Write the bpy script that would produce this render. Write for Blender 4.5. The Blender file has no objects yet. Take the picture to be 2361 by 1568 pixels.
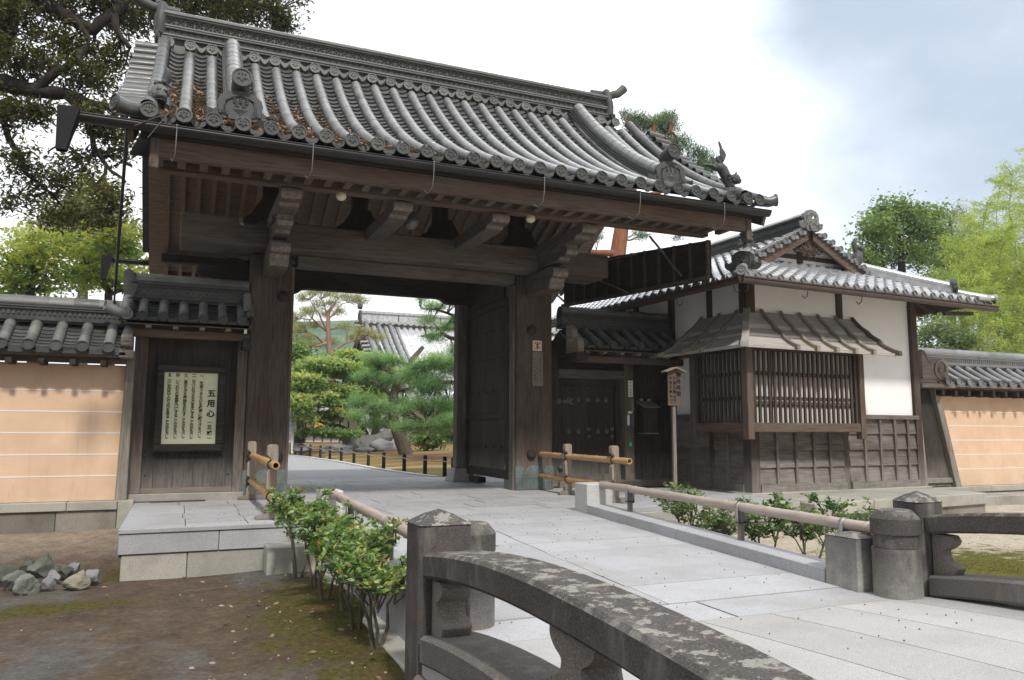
import bpy, math, random
import numpy as np
from mathutils import Vector, Matrix, noise
R=math.radians; pi=math.pi
random.seed(7); rng=np.random.default_rng(7)
sc=bpy.context.scene; COL=sc.collection
# ---------------------------------------------------------------- camera
YAW,PITCH,ROLL=R(23.0),R(6.6),R(0.2)
_f=Vector((math.sin(YAW)*math.cos(PITCH),math.cos(YAW)*math.cos(PITCH),math.sin(PITCH)))
_r0=Vector((math.cos(YAW),-math.sin(YAW),0)); _u0=_r0.cross(_f)
_r=_r0*math.cos(ROLL)+_u0*math.sin(ROLL); _u=_u0*math.cos(ROLL)-_r0*math.sin(ROLL)
EYE=Vector((0,0,1.0))
cam=bpy.data.cameras.new('camera'); cam.sensor_fit='HORIZONTAL'; cam.sensor_width=36; cam.lens=1800/2361*36
cam.clip_start=.05; cam.clip_end=5000
camo=bpy.data.objects.new('camera',cam); COL.objects.link(camo)
camo.matrix_world=Matrix(((_r.x,_u.x,-_f.x,0),(_r.y,_u.y,-_f.y,0),(_r.z,_u.z,-_f.z,1.0),(0,0,0,1)))
sc.camera=camo
def ray(x,y): return _f+_r*((x-1180.5)/1800)-_u*((y-784)/1800)
def at(x,y,X=None,Y=None,Z=None):
    d=ray(x,y)
    t=(X-EYE.x)/d.x if X is not None else ((Y-EYE.y)/d.y if Y is not None else (Z-EYE.z)/d.z)
    return EYE+d*t
# ---------------------------------------------------------------- light
SUN_EL,SUN_AZ=R(50),R(183)       # azimuth clockwise from +Y; the sun stands behind the camera, just left of straight behind
sunv=Vector((math.sin(SUN_AZ)*math.cos(SUN_EL),math.cos(SUN_AZ)*math.cos(SUN_EL),math.sin(SUN_EL)))
W=bpy.data.worlds.new('World'); sc.world=W; W.use_nodes=True
def world():
    nt=W.node_tree; N=nt.nodes; L=nt.links; N.clear()
    out=N.new('ShaderNodeOutputWorld'); bg=N.new('ShaderNodeBackground'); bg.inputs[1].default_value=.1
    sky=N.new('ShaderNodeTexSky'); sky.sky_type='NISHITA'; sky.sun_disc=False; sky.sun_elevation=SUN_EL; sky.sun_rotation=SUN_AZ
    sky.air_density=1.0; sky.dust_density=2.0
    tc=N.new('ShaderNodeTexCoord')
    nz=N.new('ShaderNodeTexNoise'); nz.inputs['Scale'].default_value=3.2; nz.inputs['Detail'].default_value=7; nz.inputs['Roughness'].default_value=.52
    mp=N.new('ShaderNodeMapping'); mp.inputs['Scale'].default_value=(1,1,1.8); mp.inputs['Location'].default_value=(.4,.2,.1)
    L.new(tc.outputs['Generated'],mp.inputs[0]); L.new(mp.outputs[0],nz.inputs['Vector'])
    def gap(dirv,lo,hi):
        d=N.new('ShaderNodeVectorMath'); d.operation='DOT_PRODUCT'; d.inputs[1].default_value=Vector(dirv).normalized()
        L.new(tc.outputs['Generated'],d.inputs[0])
        m=N.new('ShaderNodeMapRange'); m.interpolation_type='SMOOTHSTEP'; m.inputs[1].default_value=lo; m.inputs[2].default_value=hi
        L.new(d.outputs['Value'],m.inputs[0]); return m.outputs[0]
    g1=gap(ray(2520,-200),math.cos(R(33)),math.cos(R(3)))
    g2=gap(ray(2400,170),math.cos(R(19)),math.cos(R(1)))
    mx=N.new('ShaderNodeMath'); mx.operation='MAXIMUM'; L.new(g1,mx.inputs[0]); L.new(g2,mx.inputs[1])
    a=N.new('ShaderNodeMath'); a.operation='MULTIPLY_ADD'; a.inputs[1].default_value=1.1; a.inputs[2].default_value=-.44
    L.new(nz.outputs['Fac'],a.inputs[0])
    s=N.new('ShaderNodeMath'); s.operation='ADD'; L.new(mx.outputs[0],s.inputs[0]); L.new(a.outputs[0],s.inputs[1])
    m=N.new('ShaderNodeMapRange'); m.interpolation_type='SMOOTHSTEP'; m.inputs[1].default_value=-.1; m.inputs[2].default_value=1.3; m.inputs[4].default_value=.97
    L.new(s.outputs[0],m.inputs[0])
    # thin blue-grey cloud over the gap, brilliant white elsewhere
    cr=N.new('ShaderNodeValToRGB'); cr.color_ramp.elements[0].color=(9.4,9.7,10.2,1); cr.color_ramp.elements[1].color=(12.0,12.1,12.3,1)
    L.new(nz.outputs['Fac'],cr.inputs[0]); cr.color_ramp.elements[0].position=.35; cr.color_ramp.elements[1].position=.6
    veil=N.new('ShaderNodeMixRGB'); veil.inputs[0].default_value=.72; veil.inputs[2].default_value=(4.5,5.3,6.5,1); L.new(sky.outputs[0],veil.inputs[1])
    # sky brightness shaped for the light: dimmed behind the camera, added bright lobe ahead-right
    br=gap((.35,.6,.72),-.35,.62); bm=N.new('ShaderNodeMapRange'); bm.inputs[3].default_value=.33; bm.inputs[4].default_value=1.0; L.new(br,bm.inputs[0])
    lo=gap((.55,.47,.69),.80,.985); la=N.new('ShaderNodeMath'); la.operation='MULTIPLY_ADD'; la.inputs[1].default_value=1.7; L.new(lo,la.inputs[0]); L.new(bm.outputs[0],la.inputs[2])
    sc_=N.new('ShaderNodeVectorMath'); sc_.operation='SCALE'; L.new(cr.outputs[0],sc_.inputs[0]); L.new(la.outputs[0],sc_.inputs['Scale'])
    mix=N.new('ShaderNodeMixRGB'); L.new(m.outputs[0],mix.inputs[0]); L.new(sc_.outputs[0],mix.inputs[1]); L.new(veil.outputs[0],mix.inputs[2])
    L.new(mix.outputs[0],bg.inputs[0]); L.new(bg.outputs[0],out.inputs[0])
world()
sl=bpy.data.lights.new('sun','SUN'); sl.energy=2.6; sl.angle=R(5); sl.color=(1,.95,.87)
so=bpy.data.objects.new('sun',sl); COL.objects.link(so); so.rotation_euler=sunv.to_track_quat('Z','Y').to_euler(); so.location=(0,0,40)
sc.view_settings.view_transform='Standard'; sc.view_settings.look='None'; sc.view_settings.exposure=.4; sc.view_settings.gamma=1
sc.cycles.max_bounces=6; sc.cycles.transparent_max_bounces=6
# ---------------------------------------------------------------- mesh helper
ORG={}
def thing(name,label,cat,loc=(0,0,0),group=None,rotz=0,local=False):
    o=bpy.data.objects.new(name,None); COL.objects.link(o); o.location=loc; o.rotation_euler=(0,0,rotz); o.empty_display_size=.2
    o['label']=label; o['category']=cat
    if group: o['group']=group
    ORG[o.name]=Vector((0,0,0)) if local else Vector(loc)
    return o
def tag(o,label,cat,group=None):
    o['label']=label; o['category']=cat
    if group: o['group']=group
    return o
def kind(o,k): o['kind']=k; return o
def root(o):
    while o.parent: o=o.parent
    return o
class MB:
    def __init__(s): s.v=[]; s.f=[]; s.sm=[]; s.a=[]; s.cur=None
    def add(s,vs,fs,smooth=False,val=None):
        b=len(s.v); s.v+= [tuple(p) for p in vs]; s.f+=[tuple(b+i for i in f) for f in fs]; s.sm+=[smooth]*len(fs)
        s.a+=[random.random() if val is None else val]*len(fs)
    def box(s,x0,x1,y0,y1,z0,z1,val=None):
        vs=[(x,y,z) for z in (z0,z1) for y in (y0,y1) for x in (x0,x1)]
        s.add(vs,[(0,2,3,1),(4,5,7,6),(0,1,5,4),(2,6,7,3),(0,4,6,2),(1,3,7,5)],val=val)
    def beam(s,p,q,w,h,up=(0,0,1),h2=None,w2=None):
        p,q=Vector(p),Vector(q); d=(q-p).normalized(); sd=d.cross(Vector(up)).normalized(); u=sd.cross(d)
        vs=[]
        for c,ww,hh in ((p,w,h),(q,w2 or w,h2 or h)):
            for a,b in ((-1,-1),(1,-1),(1,1),(-1,1)): vs.append(c+sd*(a*ww/2)+u*(b*hh/2))
        s.add(vs,[(3,2,1,0),(4,5,6,7),(0,1,5,4),(1,2,6,5),(2,3,7,6),(3,0,4,7)])
    def tube(s,pts,rad,n=8,cap=True,smooth=True,a0=0,a1=2*pi,up=(0,0,1),sq=1.0):
        pts=[Vector(p) for p in pts]; m=len(pts)
        if not hasattr(rad,'__len__'): rad=[rad]*m
        closed=abs(a1-a0-2*pi)<1e-6; k=n if closed else n+1
        vs=[]; prev=None
        for i,p in enumerate(pts):
            d=(pts[min(i+1,m-1)]-pts[max(i-1,0)])
            d=d.normalized() if d.length>1e-9 else Vector((0,0,1))
            ref=Vector(up) if prev is None else prev
            if abs(d.dot(ref.normalized()))>.98: ref=Vector((1,0,0)) if abs(d.x)<.9 else Vector((0,1,0))
            sd=d.cross(ref).normalized(); u=sd.cross(d); prev=u if up is None else (Vector(up) if abs(d.dot(Vector(up)))<.95 else u)
            for j in range(k):
                t=a0+(a1-a0)*j/n; vs.append(p+sd*(math.cos(t)*rad[i])+u*(math.sin(t)*rad[i]*sq))
        fs=[]
        for i in range(m-1):
            for j in range(n if closed else n):
                j2=(j+1)%k; fs.append((i*k+j,i*k+j2,(i+1)*k+j2,(i+1)*k+j))
        s.add(vs,fs,smooth)
        if cap:
            s.add(vs[:k],[tuple(range(k))[::-1]]); s.add(vs[-k:],[tuple(range(k))])
    def prism(s,poly,o,ux,uy,th):
        o,ux,uy,th=Vector(o),Vector(ux),Vector(uy),Vector(th); n=len(poly)
        vs=[o+ux*a+uy*b for a,b in poly]; vs+=[v+th for v in vs]
        s.add(vs,[tuple(range(n))[::-1],tuple(range(n,2*n))]+[(i,(i+1)%n,n+(i+1)%n,n+i) for i in range(n)])
    def loft(s,rings,closed=True,cap=False,smooth=True):
        k=len(rings[0]); vs=[p for r in rings for p in r]; fs=[]
        for i in range(len(rings)-1):
            for j in range(k if closed else k-1):
                j2=(j+1)%k; fs.append((i*k+j,i*k+j2,(i+1)*k+j2,(i+1)*k+j))
        s.add(vs,fs,smooth)
        if cap: s.add(rings[0],[tuple(range(k))[::-1]]); s.add(rings[-1],[tuple(range(k))])
    def ell(s,c,r,n=12,m=8,rot=None,smooth=True):
        c=Vector(c)
        if not hasattr(r,'__len__'): r=(r,r,r)
        rings=[]
        for i in range(m+1):
            t=pi*(.001+.998*i/m); ring=[]
            for j in range(n):
                a=2*pi*j/n; p=Vector((r[0]*math.sin(t)*math.cos(a),r[1]*math.sin(t)*math.sin(a),-r[2]*math.cos(t)))
                ring.append(c+(rot@p if rot else p))
            rings.append(ring)
        s.loft(rings,True,True,smooth)
    def lathe(s,c,prof,n=16,smooth=False,ax=None):
        c=Vector(c); rings=[[c+Vector((r*math.cos(2*pi*j/n),r*math.sin(2*pi*j/n),z)) if ax is None else c+ax@Vector((r*math.cos(2*pi*j/n),r*math.sin(2*pi*j/n),z)) for j in range(n)] for r,z in prof]
        s.loft(rings,True,True,smooth)
    def build(s,name,mat,parent=None,bev=0,smooth=None,seg=1):
        o=ORG[root(parent).name] if parent is not None else Vector((0,0,0))
        me=bpy.data.meshes.new(name); V=np.array(s.v,dtype=float)-np.array(o)
        me.from_pydata(V.tolist(),[],s.f)
        me.polygons.foreach_set('use_smooth',[bool(x) if smooth is None else smooth for x in s.sm])
        at_=me.attributes.new('tint','FLOAT','FACE'); at_.data.foreach_set('value',s.a)
        me.materials.append(mat); me.update()
        ob=bpy.data.objects.new(name,me); COL.objects.link(ob)
        if parent is not None:
            ob.parent=parent; ORG[ob.name]=o
        if bev:
            b=ob.modifiers.new('bevel','BEVEL'); b.width=bev; b.segments=seg; b.limit_method='ANGLE'; b.angle_limit=R(40)
        return ob
def copy_tree(o,parent=None):
    c=o.copy(); COL.objects.link(c)
    if parent is not None: c.parent=parent
    ORG[c.name]=ORG.get(o.name,Vector((0,0,0)))
    for ch in list(o.children): copy_tree(ch,c)
    return c
def kids(o): return list(o.children)
# ---------------------------------------------------------------- materials
def lin(r,g,b): return tuple((c/255/12.92 if c/255<.04045 else ((c/255+.055)/1.055)**2.4) for c in (r,g,b))+(1,)
MATS={}
class NT:
    def __init__(s,name,rough=.8,spec=.3):
        s.m=bpy.data.materials.new(name); s.m.use_nodes=True; s.nt=s.m.node_tree; s.N=s.nt.nodes; s.L=s.nt.links
        s.b=s.N['Principled BSDF']; s.b.inputs['Roughness'].default_value=rough; s.b.inputs['Specular IOR Level'].default_value=spec
        tc=s.N.new('ShaderNodeTexCoord'); oi=s.N.new('ShaderNodeObjectInfo')
        mu=s.N.new('ShaderNodeVectorMath'); mu.operation='MULTIPLY_ADD'; mu.inputs[1].default_value=(31,17,23)
        s.L.new(oi.outputs['Random'],mu.inputs[0]); s.L.new(tc.outputs['Object'],mu.inputs[2])
        s.co=mu.outputs[0]; s.obj=tc.outputs['Object']
    def noise(s,scale,stretch=(1,1,1),detail=5,rough=.6,co=None,dist=0):
        mp=s.N.new('ShaderNodeMapping'); mp.inputs['Scale'].default_value=stretch; s.L.new(co or s.co,mp.inputs[0])
        n=s.N.new('ShaderNodeTexNoise'); n.inputs['Scale'].default_value=scale; n.inputs['Detail'].default_value=detail; n.inputs['Roughness'].default_value=rough; n.inputs['Distortion'].default_value=dist
        s.L.new(mp.outputs[0],n.inputs['Vector']); return n.outputs['Fac']
    def vor(s,scale,feat='F1',stretch=(1,1,1)):
        mp=s.N.new('ShaderNodeMapping'); mp.inputs['Scale'].default_value=stretch; s.L.new(s.co,mp.inputs[0])
        n=s.N.new('ShaderNodeTexVoronoi'); n.feature=feat; n.inputs['Scale'].default_value=scale; s.L.new(mp.outputs[0],n.inputs['Vector']); return n.outputs['Distance']
    def ramp(s,fac,stops):
        r=s.N.new('ShaderNodeValToRGB'); e=r.color_ramp.elements
        for i,(p,c) in enumerate(stops):
            x=e[i] if i<2 else e.new(p)
            x.position=p; x.color=c if hasattr(c,'__len__') else (c,c,c,1)
        s.L.new(fac,r.inputs[0]); return r.outputs[0]
    def rng(s,fac,a,b,c=0,d=1):
        m=s.N.new('ShaderNodeMapRange'); m.inputs[1].default_value=a; m.inputs[2].default_value=b; m.inputs[3].default_value=c; m.inputs[4].default_value=d
        s.L.new(fac,m.inputs[0]); return m.outputs[0]
    def mix(s,fac,a,b,mode='MIX'):
        m=s.N.new('ShaderNodeMixRGB'); m.blend_type=mode
        for i,x in ((0,fac),(1,a),(2,b)):
            if hasattr(x,'is_linked') or hasattr(x,'links'): s.L.new(x,m.inputs[i])
            elif i==0: m.inputs[0].default_value=x
            else: m.inputs[i].default_value=x if hasattr(x,'__len__') else (x,x,x,1)
        return m.outputs[0]
    def mul(s,a,b):
        m=s.N.new('ShaderNodeMath'); m.operation='MULTIPLY'
        for i,x in ((0,a),(1,b)):
            if isinstance(x,(int,float)): m.inputs[i].default_value=x
            else: s.L.new(x,m.inputs[i])
        return m.outputs[0]
    def attr(s,n='tint'):
        a=s.N.new('ShaderNodeAttribute'); a.attribute_name=n; return a.outputs['Fac']
    def normz(s):
        g=s.N.new('ShaderNodeNewGeometry'); x=s.N.new('ShaderNodeSeparateXYZ'); s.L.new(g.outputs['Normal'],x.inputs[0]); return x.outputs[2]
    def sep(s,co=None):
        x=s.N.new('ShaderNodeSeparateXYZ'); s.L.new(co or s.obj,x.inputs[0]); return x.outputs
    def col(s,c):
        if hasattr(c,'__len__'): s.b.inputs['Base Color'].default_value=c
        else: s.L.new(c,s.b.inputs['Base Color'])
    def rough(s,f): s.L.new(f,s.b.inputs['Roughness'])
    def bump(s,h,strength=.3,dist=.01):
        b=s.N.new('ShaderNodeBump'); b.inputs['Strength'].default_value=strength; b.inputs['Distance'].default_value=dist
        s.L.new(h,b.inputs['Height']); s.L.new(b.outputs[0],s.b.inputs['Normal'])
def c4(r,g,b): return (r,g,b,1)
def sc4(c,k): return (c[0]*k,c[1]*k,c[2]*k,1)
def wood(name,axis,c,grey=(.20,.18,.16),gf=.5,dark=.45,sc=1.0):
    key=(name,axis)
    if key in MATS: return MATS[key]
    t=NT(name+'_wood',.85,.2)
    st={'X':(.06,1,1),'Y':(1,.06,1),'Z':(1,1,.06)}[axis]; st2={'X':(.25,1,1),'Y':(1,.25,1),'Z':(1,1,.25)}[axis]
    g=t.noise(46*sc,st,6,.65,dist=.6); p=t.noise(3.2*sc,st2,5,.6); rr=t.noise(14*sc,st,3,.5,dist=1.5)
    col=t.ramp(g,[(.3,sc4(c,dark)),(.55,c4(*c)),(.78,sc4(c,1.35))])
    gr=t.mix(1.0,c4(*grey),t.ramp(g,[(.3,.55),(.7,1.15)]),'MULTIPLY')
    col=t.mix(t.mul(t.rng(p,.42,.68),gf),col,gr)
    col=t.mix(t.rng(rr,.62,.72,0,.5),col,sc4(c,.35))
    if (axis=='Z' and name in ('pillar','beam','dark','slat','russet','grey')) or name=='siding':   # paler grey towards the foot of the timber
        z=t.sep()[2]; k=t.mul(t.rng(z,.62,.02),t.rng(t.noise(7,(1,1,.3),6,.7),.25,.62,.25,1)); col=t.mix(t.mul(k,.8),col,t.ramp(g,[(.3,c4(.19,.175,.155)),(.7,c4(.36,.34,.31))]))
    t.col(col); t.bump(g,.45,.006)
    MATS[key]=t.m; return t.m
def simple(name,c,rough=.7,spec=.3,var=.2,scale=6,bump=.15,bs=60,metal=0,tint=0,dirt=None):
    if name in MATS: return MATS[name]
    t=NT(name,rough,spec); n=t.noise(scale,detail=6); f=t.noise(bs,detail=3)
    col=t.ramp(n,[(.3,sc4(c,1-var)),(.7,sc4(c,1+var))])
    if tint:
        col=t.mix(1.0,col,t.ramp(t.attr(),[(0,1-tint),(1,1+tint)]),'MULTIPLY')
    if dirt: col=t.mix(t.rng(t.noise(dirt[1],detail=6,rough=.7),.5,.7,0,dirt[2]),col,c4(*dirt[0]))
    t.col(col); t.bump(f,bump,.004); t.b.inputs['Metallic'].default_value=metal
    MATS[name]=t.m; return t.m
# ---------------------------------------------------------------- named materials
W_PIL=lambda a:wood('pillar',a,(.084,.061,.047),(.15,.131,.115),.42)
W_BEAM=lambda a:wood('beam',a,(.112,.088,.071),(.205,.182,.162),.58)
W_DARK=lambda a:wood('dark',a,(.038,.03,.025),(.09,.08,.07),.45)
W_RED=lambda a:wood('russet',a,(.125,.085,.063),(.165,.143,.122),.6)
W_GREY=lambda a:wood('grey',a,(.21,.18,.15),(.30,.275,.25),.6,.6)
W_PALE=lambda a:wood('pale',a,(.30,.245,.19),(.34,.31,.275),.6,.62)
W_SHADE=lambda a:wood('recess_shade',a,(.016,.013,.011),(.03,.026,.022),.3)
W_SHIN=lambda a:wood('shingle',a,(.38,.355,.325),(.5,.48,.455),.75,.72)
def end_grain():
    if 'arm' in MATS: return MATS['arm']
    t=NT('bracket_arm_wood',.85,.2); g=t.noise(46,(1,.06,1),5,.65,dist=.6); e=t.noise(20,detail=6,rough=.7)
    col=t.ramp(g,[(.3,c4(.055,.042,.034)),(.55,c4(.115,.092,.077)),(.78,c4(.17,.145,.125))])
    ge=t.N.new('ShaderNodeNewGeometry'); x=t.N.new('ShaderNodeSeparateXYZ'); t.L.new(ge.outputs['Normal'],x.inputs[0])
    col=t.mix(t.rng(x.outputs[1],-.25,-.7),col,t.ramp(e,[(.3,c4(.11,.092,.077)),(.65,c4(.28,.25,.22))])); t.col(col); t.bump(g,.45,.006); MATS['arm']=t.m; return t.m
W_SLAT=lambda a:wood('slat',a,(.07,.049,.038),(.145,.125,.108),.4)
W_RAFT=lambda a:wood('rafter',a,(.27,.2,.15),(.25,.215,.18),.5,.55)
def tile_mat(name,c,moss=.35,rough=.45,spec=.5,ior=1.5):
    t=NT(name,rough,spec); t.b.inputs['IOR'].default_value=ior
    n=t.noise(5,detail=6,rough=.65); f=t.noise(60,detail=3)
    col=t.ramp(n,[(.28,sc4(c,.72)),(.5,c4(*c)),(.75,sc4(c,1.3))])
    col=t.mix(1.0,col,t.ramp(t.attr(),[(0,.42),(.03,.76),(1,1.2)]),'MULTIPLY')  # lowest tint stop is the painted shade of the tile lips
    m=t.rng(t.noise(2.6,detail=6,rough=.7),.52,.72,0,moss)
    col=t.mix(m,col,c4(.15,.155,.115))
    sp=t.rng(t.noise(38,detail=4,rough=.7),.66,.74,0,.45)
    col=t.mix(sp,col,c4(.34,.34,.31))
    t.col(col); t.rough(t.rng(n,.3,.7,rough-.1,rough+.12)); t.bump(f,.18,.004); MATS[name]=t.m; return t.m
PAN=tile_mat('pan_tile',(.07,.072,.072),.4,.4,.6); TILE=tile_mat('kiln_tile',(.135,.137,.137),.35,.33,.75,1.65); TILE_D=tile_mat('weathered_tile',(.06,.063,.063),.35,.55,.35); TILE_L=tile_mat('silver_tile',(.27,.274,.285),.05,.24,1.0,1.9); TILE_H=tile_mat('pale_hall_tile',(.42,.43,.45),.0,.28,1.0,1.8)
TILE_W=tile_mat('wall_roof_tile',(.15,.155,.15),.5,.5,.5)
def granite(name,c,var=.12,dirt=.25,dcol=(.16,.15,.13)):
    t=NT(name,.78,.25)
    s=t.noise(150,detail=3,rough=.8); p=t.noise(1.6,detail=6,rough=.65); q=t.noise(9,detail=5)
    col=t.ramp(s,[(.36,sc4(c,.66)),(.5,c4(*c)),(.64,sc4(c,1.22))])
    col=t.mix(1.0,col,t.ramp(t.attr(),[(0,1-var),(1,1+var)]),'MULTIPLY')
    col=t.mix(t.mul(t.rng(p,.45,.7),dirt),col,c4(*dcol))
    col=t.mix(t.rng(q,.6,.75,0,dirt*.6),col,c4(*dcol))
    t.col(col); t.bump(s,.35,.003); MATS[name]=t.m; return t.m
GRAN=granite('pale_granite',(.385,.39,.41),.09,.5,(.25,.235,.205)); GRAN_W=granite('white_granite',(.5,.5,.49),.06,.1); GRAN_D=granite('footing_granite',(.38,.365,.325),.12,.5,(.15,.14,.11))
GRAN_DECK=granite('deck_granite',(.39,.382,.372),.09,.22)
def oldstone(name,c,lich=True,low=None):
    t=NT(name,.9,.15)
    s=t.noise(130,detail=3,rough=.8); p=t.noise(3.2,detail=7,rough=.7); w=t.noise(6,stretch=(1,1,.35),detail=6)
    col=t.ramp(s,[(.3,sc4(c,.5)),(.52,c4(*c)),(.7,sc4(c,1.9))])
    col=t.mix(t.rng(p,.45,.7,0,.5),col,c4(.15,.12,.125))
    col=t.mix(t.rng(w,.55,.72,0,.55),col,c4(.26,.25,.215))
    fl=t.rng(t.noise(70,detail=2,rough=.9),.68,.74,0,.6); col=t.mix(fl,col,c4(.4,.39,.36))
    if low:   # the foot of the post is washed pale by splashing rain
        z=t.sep()[2]; k=t.mul(t.rng(z,low[1],low[0]),t.rng(t.noise(9,detail=6,rough=.7),.3,.62,.35,1))
        col=t.mix(k,col,t.ramp(s,[(.3,c4(.24,.24,.22)),(.7,c4(.44,.43,.40))]))
        g=t.mul(t.rng(t.noise(5,detail=6),.5,.68,0,.5),t.rng(z,low[1],low[0])); col=t.mix(g,col,c4(.2,.215,.1))
    if lich:
        l=t.noise(11,detail=8,rough=.7,dist=.1); l2=t.noise(34,detail=5,rough=.6); mxl=t.N.new('ShaderNodeMath'); mxl.operation='MAXIMUM'; t.L.new(t.rng(l,.53,.555),mxl.inputs[0]); t.L.new(t.rng(l2,.645,.66,0,.8),mxl.inputs[1]); ll=t.mul(mxl.outputs[0],t.rng(t.normz(),.55,.85))
        col=t.mix(ll,col,t.ramp(s,[(.3,c4(.18,.172,.152)),(.7,c4(.31,.298,.265))]))
    t.col(col); t.bump(s,.5,.005); MATS[name]=t.m; return t.m
STONE_D=oldstone('lichened_stone',(.074,.068,.062)); STONE_P=oldstone('post_stone',(.085,.075,.072),True,(-.1,.33)); STONE_B=oldstone('baluster_stone',(.19,.17,.145),False)
STONE_K=oldstone('sill_stone',(.13,.122,.112),False)
PLASTER=simple('white_plaster',(.84,.845,.86),.9,.1,.03,3,.05)
def clay():
    t=NT('ochre_plaster',.9,.1); n=t.noise(2.2,detail=6,rough=.6); s=t.noise(3.5,stretch=(1,1,.3),detail=6,rough=.7)
    col=t.ramp(n,[(.3,c4(.61,.42,.285)),(.7,c4(.70,.50,.355))]); col=t.mix(t.rng(s,.6,.8,0,.3),col,c4(.45,.30,.2))
    col=t.mix(t.rng(t.noise(11,stretch=(1,1,.4),detail=5,rough=.7,dist=1),.68,.73,0,.4),col,c4(.3,.2,.13))
    col=t.mix(t.rng(t.noise(9,stretch=(1,1,.06),detail=4,rough=.6),.58,.72,0,.28),col,c4(.42,.29,.2)); col=t.mix(t.rng(t.noise(1.1,detail=3),.5,.65,0,.3),col,c4(.78,.56,.40))
    z=t.sep()[2]; col=t.mix(t.mul(t.rng(z,.3,.0),t.rng(t.noise(6,detail=6,rough=.7),.4,.65,0,.55)),col,c4(.45,.38,.3))
    t.col(col); t.bump(t.noise(60),.1,.003); return t.m
CLAY=clay()
WHITE=simple('white_paint',(.75,.74,.72),.7,.2,.05)
PAPER=simple('shoji_paper',(.62,.62,.62),.9,.1,.04)
IRON=simple('black_iron',(.035,.034,.033),.55,.4,.3,8); COPPER=simple('brown_copper',(.055,.035,.028),.4,.5,.3,5); GUTTER=simple('dark_gutter',(.016,.016,.017),.42,.4,.35,3)
VERDI=simple('verdigris_copper',(.13,.155,.15),.6,.4,.3,7,.3,30,0,0,((.055,.06,.06),5,.7))
STEEL=simple('grey_steel',(.4,.38,.36),.4,.5,.15,8,metal=.6); WIRE=simple('galvanised_wire',(.2,.205,.205),.5,.5)
def bamboo_mat(name,c,c2):
    t=NT(name,.42,.4); g=t.noise(26,(.12,1,1) if False else (1,.08,1),5,.6); n=t.noise(4,detail=5)
    col=t.mix(t.rng(g,.35,.7),c4(*c),c4(*c2)); col=t.mix(t.rng(n,.55,.75,0,.4),col,sc4(c,.55)); t.col(col); MATS[name]=t.m; return t.m
BAM_Y=bamboo_mat('golden_bamboo',(.42,.235,.095),(.56,.37,.18)); BAM_G=bamboo_mat('greyed_bamboo',(.33,.265,.225),(.44,.37,.33)); BAM_HOL=simple('bamboo_hollow',(.03,.02,.015))
ROPE=simple('straw_rope',(.33,.29,.25),.9,.1); CORD=simple('black_cord',(.03,.025,.02),.9,.1)
BARK=wood('bark','Z',(.09,.072,.055),(.15,.135,.115),.5,.4,.5); BARK_D=wood('dark_bark','Z',(.035,.028,.023),(.07,.062,.052),.4,.5,.5)
BARK_R=wood('red_bark','Z',(.27,.12,.065),(.16,.11,.085),.4,.5,.5); BARK_S=wood('shrub_stem','Z',(.14,.115,.085),(.2,.18,.15),.5)
def leaf(name,stops,trans=.35,rough=.55,spec=.25):
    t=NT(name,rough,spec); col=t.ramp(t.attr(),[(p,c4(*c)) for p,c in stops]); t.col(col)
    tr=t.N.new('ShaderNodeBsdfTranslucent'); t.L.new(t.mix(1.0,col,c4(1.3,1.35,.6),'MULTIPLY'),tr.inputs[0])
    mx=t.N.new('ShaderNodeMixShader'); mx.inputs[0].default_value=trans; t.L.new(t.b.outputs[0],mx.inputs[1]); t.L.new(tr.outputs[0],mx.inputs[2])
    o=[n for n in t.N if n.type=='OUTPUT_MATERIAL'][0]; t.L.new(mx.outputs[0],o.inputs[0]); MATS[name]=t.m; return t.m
L_OAK=leaf('evergreen_leaf',[(0,(.03,.034,.012)),(.45,(.075,.078,.028)),(.8,(.14,.135,.05)),(1,(.22,.19,.075))])
L_OAK2=leaf('pale_evergreen_leaf',[(0,(0.132,0.143,0.066)),(.6,(0.242,0.253,0.121)),(1,(0.374,0.363,0.198))])
L_MAP=leaf('maple_leaf',[(0,(.12,.19,.065)),(.35,(.25,.34,.11)),(.7,(.45,.46,.15)),(1,(.62,.52,.19))],.5)
L_MAPG=leaf('garden_maple_leaf',[(0,(.13,.22,.09)),(.45,(.28,.39,.17)),(.75,(.43,.49,.2)),(1,(.6,.5,.2))],.5)
L_BUSH=leaf('camellia_leaf',[(0,(.05,.11,.034)),(.5,(.14,.245,.07)),(.82,(.3,.39,.12)),(.95,(.46,.45,.18)),(1,(.46,.26,.13))],.3,.32,.5)
L_BUSHD=leaf('dark_camellia_leaf',[(0,(0.041,0.088,0.034)),(.5,(0.108,0.189,0.061)),(.85,(0.230,0.338,0.095)),(1,(0.459,0.540,0.162))],.25,.32,.5)
L_PINE=leaf('pine_needle',[(0,(.10,.2,.10)),(.5,(.22,.38,.18)),(1,(.42,.58,.3))],.45)
L_PINEB=leaf('grey_pine_needle',[(0,(.07,.11,.065)),(.5,(.14,.19,.11)),(1,(.25,.3,.17))],.25)
L_PINEY=leaf('yellow_pine_needle',[(0,(.17,.2,.085)),(.5,(.33,.33,.14)),(1,(.5,.48,.22))],.3)
L_TREE=leaf('broad_leaf',[(0,(0.057,0.115,0.040)),(.5,(0.161,0.253,0.086)),(1,(0.368,0.460,0.172))],.35)
L_BAMB=leaf('bamboo_leaf',[(0,(.2,.3,.075)),(.5,(.38,.47,.14)),(1,(.56,.62,.24))],.5)
DEADLEAF=leaf('dead_leaf',[(0,(.11,.068,.05)),(.5,(.21,.135,.1)),(1,(.38,.27,.2))],.1)
ROCK=simple('green_grey_rock',(.115,.122,.105),.85,.2,.4,5,.8,24,0,.25,((.09,.1,.05),4,.6))
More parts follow.
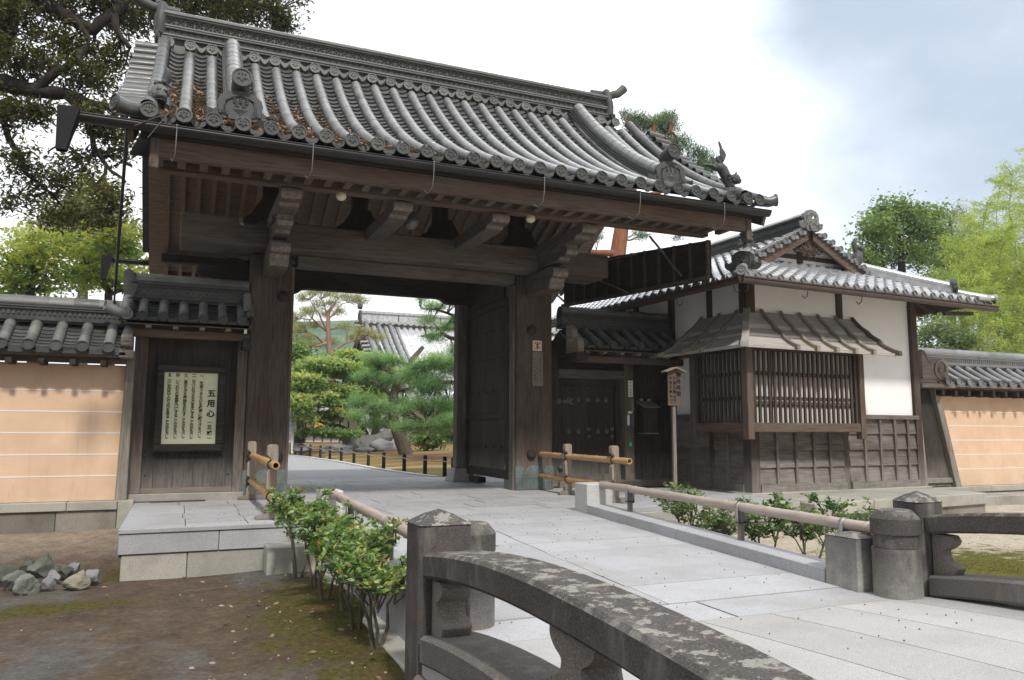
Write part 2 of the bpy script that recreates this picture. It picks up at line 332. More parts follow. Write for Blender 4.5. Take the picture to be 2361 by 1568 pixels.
ROCK_Y=simple('buff_rock',(.25,.23,.18),.85,.2,.25,5,.6,30,0,.2,((.14,.13,.08),4,.5))
ROCK_G=simple('garden_rock',(.2,.2,.205),.9,.2,.3,2,.7,12,0,0,((.1,.1,.09),1.5,.6))
def ground_mat():
    t=NT('trodden_earth',.95,.1); x,y,z=t.sep()
    n=t.noise(.9,detail=7,rough=.62,co=t.obj); n2=t.noise(5,detail=7,rough=.7,co=t.obj); s=t.noise(90,detail=4,rough=.8,co=t.obj)
    col=t.ramp(n2,[(.3,c4(.07,.052,.038)),(.55,c4(.12,.089,.065)),(.75,c4(.17,.142,.115))])
    col=t.mix(t.rng(t.noise(.8,detail=5,co=t.obj,stretch=(1.3,.8,1)),.5,.62,0,.85),col,t.ramp(n2,[(.3,c4(.095,.09,.085)),(.7,c4(.155,.15,.14))]))   # bare grey silt
    sand=t.ramp(n2,[(.3,c4(.42,.36,.28)),(.7,c4(.58,.52,.43))])
    # pale sand under the walls and on the right of the bridge
    sand=t.mix(t.rng(x,4.3,1.5),sand,t.ramp(n2,[(.3,c4(.25,.2,.15)),(.7,c4(.38,.32,.25))]))
    a=t.rng(y,9.9,11.3); b=t.mul(t.rng(x,4.3,5.4),1)
    mx=t.N.new('ShaderNodeMath'); mx.operation='MAXIMUM'; t.L.new(a,mx.inputs[0]); t.L.new(b,mx.inputs[1])
    col=t.mix(t.mul(mx.outputs[0],t.rng(n2,.25,.5,.75,1)),col,sand)
    # moss: patches everywhere, thick by the ramp and by the right-hand rail
    def gauss(px,py,sx,sy):
        u=t.N.new('ShaderNodeVectorMath'); u.operation='MULTIPLY_ADD'; u.inputs[1].default_value=(1/sx,1/sy,0); u.inputs[2].default_value=(-px/sx,-py/sy,0); t.L.new(t.obj,u.inputs[0])
        l=t.N.new('ShaderNodeVectorMath'); l.operation='LENGTH'; t.L.new(u.outputs[0],l.inputs[0]); return t.rng(l.outputs['Value'],1.25,.25)
    g=None
    for p in ((1.15,6.3,.75,2.4),(.3,4.4,1.0,.5),(-.2,5.0,.35,.22),(-.9,7.7,.8,.4),(1.35,4.6,.5,1.2),(7.6,5.5,3.0,2.3),(5.7,7.2,.7,2.6),(-.45,9.2,.25,.5),(9.5,4.6,3,1.2)):
        q=gauss(*p)
        if g is None: g=q
        else:
            m=t.N.new('ShaderNodeMath'); m.operation='MAXIMUM'; t.L.new(g,m.inputs[0]); t.L.new(q,m.inputs[1]); g=m.outputs[0]
    ad=t.N.new('ShaderNodeMath'); ad.operation='MULTIPLY_ADD'; ad.inputs[1].default_value=1.0; t.L.new(g,ad.inputs[0]); t.L.new(t.rng(n2,.3,.7,-.55,.35),ad.inputs[2])
    mm=t.rng(ad.outputs[0],.3,.62)
    moss=t.ramp(t.noise(26,detail=6,rough=.75,co=t.obj),[(.3,c4(.04,.036,.014)),(.5,c4(.085,.076,.022)),(.72,c4(.15,.125,.038))])
    moss=t.mix(t.rng(t.noise(2.4,detail=6,co=t.obj),.5,.66,0,.75),moss,c4(.105,.062,.03))
    br=t.rng(x,4.5,5.6); moss=t.mix(t.mul(br,.7),moss,t.ramp(t.noise(30,detail=5,co=t.obj),[(.3,c4(.055,.06,.014)),(.7,c4(.19,.185,.035))]))
    col=t.mix(mm,col,moss)
    col=t.mix(t.rng(t.vor(38),.06,.045,0,.5),col,c4(.36,.33,.29))
    col=t.mix(1.0,col,t.ramp(t.noise(24,detail=6,rough=.8,co=t.obj),[(.32,.62),(.5,.98),(.68,1.3)]),'MULTIPLY'); col=t.mix(t.rng(t.noise(60,detail=3,rough=.9,co=t.obj),.64,.70,0,.45),col,c4(.33,.30,.26))
    t.col(col); t.bump(t.noise(32,detail=7,rough=.8,co=t.obj),.8,.03); return t.m
def garden_mat():
    t=NT('garden_moss',.95,.1); n=t.noise(.35,detail=7,rough=.65,co=t.obj,stretch=(.5,1.6,1)); f=t.noise(8,detail=6,co=t.obj)
    col=t.ramp(n,[(.36,c4(.14,.075,.035)),(.46,c4(.20,.115,.055)),(.54,c4(.17,.16,.05)),(.62,c4(.34,.27,.18))]); col=t.mix(1.0,col,t.ramp(f,[(.3,.7),(.7,1.25)]),'MULTIPLY')
    t.col(col); t.bump(f,.5,.02); return t.m
def gravel_mat():
    t=NT('grey_gravel',.95,.1); v=t.noise(55,detail=4,rough=.8,co=t.obj); t.col(t.ramp(v,[(.3,c4(.13,.135,.14)),(.5,c4(.3,.305,.315)),(.7,c4(.5,.5,.5))])); t.bump(v,.8,.02); return t.m
# ---------------------------------------------------------------- ground, paving, ramp, deck
def gz(x,y):
    k=min(max((y-9.2)/2.6,0),1); k=k*k*(3-2*k)
    z=-.5+.17*k
    if x>4.4: z+= .08*min(1,(x-4.4)/2)
    z+=.035*noise.noise((x*.5,y*.5,0))+.012*noise.noise((x*2.1,y*2.1,3))
    if y<3.6: z-=.0
    z+=.07*math.exp(-((x-1.2)/.5)**2-((y-6.8)/2)**2)
    return z
def mk_ground():
    xs=sorted(set(np.concatenate([np.linspace(-600,-16,12),np.linspace(-14,-3.2,28),np.linspace(-3,9,90),np.linspace(9.3,24,34),np.linspace(28,600,12)]).tolist()))
    ys=sorted(set(np.concatenate([np.linspace(-400,-3,10),np.linspace(-2,2.4,16),np.linspace(2.5,12.9,90)]).tolist()))
    m=MB(); vs=[(x,y,gz(x,y)) for y in ys for x in xs]; k=len(xs)
    m.add(vs,[(j*k+i,j*k+i+1,(j+1)*k+i+1,(j+1)*k+i) for j in range(len(ys)-1) for i in range(k-1)],True)
    kind(m.build('ground',ground_mat()),'structure')
    m=MB(); k=len(xs); ys2=np.concatenate([np.linspace(12.6,60,60),np.linspace(66,1200,20)])
    def g2(x,y):
        z=-.03+.06*noise.noise((x*.25,y*.25,2))
        d=max(0,x-5.2)
        if y>18: z+=.16*min(1,d/3)*min(1,max(0,(y-18)/8))*(1+.8*noise.noise((x*.18,y*.12,5)))
        if x<5.1 : z-=.1
        return z-.0
    vs=[(x,y,g2(x,y) if y>12.7 else -.6) for y in ys2 for x in xs]
    m.add(vs,[(j*k+i,j*k+i+1,(j+1)*k+i+1,(j+1)*k+i) for j in range(len(ys2)-1) for i in range(k-1)],True)
    kind(m.build('garden_ground',garden_mat()),'structure')
mk_ground()
def slab(m,q,t=.06,gap=.006,val=None):
    """one paving stone from its four top corners, edges drawn in by the joint"""
    c=sum((Vector(p) for p in q),Vector())/4
    P=[]
    for p in q:
        p=Vector(p); d=p-c; P.append(c+d*(1-gap/max(.15,d.length)*1.4))
    vs=[tuple(p) for p in P]+[(p.x,p.y,p.z-t) for p in P]
    m.add(vs,[(0,1,2,3),(7,6,5,4),(4,5,1,0),(5,6,2,1),(6,7,3,2),(7,4,0,3)],val=random.random() if val is None else val)
def mk_paving():
    m=MB()
    # platform: courses along X
    rows=[8.9,9.28]; 
    while rows[-1]<16.2: rows.append(rows[-1]+random.choice([.5,.58,.62,.7]))
    rows[-1]=16.3
    for j in range(len(rows)-1):
        y0,y1=rows[j],rows[j+1]
        if y1<=12.35: x0,x1=-.5,8.3
        else: x0,x1=.4,6.6
        x=x0; first=True
        while x<x1-.01:
            w=random.choice([.62,.75,.9,1.05,1.25]) if j else random.choice([1.2,1.5,1.8])
            if first: w*=random.uniform(.4,1); first=False
            if y1<=12.35 and x<1.0: w=min(w,.62)
            xe=min(x+w,x1)
            if x1-xe<.3: xe=x1
            e=.0 if j else .0
            e=random.uniform(-.0025,.0015); slab(m,[(x,y0,e),(xe,y0,e),(xe,y1,e+random.uniform(-.002,.001)),(x,y1,e)],.05,.0045)
            x=xe
    kind(m.build('paving',GRAN),'structure')
    b=MB(); b.box(-.49,8.4,8.93,12.6,-.3,-.012); b.box(.4,6.6,12.6,16.28,-.3,-.012); kind(b.build('paving_bed',simple('joint_mortar',(.10,.095,.085),.9,.1)),'structure')
RX0,RX1=1.72,4.66
def rz(y): return 0 if y>=8.85 else -.17*min(1,(8.85-y)/4.35)
def mk_ramp():
    m=MB(); ys=[8.88]
    while ys[-1]>5.0: ys.append(ys[-1]-random.choice([.36,.42,.46,.5]))
    ys=[y for y in ys if y>4.8]+[4.62]
    for j in range(len(ys)-1):
        a,b=ys[j+1],ys[j]; xc=3.1+ .02*random.uniform(-1,1)
        for x0,x1 in ((RX0,xc),(xc,RX1)):
            dz=random.uniform(-.002,.002)
            slab(m,[(x0,a,rz(a)+dz),(x1,a,rz(a)+dz),(x1,b,rz(b)+dz),(x0,b,rz(b)+dz)],.05,.004)
    for a,b in ((4.18,4.62),):
        for x0,x1 in ((RX0-.2,3.35),(3.35,RX1+.15)): slab(m,[(x0,a,-.178),(x1,a,-.178),(x1,b,-.172),(x0,b,-.172)],.06,.008)
    kind(m.build('ramp',GRAN),'structure')
    b=MB(); b.add([(RX0,4.2,-.19),(RX1,4.2,-.19),(RX1,8.9,-.014),(RX0,8.9,-.014),(RX0,4.2,-.6),(RX1,4.2,-.6),(RX1,8.9,-.6),(RX0,8.9,-.6)],[(0,1,2,3),(0,4,5,1),(1,5,6,2),(3,2,6,7),(0,3,7,4)]); kind(b.build('ramp_bed',MATS['joint_mortar']),'structure')
    # arched bridge deck: long stones laid along the bridge
    m=MB(); xs=[1.24,1.62,2.05,2.5,3.05,3.6,4.15,4.72,5.28]
    def dz(y): return -.18+.11*(1-((y-1.2)/3.0)**2) if y<4.2 else -.18
    n=22; yy=[4.18-i*(4.18+2.2)/n for i in range(n+1)]
    for i in range(len(xs)-1):
        x0,x1=xs[i]+.004,xs[i+1]-.004; v=random.random()
        vs=[];
        for y in yy: vs+=[(x0,y,dz(y)),(x1,y,dz(y)),(x1,y,dz(y)-.25),(x0,y,dz(y)-.25)]
        m.add(vs,[(k*4+a,k*4+(a+1)%4,k*4+4+(a+1)%4,k*4+4+a) for k in range(n) for a in range(4)],val=v)
    kind(m.build('bridge_deck',GRAN_DECK),'structure')
    return dz
mk_paving(); deckz=mk_ramp()
def mk_path():
    m=MB(); pts=[(16.3,5.25),(17.6,5.05),(20,4.85),(25,4.78),(30,4.45),(34,3.6),(38,2.0),(44,-1)]
    for (ya,xa),(yb,xb) in zip(pts,pts[1:]): m.add([(-9,ya,-.015),(xa-.1,ya,-.015),(xb-.1,yb,-.015),(-9,yb,-.015)],[(0,1,2,3)])
    kind(m.build('gravel_path',gravel_mat()),'structure')
    k=MB()
    for (ya,xa),(yb,xb) in zip(pts,pts[1:]): k.beam((xa-.03,ya,-.02),(xb-.03,yb,-.02),.14,.07)
    kind(k.build('path_kerb',GRAN_W),'structure')
mk_path()
def mk_platform_walls():
    t=thing('platform_wall','two courses of rough granite blocks facing the platform in front of the notice board','retaining wall',(.3,8.9,-.55))
    m=MB(); 
    for a,b in ((-.5,.45),(.45,1.5)): m.box(a+.003,b-.003,8.905,9.1,-.257,-.055)
    m.box(-.505,1.5,8.89,9.0,-.051,-.003); m.box(-.5,-.3,9.1,12.0,-.255,-.003)
    m.build('upper_course',GRAN,t,.006)
    m=MB()
    for a,b in ((-.47,.15),(.15,1.0),(1.0,1.5)): m.box(a+.003,b-.003,8.925,9.1,-.6,-.262)
    m.box(-.47,-.3,9.1,12.0,-.6,-.262); m.build('lower_course',GRAN_D,t,.008)
    b=MB(); b.box(.9,1.5,8.5,8.86,-.6,-.2); tag(b.build('stone_block',GRAN_D,None,.012),'low granite step block at the foot of the platform behind the first bush','stone block')
mk_platform_walls()
def mk_curbs():
    # kerb stones of the ramp, each ending in a granite block at the platform
    for side,x0,x1,bx0,bx1,lab,bl in ((0,1.5,1.72,1.44,1.68,'left','white granite end block of the ramp kerb showing above the bushes'),(1,4.66,4.93,4.66,5.02,'right','white granite end block of the ramp kerb beside the bamboo barrier with the standing end')):
        t=thing('ramp_kerb','long pale granite kerb with a clean low wall '+('towards the leafy bushes and moss bank' if side==0 else 'below the handrail nearer the guardhouse'),'kerb',((x0+x1)/2,8.6,0))
        cuts=[8.62,6.75,4.77 if side else 4.5]
        for a,b in zip(cuts,cuts[1:]):
            m=MB(); m.add([(x,y,z) for z0 in (0,1) for (x,y,z) in ((x0,b,rz(b)+(.105 if z0 else -.5)),(x1,b,rz(b)+(.105 if z0 else -.5)),(x1,a-.006,rz(a)+(.105 if z0 else -.5)),(x0,a-.006,rz(a)+(.105 if z0 else -.5)))],[(3,2,1,0),(4,5,6,7),(0,1,5,4),(1,2,6,5),(2,3,7,6),(3,0,4,7)])
            m.build('kerb_stone',GRAN,t,.006)
        if side==0:
            m=MB(); m.beam((1.44,8.7,-.5),(1.44,4.4,-.5),.2,.12); m.build('base_ledge',GRAN_D,t,.01)
        b=MB(); b.box(bx0,bx1,8.60,8.93,-.02,.345); tag(b.build('granite_block',GRAN_W,None,.008),bl,'stone block','granite end blocks of the ramp')
mk_curbs()
# ---------------------------------------------------------------- stone posts, bridge rails
def cloudblock(m,x0,x1,pts):
    """carved cloud-shaped block: outline in (Y,Z) given thickness in X, slightly swollen"""
    n=len(pts); cx=(x0+x1)/2; rings=[]
    cy=sum(p[0] for p in pts)/n; cz=sum(p[1] for p in pts)/n
    for t,k in ((0,.9),(.12,1),(.5,1.02),(.88,1),(1,.9)):
        x=x0+(x1-x0)*t; rings.append([(x,cy+(y-cy)*k,cz+(z-cz)*(1 if 0<t<1 else .97)) for y,z in pts])
    m.loft(rings,True,True,False)
def smoothpoly(pts,k=3):
    out=[]; n=len(pts)
    for i in range(n):
        p0,p1,p2,p3=(np.array(pts[(i+d)%n]) for d in (-1,0,1,2))
        for j in range(k):
            t=j/k; out.append(tuple(.5*((2*p1)+(-p0+p2)*t+(2*p0-5*p1+4*p2-p3)*t*t+(-p0+3*p1-3*p2+p3)*t**3)))
    return out
def railtop(y,y0):   # height of the hand rail's upper edge
    return (.445-.10*((y-2.8)/(y0-2.8))**2 if y>2.8 else .445-.05*((2.8-y)/1.2)**2)+(.055 if y0==4.14 else 0)
def mk_rail(xa,xb,y0,label,post_label,side):
    """arched stone rail from the post at y0 over the bridge"""
    t=thing('stone_rail',label,'bridge rail',((xa+xb)/2,y0,-.2))
    n=26; L=5.8
    def sweep(name,f0,f1,w0,w1,mat,st=0):
        m=MB(); rings=[]
        for i in range(n+1):
            y=y0-st-(L-st)*i/n; a,b=f0(y),f1(y); e=.018
            rings.append([(w0,y,a+e),(w0+e,y,a),(w1-e,y,a),(w1,y,a+e),(w1,y,b-e),(w1-e,y,b),(w0+e,y,b),(w0,y,b-e)])
        m.loft(rings,True,True,False); m.build(name,mat,t)
    rt=lambda y: railtop(y,y0)
    sweep('hand_rail',lambda y:rt(y)-.135,rt,xa,xb,STONE_D)
    sill=lambda y: rt(y)-.425
    sweep('sill_beam',lambda y:sill(y)-.15,sill,xa-.015,xb+.03,STONE_K,.02)
    k=0
    for yc in (y0,y0-1.62,y0-3.2):
        zt=rt(yc)-.135+.005; zb=sill(yc)-.004; h=zt-zb
        m=MB()
        half=[(.0,0),(-.20,.0),(-.245,.06*h/.24),(-.235,.08),(-.19,.105),(-.13,.11),(-.105,.5*h),(-.10,.62*h),(-.16,.70*h),(-.2,.78*h),(-.22,.88*h),(-.19,h),(0,h)]
        half=[(p[0]*.85,min(p[1],h)) for p in half]
        if k==0: poly=[(yc+y,zb+z) for y,z in half]
        else: poly=[(yc+y,zb+z) for y,z in half]+[(yc-y,zb+z) for y,z in half[::-1][1:-1]]
        cloudblock(m,xa+.05,xb-.05,smoothpoly(poly,3) if k else poly); m.build('baluster',STONE_B,t,.012,seg=2); k+=1
    return t
def roughen(o,amp=.006,sc=9):
    for v in o.data.vertices:
        p=v.co; d=noise.noise_vector(p*sc)*amp; v.co+=d
    return o
def mk_sqpost(x0,x1,y0,y1,zb,lab,step=None):
    t=thing('square_post',lab,'stone post',((x0+x1)/2,(y0+y1)/2,zb),'square newel posts of the bridge')
    m=MB(); cx,cy=(x0+x1)/2,(y0+y1)/2; zt=.475; ap=.56
    ch=.03; ring=lambda z,i=0:[(x0+ch+i,y0+i,z),(x1-ch-i,y0+i,z),(x1-i,y0+ch+i,z),(x1-i,y1-ch-i,z),(x1-ch-i,y1-i,z),(x0+ch+i,y1-i,z),(x0+i,y1-ch-i,z),(x0+i,y0+ch+i,z)]
    rings=[ring(zb)]+[ring(zb+(zt-zb)*k/8) for k in range(1,9)]+[ring(zt+.005,.002)]
    m.loft(rings,True,True,False); m.build('shaft',STONE_D,t,.008)
    m=MB(); rings=[ring(zt+.006),ring(zt+.012,-.004),[(cx+(p[0]-cx)*.45,cy+(p[1]-cy)*.45,zt+.062) for p in ring(zt)],[(cx+(p[0]-cx)*.03,cy+(p[1]-cy)*.03,ap) for p in ring(zt)]]
    m.loft(rings,True,True,False); m.build('cap',STONE_D,t)
    return t
def mk_round(cx,cy,r,zb,lab):
    t=thing('round_post',lab,'stone post',(cx,cy,zb),'round newel posts of the bridge')
    m=MB(); m.lathe((cx,cy,0),[(r,zb),(r,.155),(r-.004,.165)],28,True); m.build('shaft',STONE_P,t)
    m=MB(); m.lathe((cx,cy,0),[(r-.012,.168),(r-.012,.262)],28,True); m.build('neck',STONE_P,t)
    m=MB(); m.lathe((cx,cy,0),[(r-.004,.262),(r+.004,.268),(r+.004,.375),(r-.004,.385),(r-.045,.432),(r-.05,.435)],28); m.build('cap',STONE_D,t)
mk_sqpost(1.22,1.52,4.12,4.42,-.62,'square dark stone post with a pointed cap standing in front of the leafy bushes',True)
mk_sqpost(4.98,5.24,4.15,4.41,-.35,'square dark stone post with a pointed cap behind the pale-footed round post')
mk_round(1.69,4.62,.15,-.3,'round stone post with a purple-stained foot, half hidden by the square post beside bushes')
mk_round(4.85,4.26,.165,-.2,'round stone post with a pale washed foot beside the square kerb end')
tr=mk_rail(1.24,1.50,4.13,'arched dark stone bridge rail with pale lichen blotches on top, sweeping across the lower foreground','',0)
m=MB(); m.box(1.2,1.56,2.0,4.16,-.62,-.28); m.build('rail_footing',STONE_K,tr,.02)
mk_rail(5.01,5.20,4.14,'low dark stone bridge rail with little lichen, in front of the bright moss','',1)
b=MB(); b.box(4.655,4.93,4.43,4.76,-.22,.21); b.add([(4.655,4.43,.21),(4.93,4.43,.21),(4.93,4.76,.21),(4.655,4.76,.21),(4.79,4.6,.245)],[(0,1,4),(1,2,4),(2,3,4),(3,0,4)])
tag(b.build('kerb_end_post',STONE_P,None,.012),'short square stone block with a shallow pyramid top ending the kerb beside the round post','stone post')
# ---------------------------------------------------------------- bamboo
def bamboo(m,p,q,r,node=.33,seed=0):
    rn=random.Random(seed); p,q=Vector(p),Vector(q); L=(q-p).length; d=(q-p)/L
    pts=[p];rad=[r]; s=rn.uniform(.08,node)
    while s<L-.05:
        for o,k in ((-.03,1.0),(-.012,1.05),(-.003,1.13),(.003,.99),(.012,1.07),(.03,1.0)):
            if 0<s+o<L: pts.append(p+d*(s+o)); rad.append(r*k)
        s+=node*rn.uniform(.8,1.15)
    pts.append(q); rad.append(r)
    m.tube(pts,rad,14,False)
    return d
def hollow(m,c,d,r):
    """open end: a thin wall ring and a dark hole set back inside"""
    c=Vector(c); d=Vector(d).normalized(); a=d.cross(Vector((0,0,1))).normalized(); b=a.cross(d)
    ring=lambda k,o:[c+d*o+(a*math.cos(2*pi*j/14)+b*math.sin(2*pi*j/14))*(r*k) for j in range(14)]
    m.loft([ring(1,0),ring(.72,.001),ring(.7,-.12)],True,False,False)
def mk_handrail(X,y0,y1,z0,z1,lab,group,post_y):
    t=thing('bamboo_handrail',lab,'handrail',(X,(y0+y1)/2,z0-.3),group)
    m=MB(); bamboo(m,(X,y0,z0),(X,y1,z1),.043,.34,3); m.build('bamboo_rail',BAM_G,t)
    for y in post_y:
        z=z0+(z1-z0)*(y-y0)/(y1-y0)
        p=MB(); p.tube([(X,y,rz(y)-.3),(X,y,z-.035)],.032,10); po=p.build('support_post',W_DARK('Z'),t)
        s=MB(); pr=[]
        for k in range(9):
            a=pi*k/8; pr.append((X+.049*math.cos(a),z+.049*math.sin(a)))
        pr=[(X+.049,z-.16)]+pr+[(X-.049,z-.16)]
        rings=[[(x,y-.022,zz),(x,y+.022,zz)] for x,zz in pr]; s.loft(rings,False,False,True)
        so=s.build('steel_strap',STEEL,t); md=so.modifiers.new('solid','SOLIDIFY'); md.thickness=.004
        c=MB(); c.tube([(X+.05*math.cos(2*pi*k/12),y+.05*math.sin(2*pi*k/12),z-.14) for k in range(13)],.006,5); c.build('cord_tie',CORD,po)
mk_handrail(4.87,8.62,4.28,.335,.27,'grey bamboo handrail on short strapped posts along the kerb nearer the guardhouse','grey bamboo handrails along the ramp',(7.95,6.0,4.75))
mk_handrail(1.56,8.6,4.4,.315,.25,'grey bamboo handrail half buried in the bushes, running to the square stone post','grey bamboo handrails along the ramp',(7.6,6.1,4.62))
def mk_barrier(x,yf,yn,post,zt,zl,lab,h,slant=0):
    t=thing('bamboo_barrier',lab,'barrier',(x,(yf+yn)/2,0),'low bamboo barriers in the gateway')
    for yp in post:
        m=MB(); w=.085; prof=[(0,.05),(0,h-.03),(.02,h),(w-.02,h),(w,h-.03),(w,.05)]
        # tall post, notched where each bamboo pole lies
        pr=[(-.05,.045),(-.05,zl-.11),(-.005,zl-.05),(-.005,zl+.05),(-.05,zl+.08),(-.05,zt-.11),(-.005,zt-.05),(-.005,zt+.05),(-.05,zt+.09),(-.05,h-.02),(-.03,h),(.05,h),(.07,h-.02),(.07,.045)]
        m.prism(pr,(x-.06,yp,0),(0,1,0) if False else (1,0,0),(0,0,1),(0,.085,0)); po=m.build('post',W_PALE('Z'),t,.006)
        f=MB(); f.prism([(-.22,0),(.22,0),(.22,.035),(.12,.06),(-.12,.06),(-.22,.035)],(x,yp-.03,.002),(1,0,0),(0,0,1),(0,.09,0)); f.build('foot',W_GREY('X'),po,.005)
    for z,dz in ((zt,-.05),(zl,-.05)):
        m=MB(); p=Vector((x-.095 if False else x-.04,yf,z)); q=Vector((x-.04,yn,z+dz*.3)); d=bamboo(m,p,q,.043,.36,int(z*100)); ob=m.build('bamboo_pole',BAM_Y,t)
        hm=MB(); hollow(hm,q,q-p,.043); hm.build('hollow_end',BAM_Y,ob)
        e=MB(); dd=(q-p).normalized(); a=dd.cross(Vector((0,0,1))); b2=a.cross(dd)
        for c in (q-dd*.1,): e.add([c+(a*math.cos(2*pi*j/12)+b2*math.sin(2*pi*j/12))*.031 for j in range(12)],[tuple(range(12))])
        e.build('dark_hollow',BAM_HOL,ob)
        for yp in post:
            c=MB(); zz=z+dz*.3*(yp-yf)/(yn-yf)
            c.tube([(x-.04+.06*math.cos(2*pi*k/12),yp+.05,zz+.055*math.sin(2*pi*k/12)) for k in range(13)],.009,5); c.build('cord_tie',CORD,ob)
mk_barrier(1.05,12.15,9.02,(11.95,9.25),.62,.26,'bamboo barrier of two golden poles beside the notice board, hollow ends over the bushes',.83)
mk_barrier(5.74,12.15,9.3,(11.1,9.66),.6,.24,'bamboo barrier of two golden poles standing in front of the small studded door',.79)
# ---------------------------------------------------------------- roof tile builders
def crest_disc(m,c,nrm,r,up=(0,0,1),petals=True,n=18,th=.03):
    """round eave tile face: raised rim, sunk field, paulownia crest of three leaves under three flower spikes"""
    c=Vector(c); w=Vector(nrm).normalized(); u=Vector(up); u=(u-w*u.dot(w)).normalized(); s=u.cross(w)
    ring=lambda k,o:[c+w*o+(s*math.cos(2*pi*j/n)+u*math.sin(2*pi*j/n))*(r*k) for j in range(n)]
    m.loft([ring(1,-th),ring(1,-.004),ring(.96,0),ring(.83,0),ring(.79,-.012),ring(.02,-.012)],True,False,False)
    if petals:
        def leafp(ax,ay,l,wd,ang):
            ca,sa=math.cos(ang),math.sin(ang); pts=[]
            for a,b in ((0,0),(.3,.5),(.65,.42),(1,0),(.65,-.42),(.3,-.5)):
                x=a*l; y=b*wd; pts.append(((ax+x*ca-y*sa)*r,(ay+x*sa+y*ca)*r))
            P=[c+s*x+u*y-w*.011 for x,y in pts]; mid=c+s*((ax+.5*l*ca)*r)+u*((ay+.5*l*sa)*r)+w*.004
            m.add(P+[mid],[(i,(i+1)%6,6) for i in range(6)])
        leafp(0,.02,.62,.5,-pi/2); leafp(-.06,.05,.6,.46,pi+.45); leafp(.06,.05,.6,.46,-.45)
        for ax in (-.3,0,.3): leafp(ax,.16,.42 if ax==0 else .32,.2,pi/2)
def round_row(m,pts,r,seg=.27,n=8,up=(0,0,1),first_off=0):
    """half-round cover tiles laid end to end along pts: each tapers a little and laps the next"""
    pts=[Vector(p) for p in pts]; L=[0]
    for a,b in zip(pts,pts[1:]): L.append(L[-1]+(b-a).length)
    def P(s):
        s=max(0,min(L[-1],s))
        for i in range(len(L)-1):
            if s<=L[i+1]+1e-9: t=(s-L[i])/max(1e-9,L[i+1]-L[i]); return pts[i].lerp(pts[i+1],t)
        return pts[-1]
    s=0
    while s<L[-1]-.02:
        e=min(L[-1],s+seg); k=3
        path=[P(s+(e-s)*i/k) for i in range(k+1)]; jit=random.uniform(-.002,.002)
        m.tube(path,[r*(.972+.032*i/k)+jit*.6 for i in range(k+1)],n,False,True,-.12*pi,1.12*pi,up)
        # lip closing the lapped end
        m.tube([path[-1],path[-1]+(path[-1]-path[-2]).normalized()*.003],[r*1.004+jit*.6,r*.95],n,False,False,-.12*pi,1.12*pi,up)
        s=e
def pan_strip(m,P,N,s0,s1,sag,steps,step_h=.018,n=5,lip=True,t1=1.0,t0=0.0):
    """concave pan tiles in one channel; P(s,t) surface point, N(t) unit normal; t 0 ridge .. 1 eave"""
    rows=[]
    for k in range(steps):
        ta=t0+(t1-t0)*k/steps; tb=t0+(t1-t0)*(k+1)/steps
        for t,h in ((ta,.0),(tb,step_h)):
            ring=[]
            for j in range(n+1):
                a=j/n; d=-sag*(1-(2*a-1)**2)
                ring.append(P(s0+(s1-s0)*a,t)+N(t)*(d+h))
            rows.append(ring)
    for i in range(len(rows)-1):
        v=random.random() if i%2==0 else None
        m.add(rows[i]+rows[i+1],[(j,j+1,n+2+j,n+1+j) for j in range(n)],i%2==0,val=v)
    if lip:
        a=rows[-1]; nn=N(t1); tip=[p-Vector((0,0,.052*(1-abs(2*j/n-1)**2)+.02)) for j,p in enumerate(a)]
        m.add(a+tip,[(j,j+1,n+2+j,n+1+j) for j in range(n)],False)
        tip2=[p+ (P(s0,t0)-P(s0,t1)).normalized()*.03 for p in tip]
        m.add(tip+tip2,[(j,j+1,n+2+j,n+1+j) for j in range(n)],False)
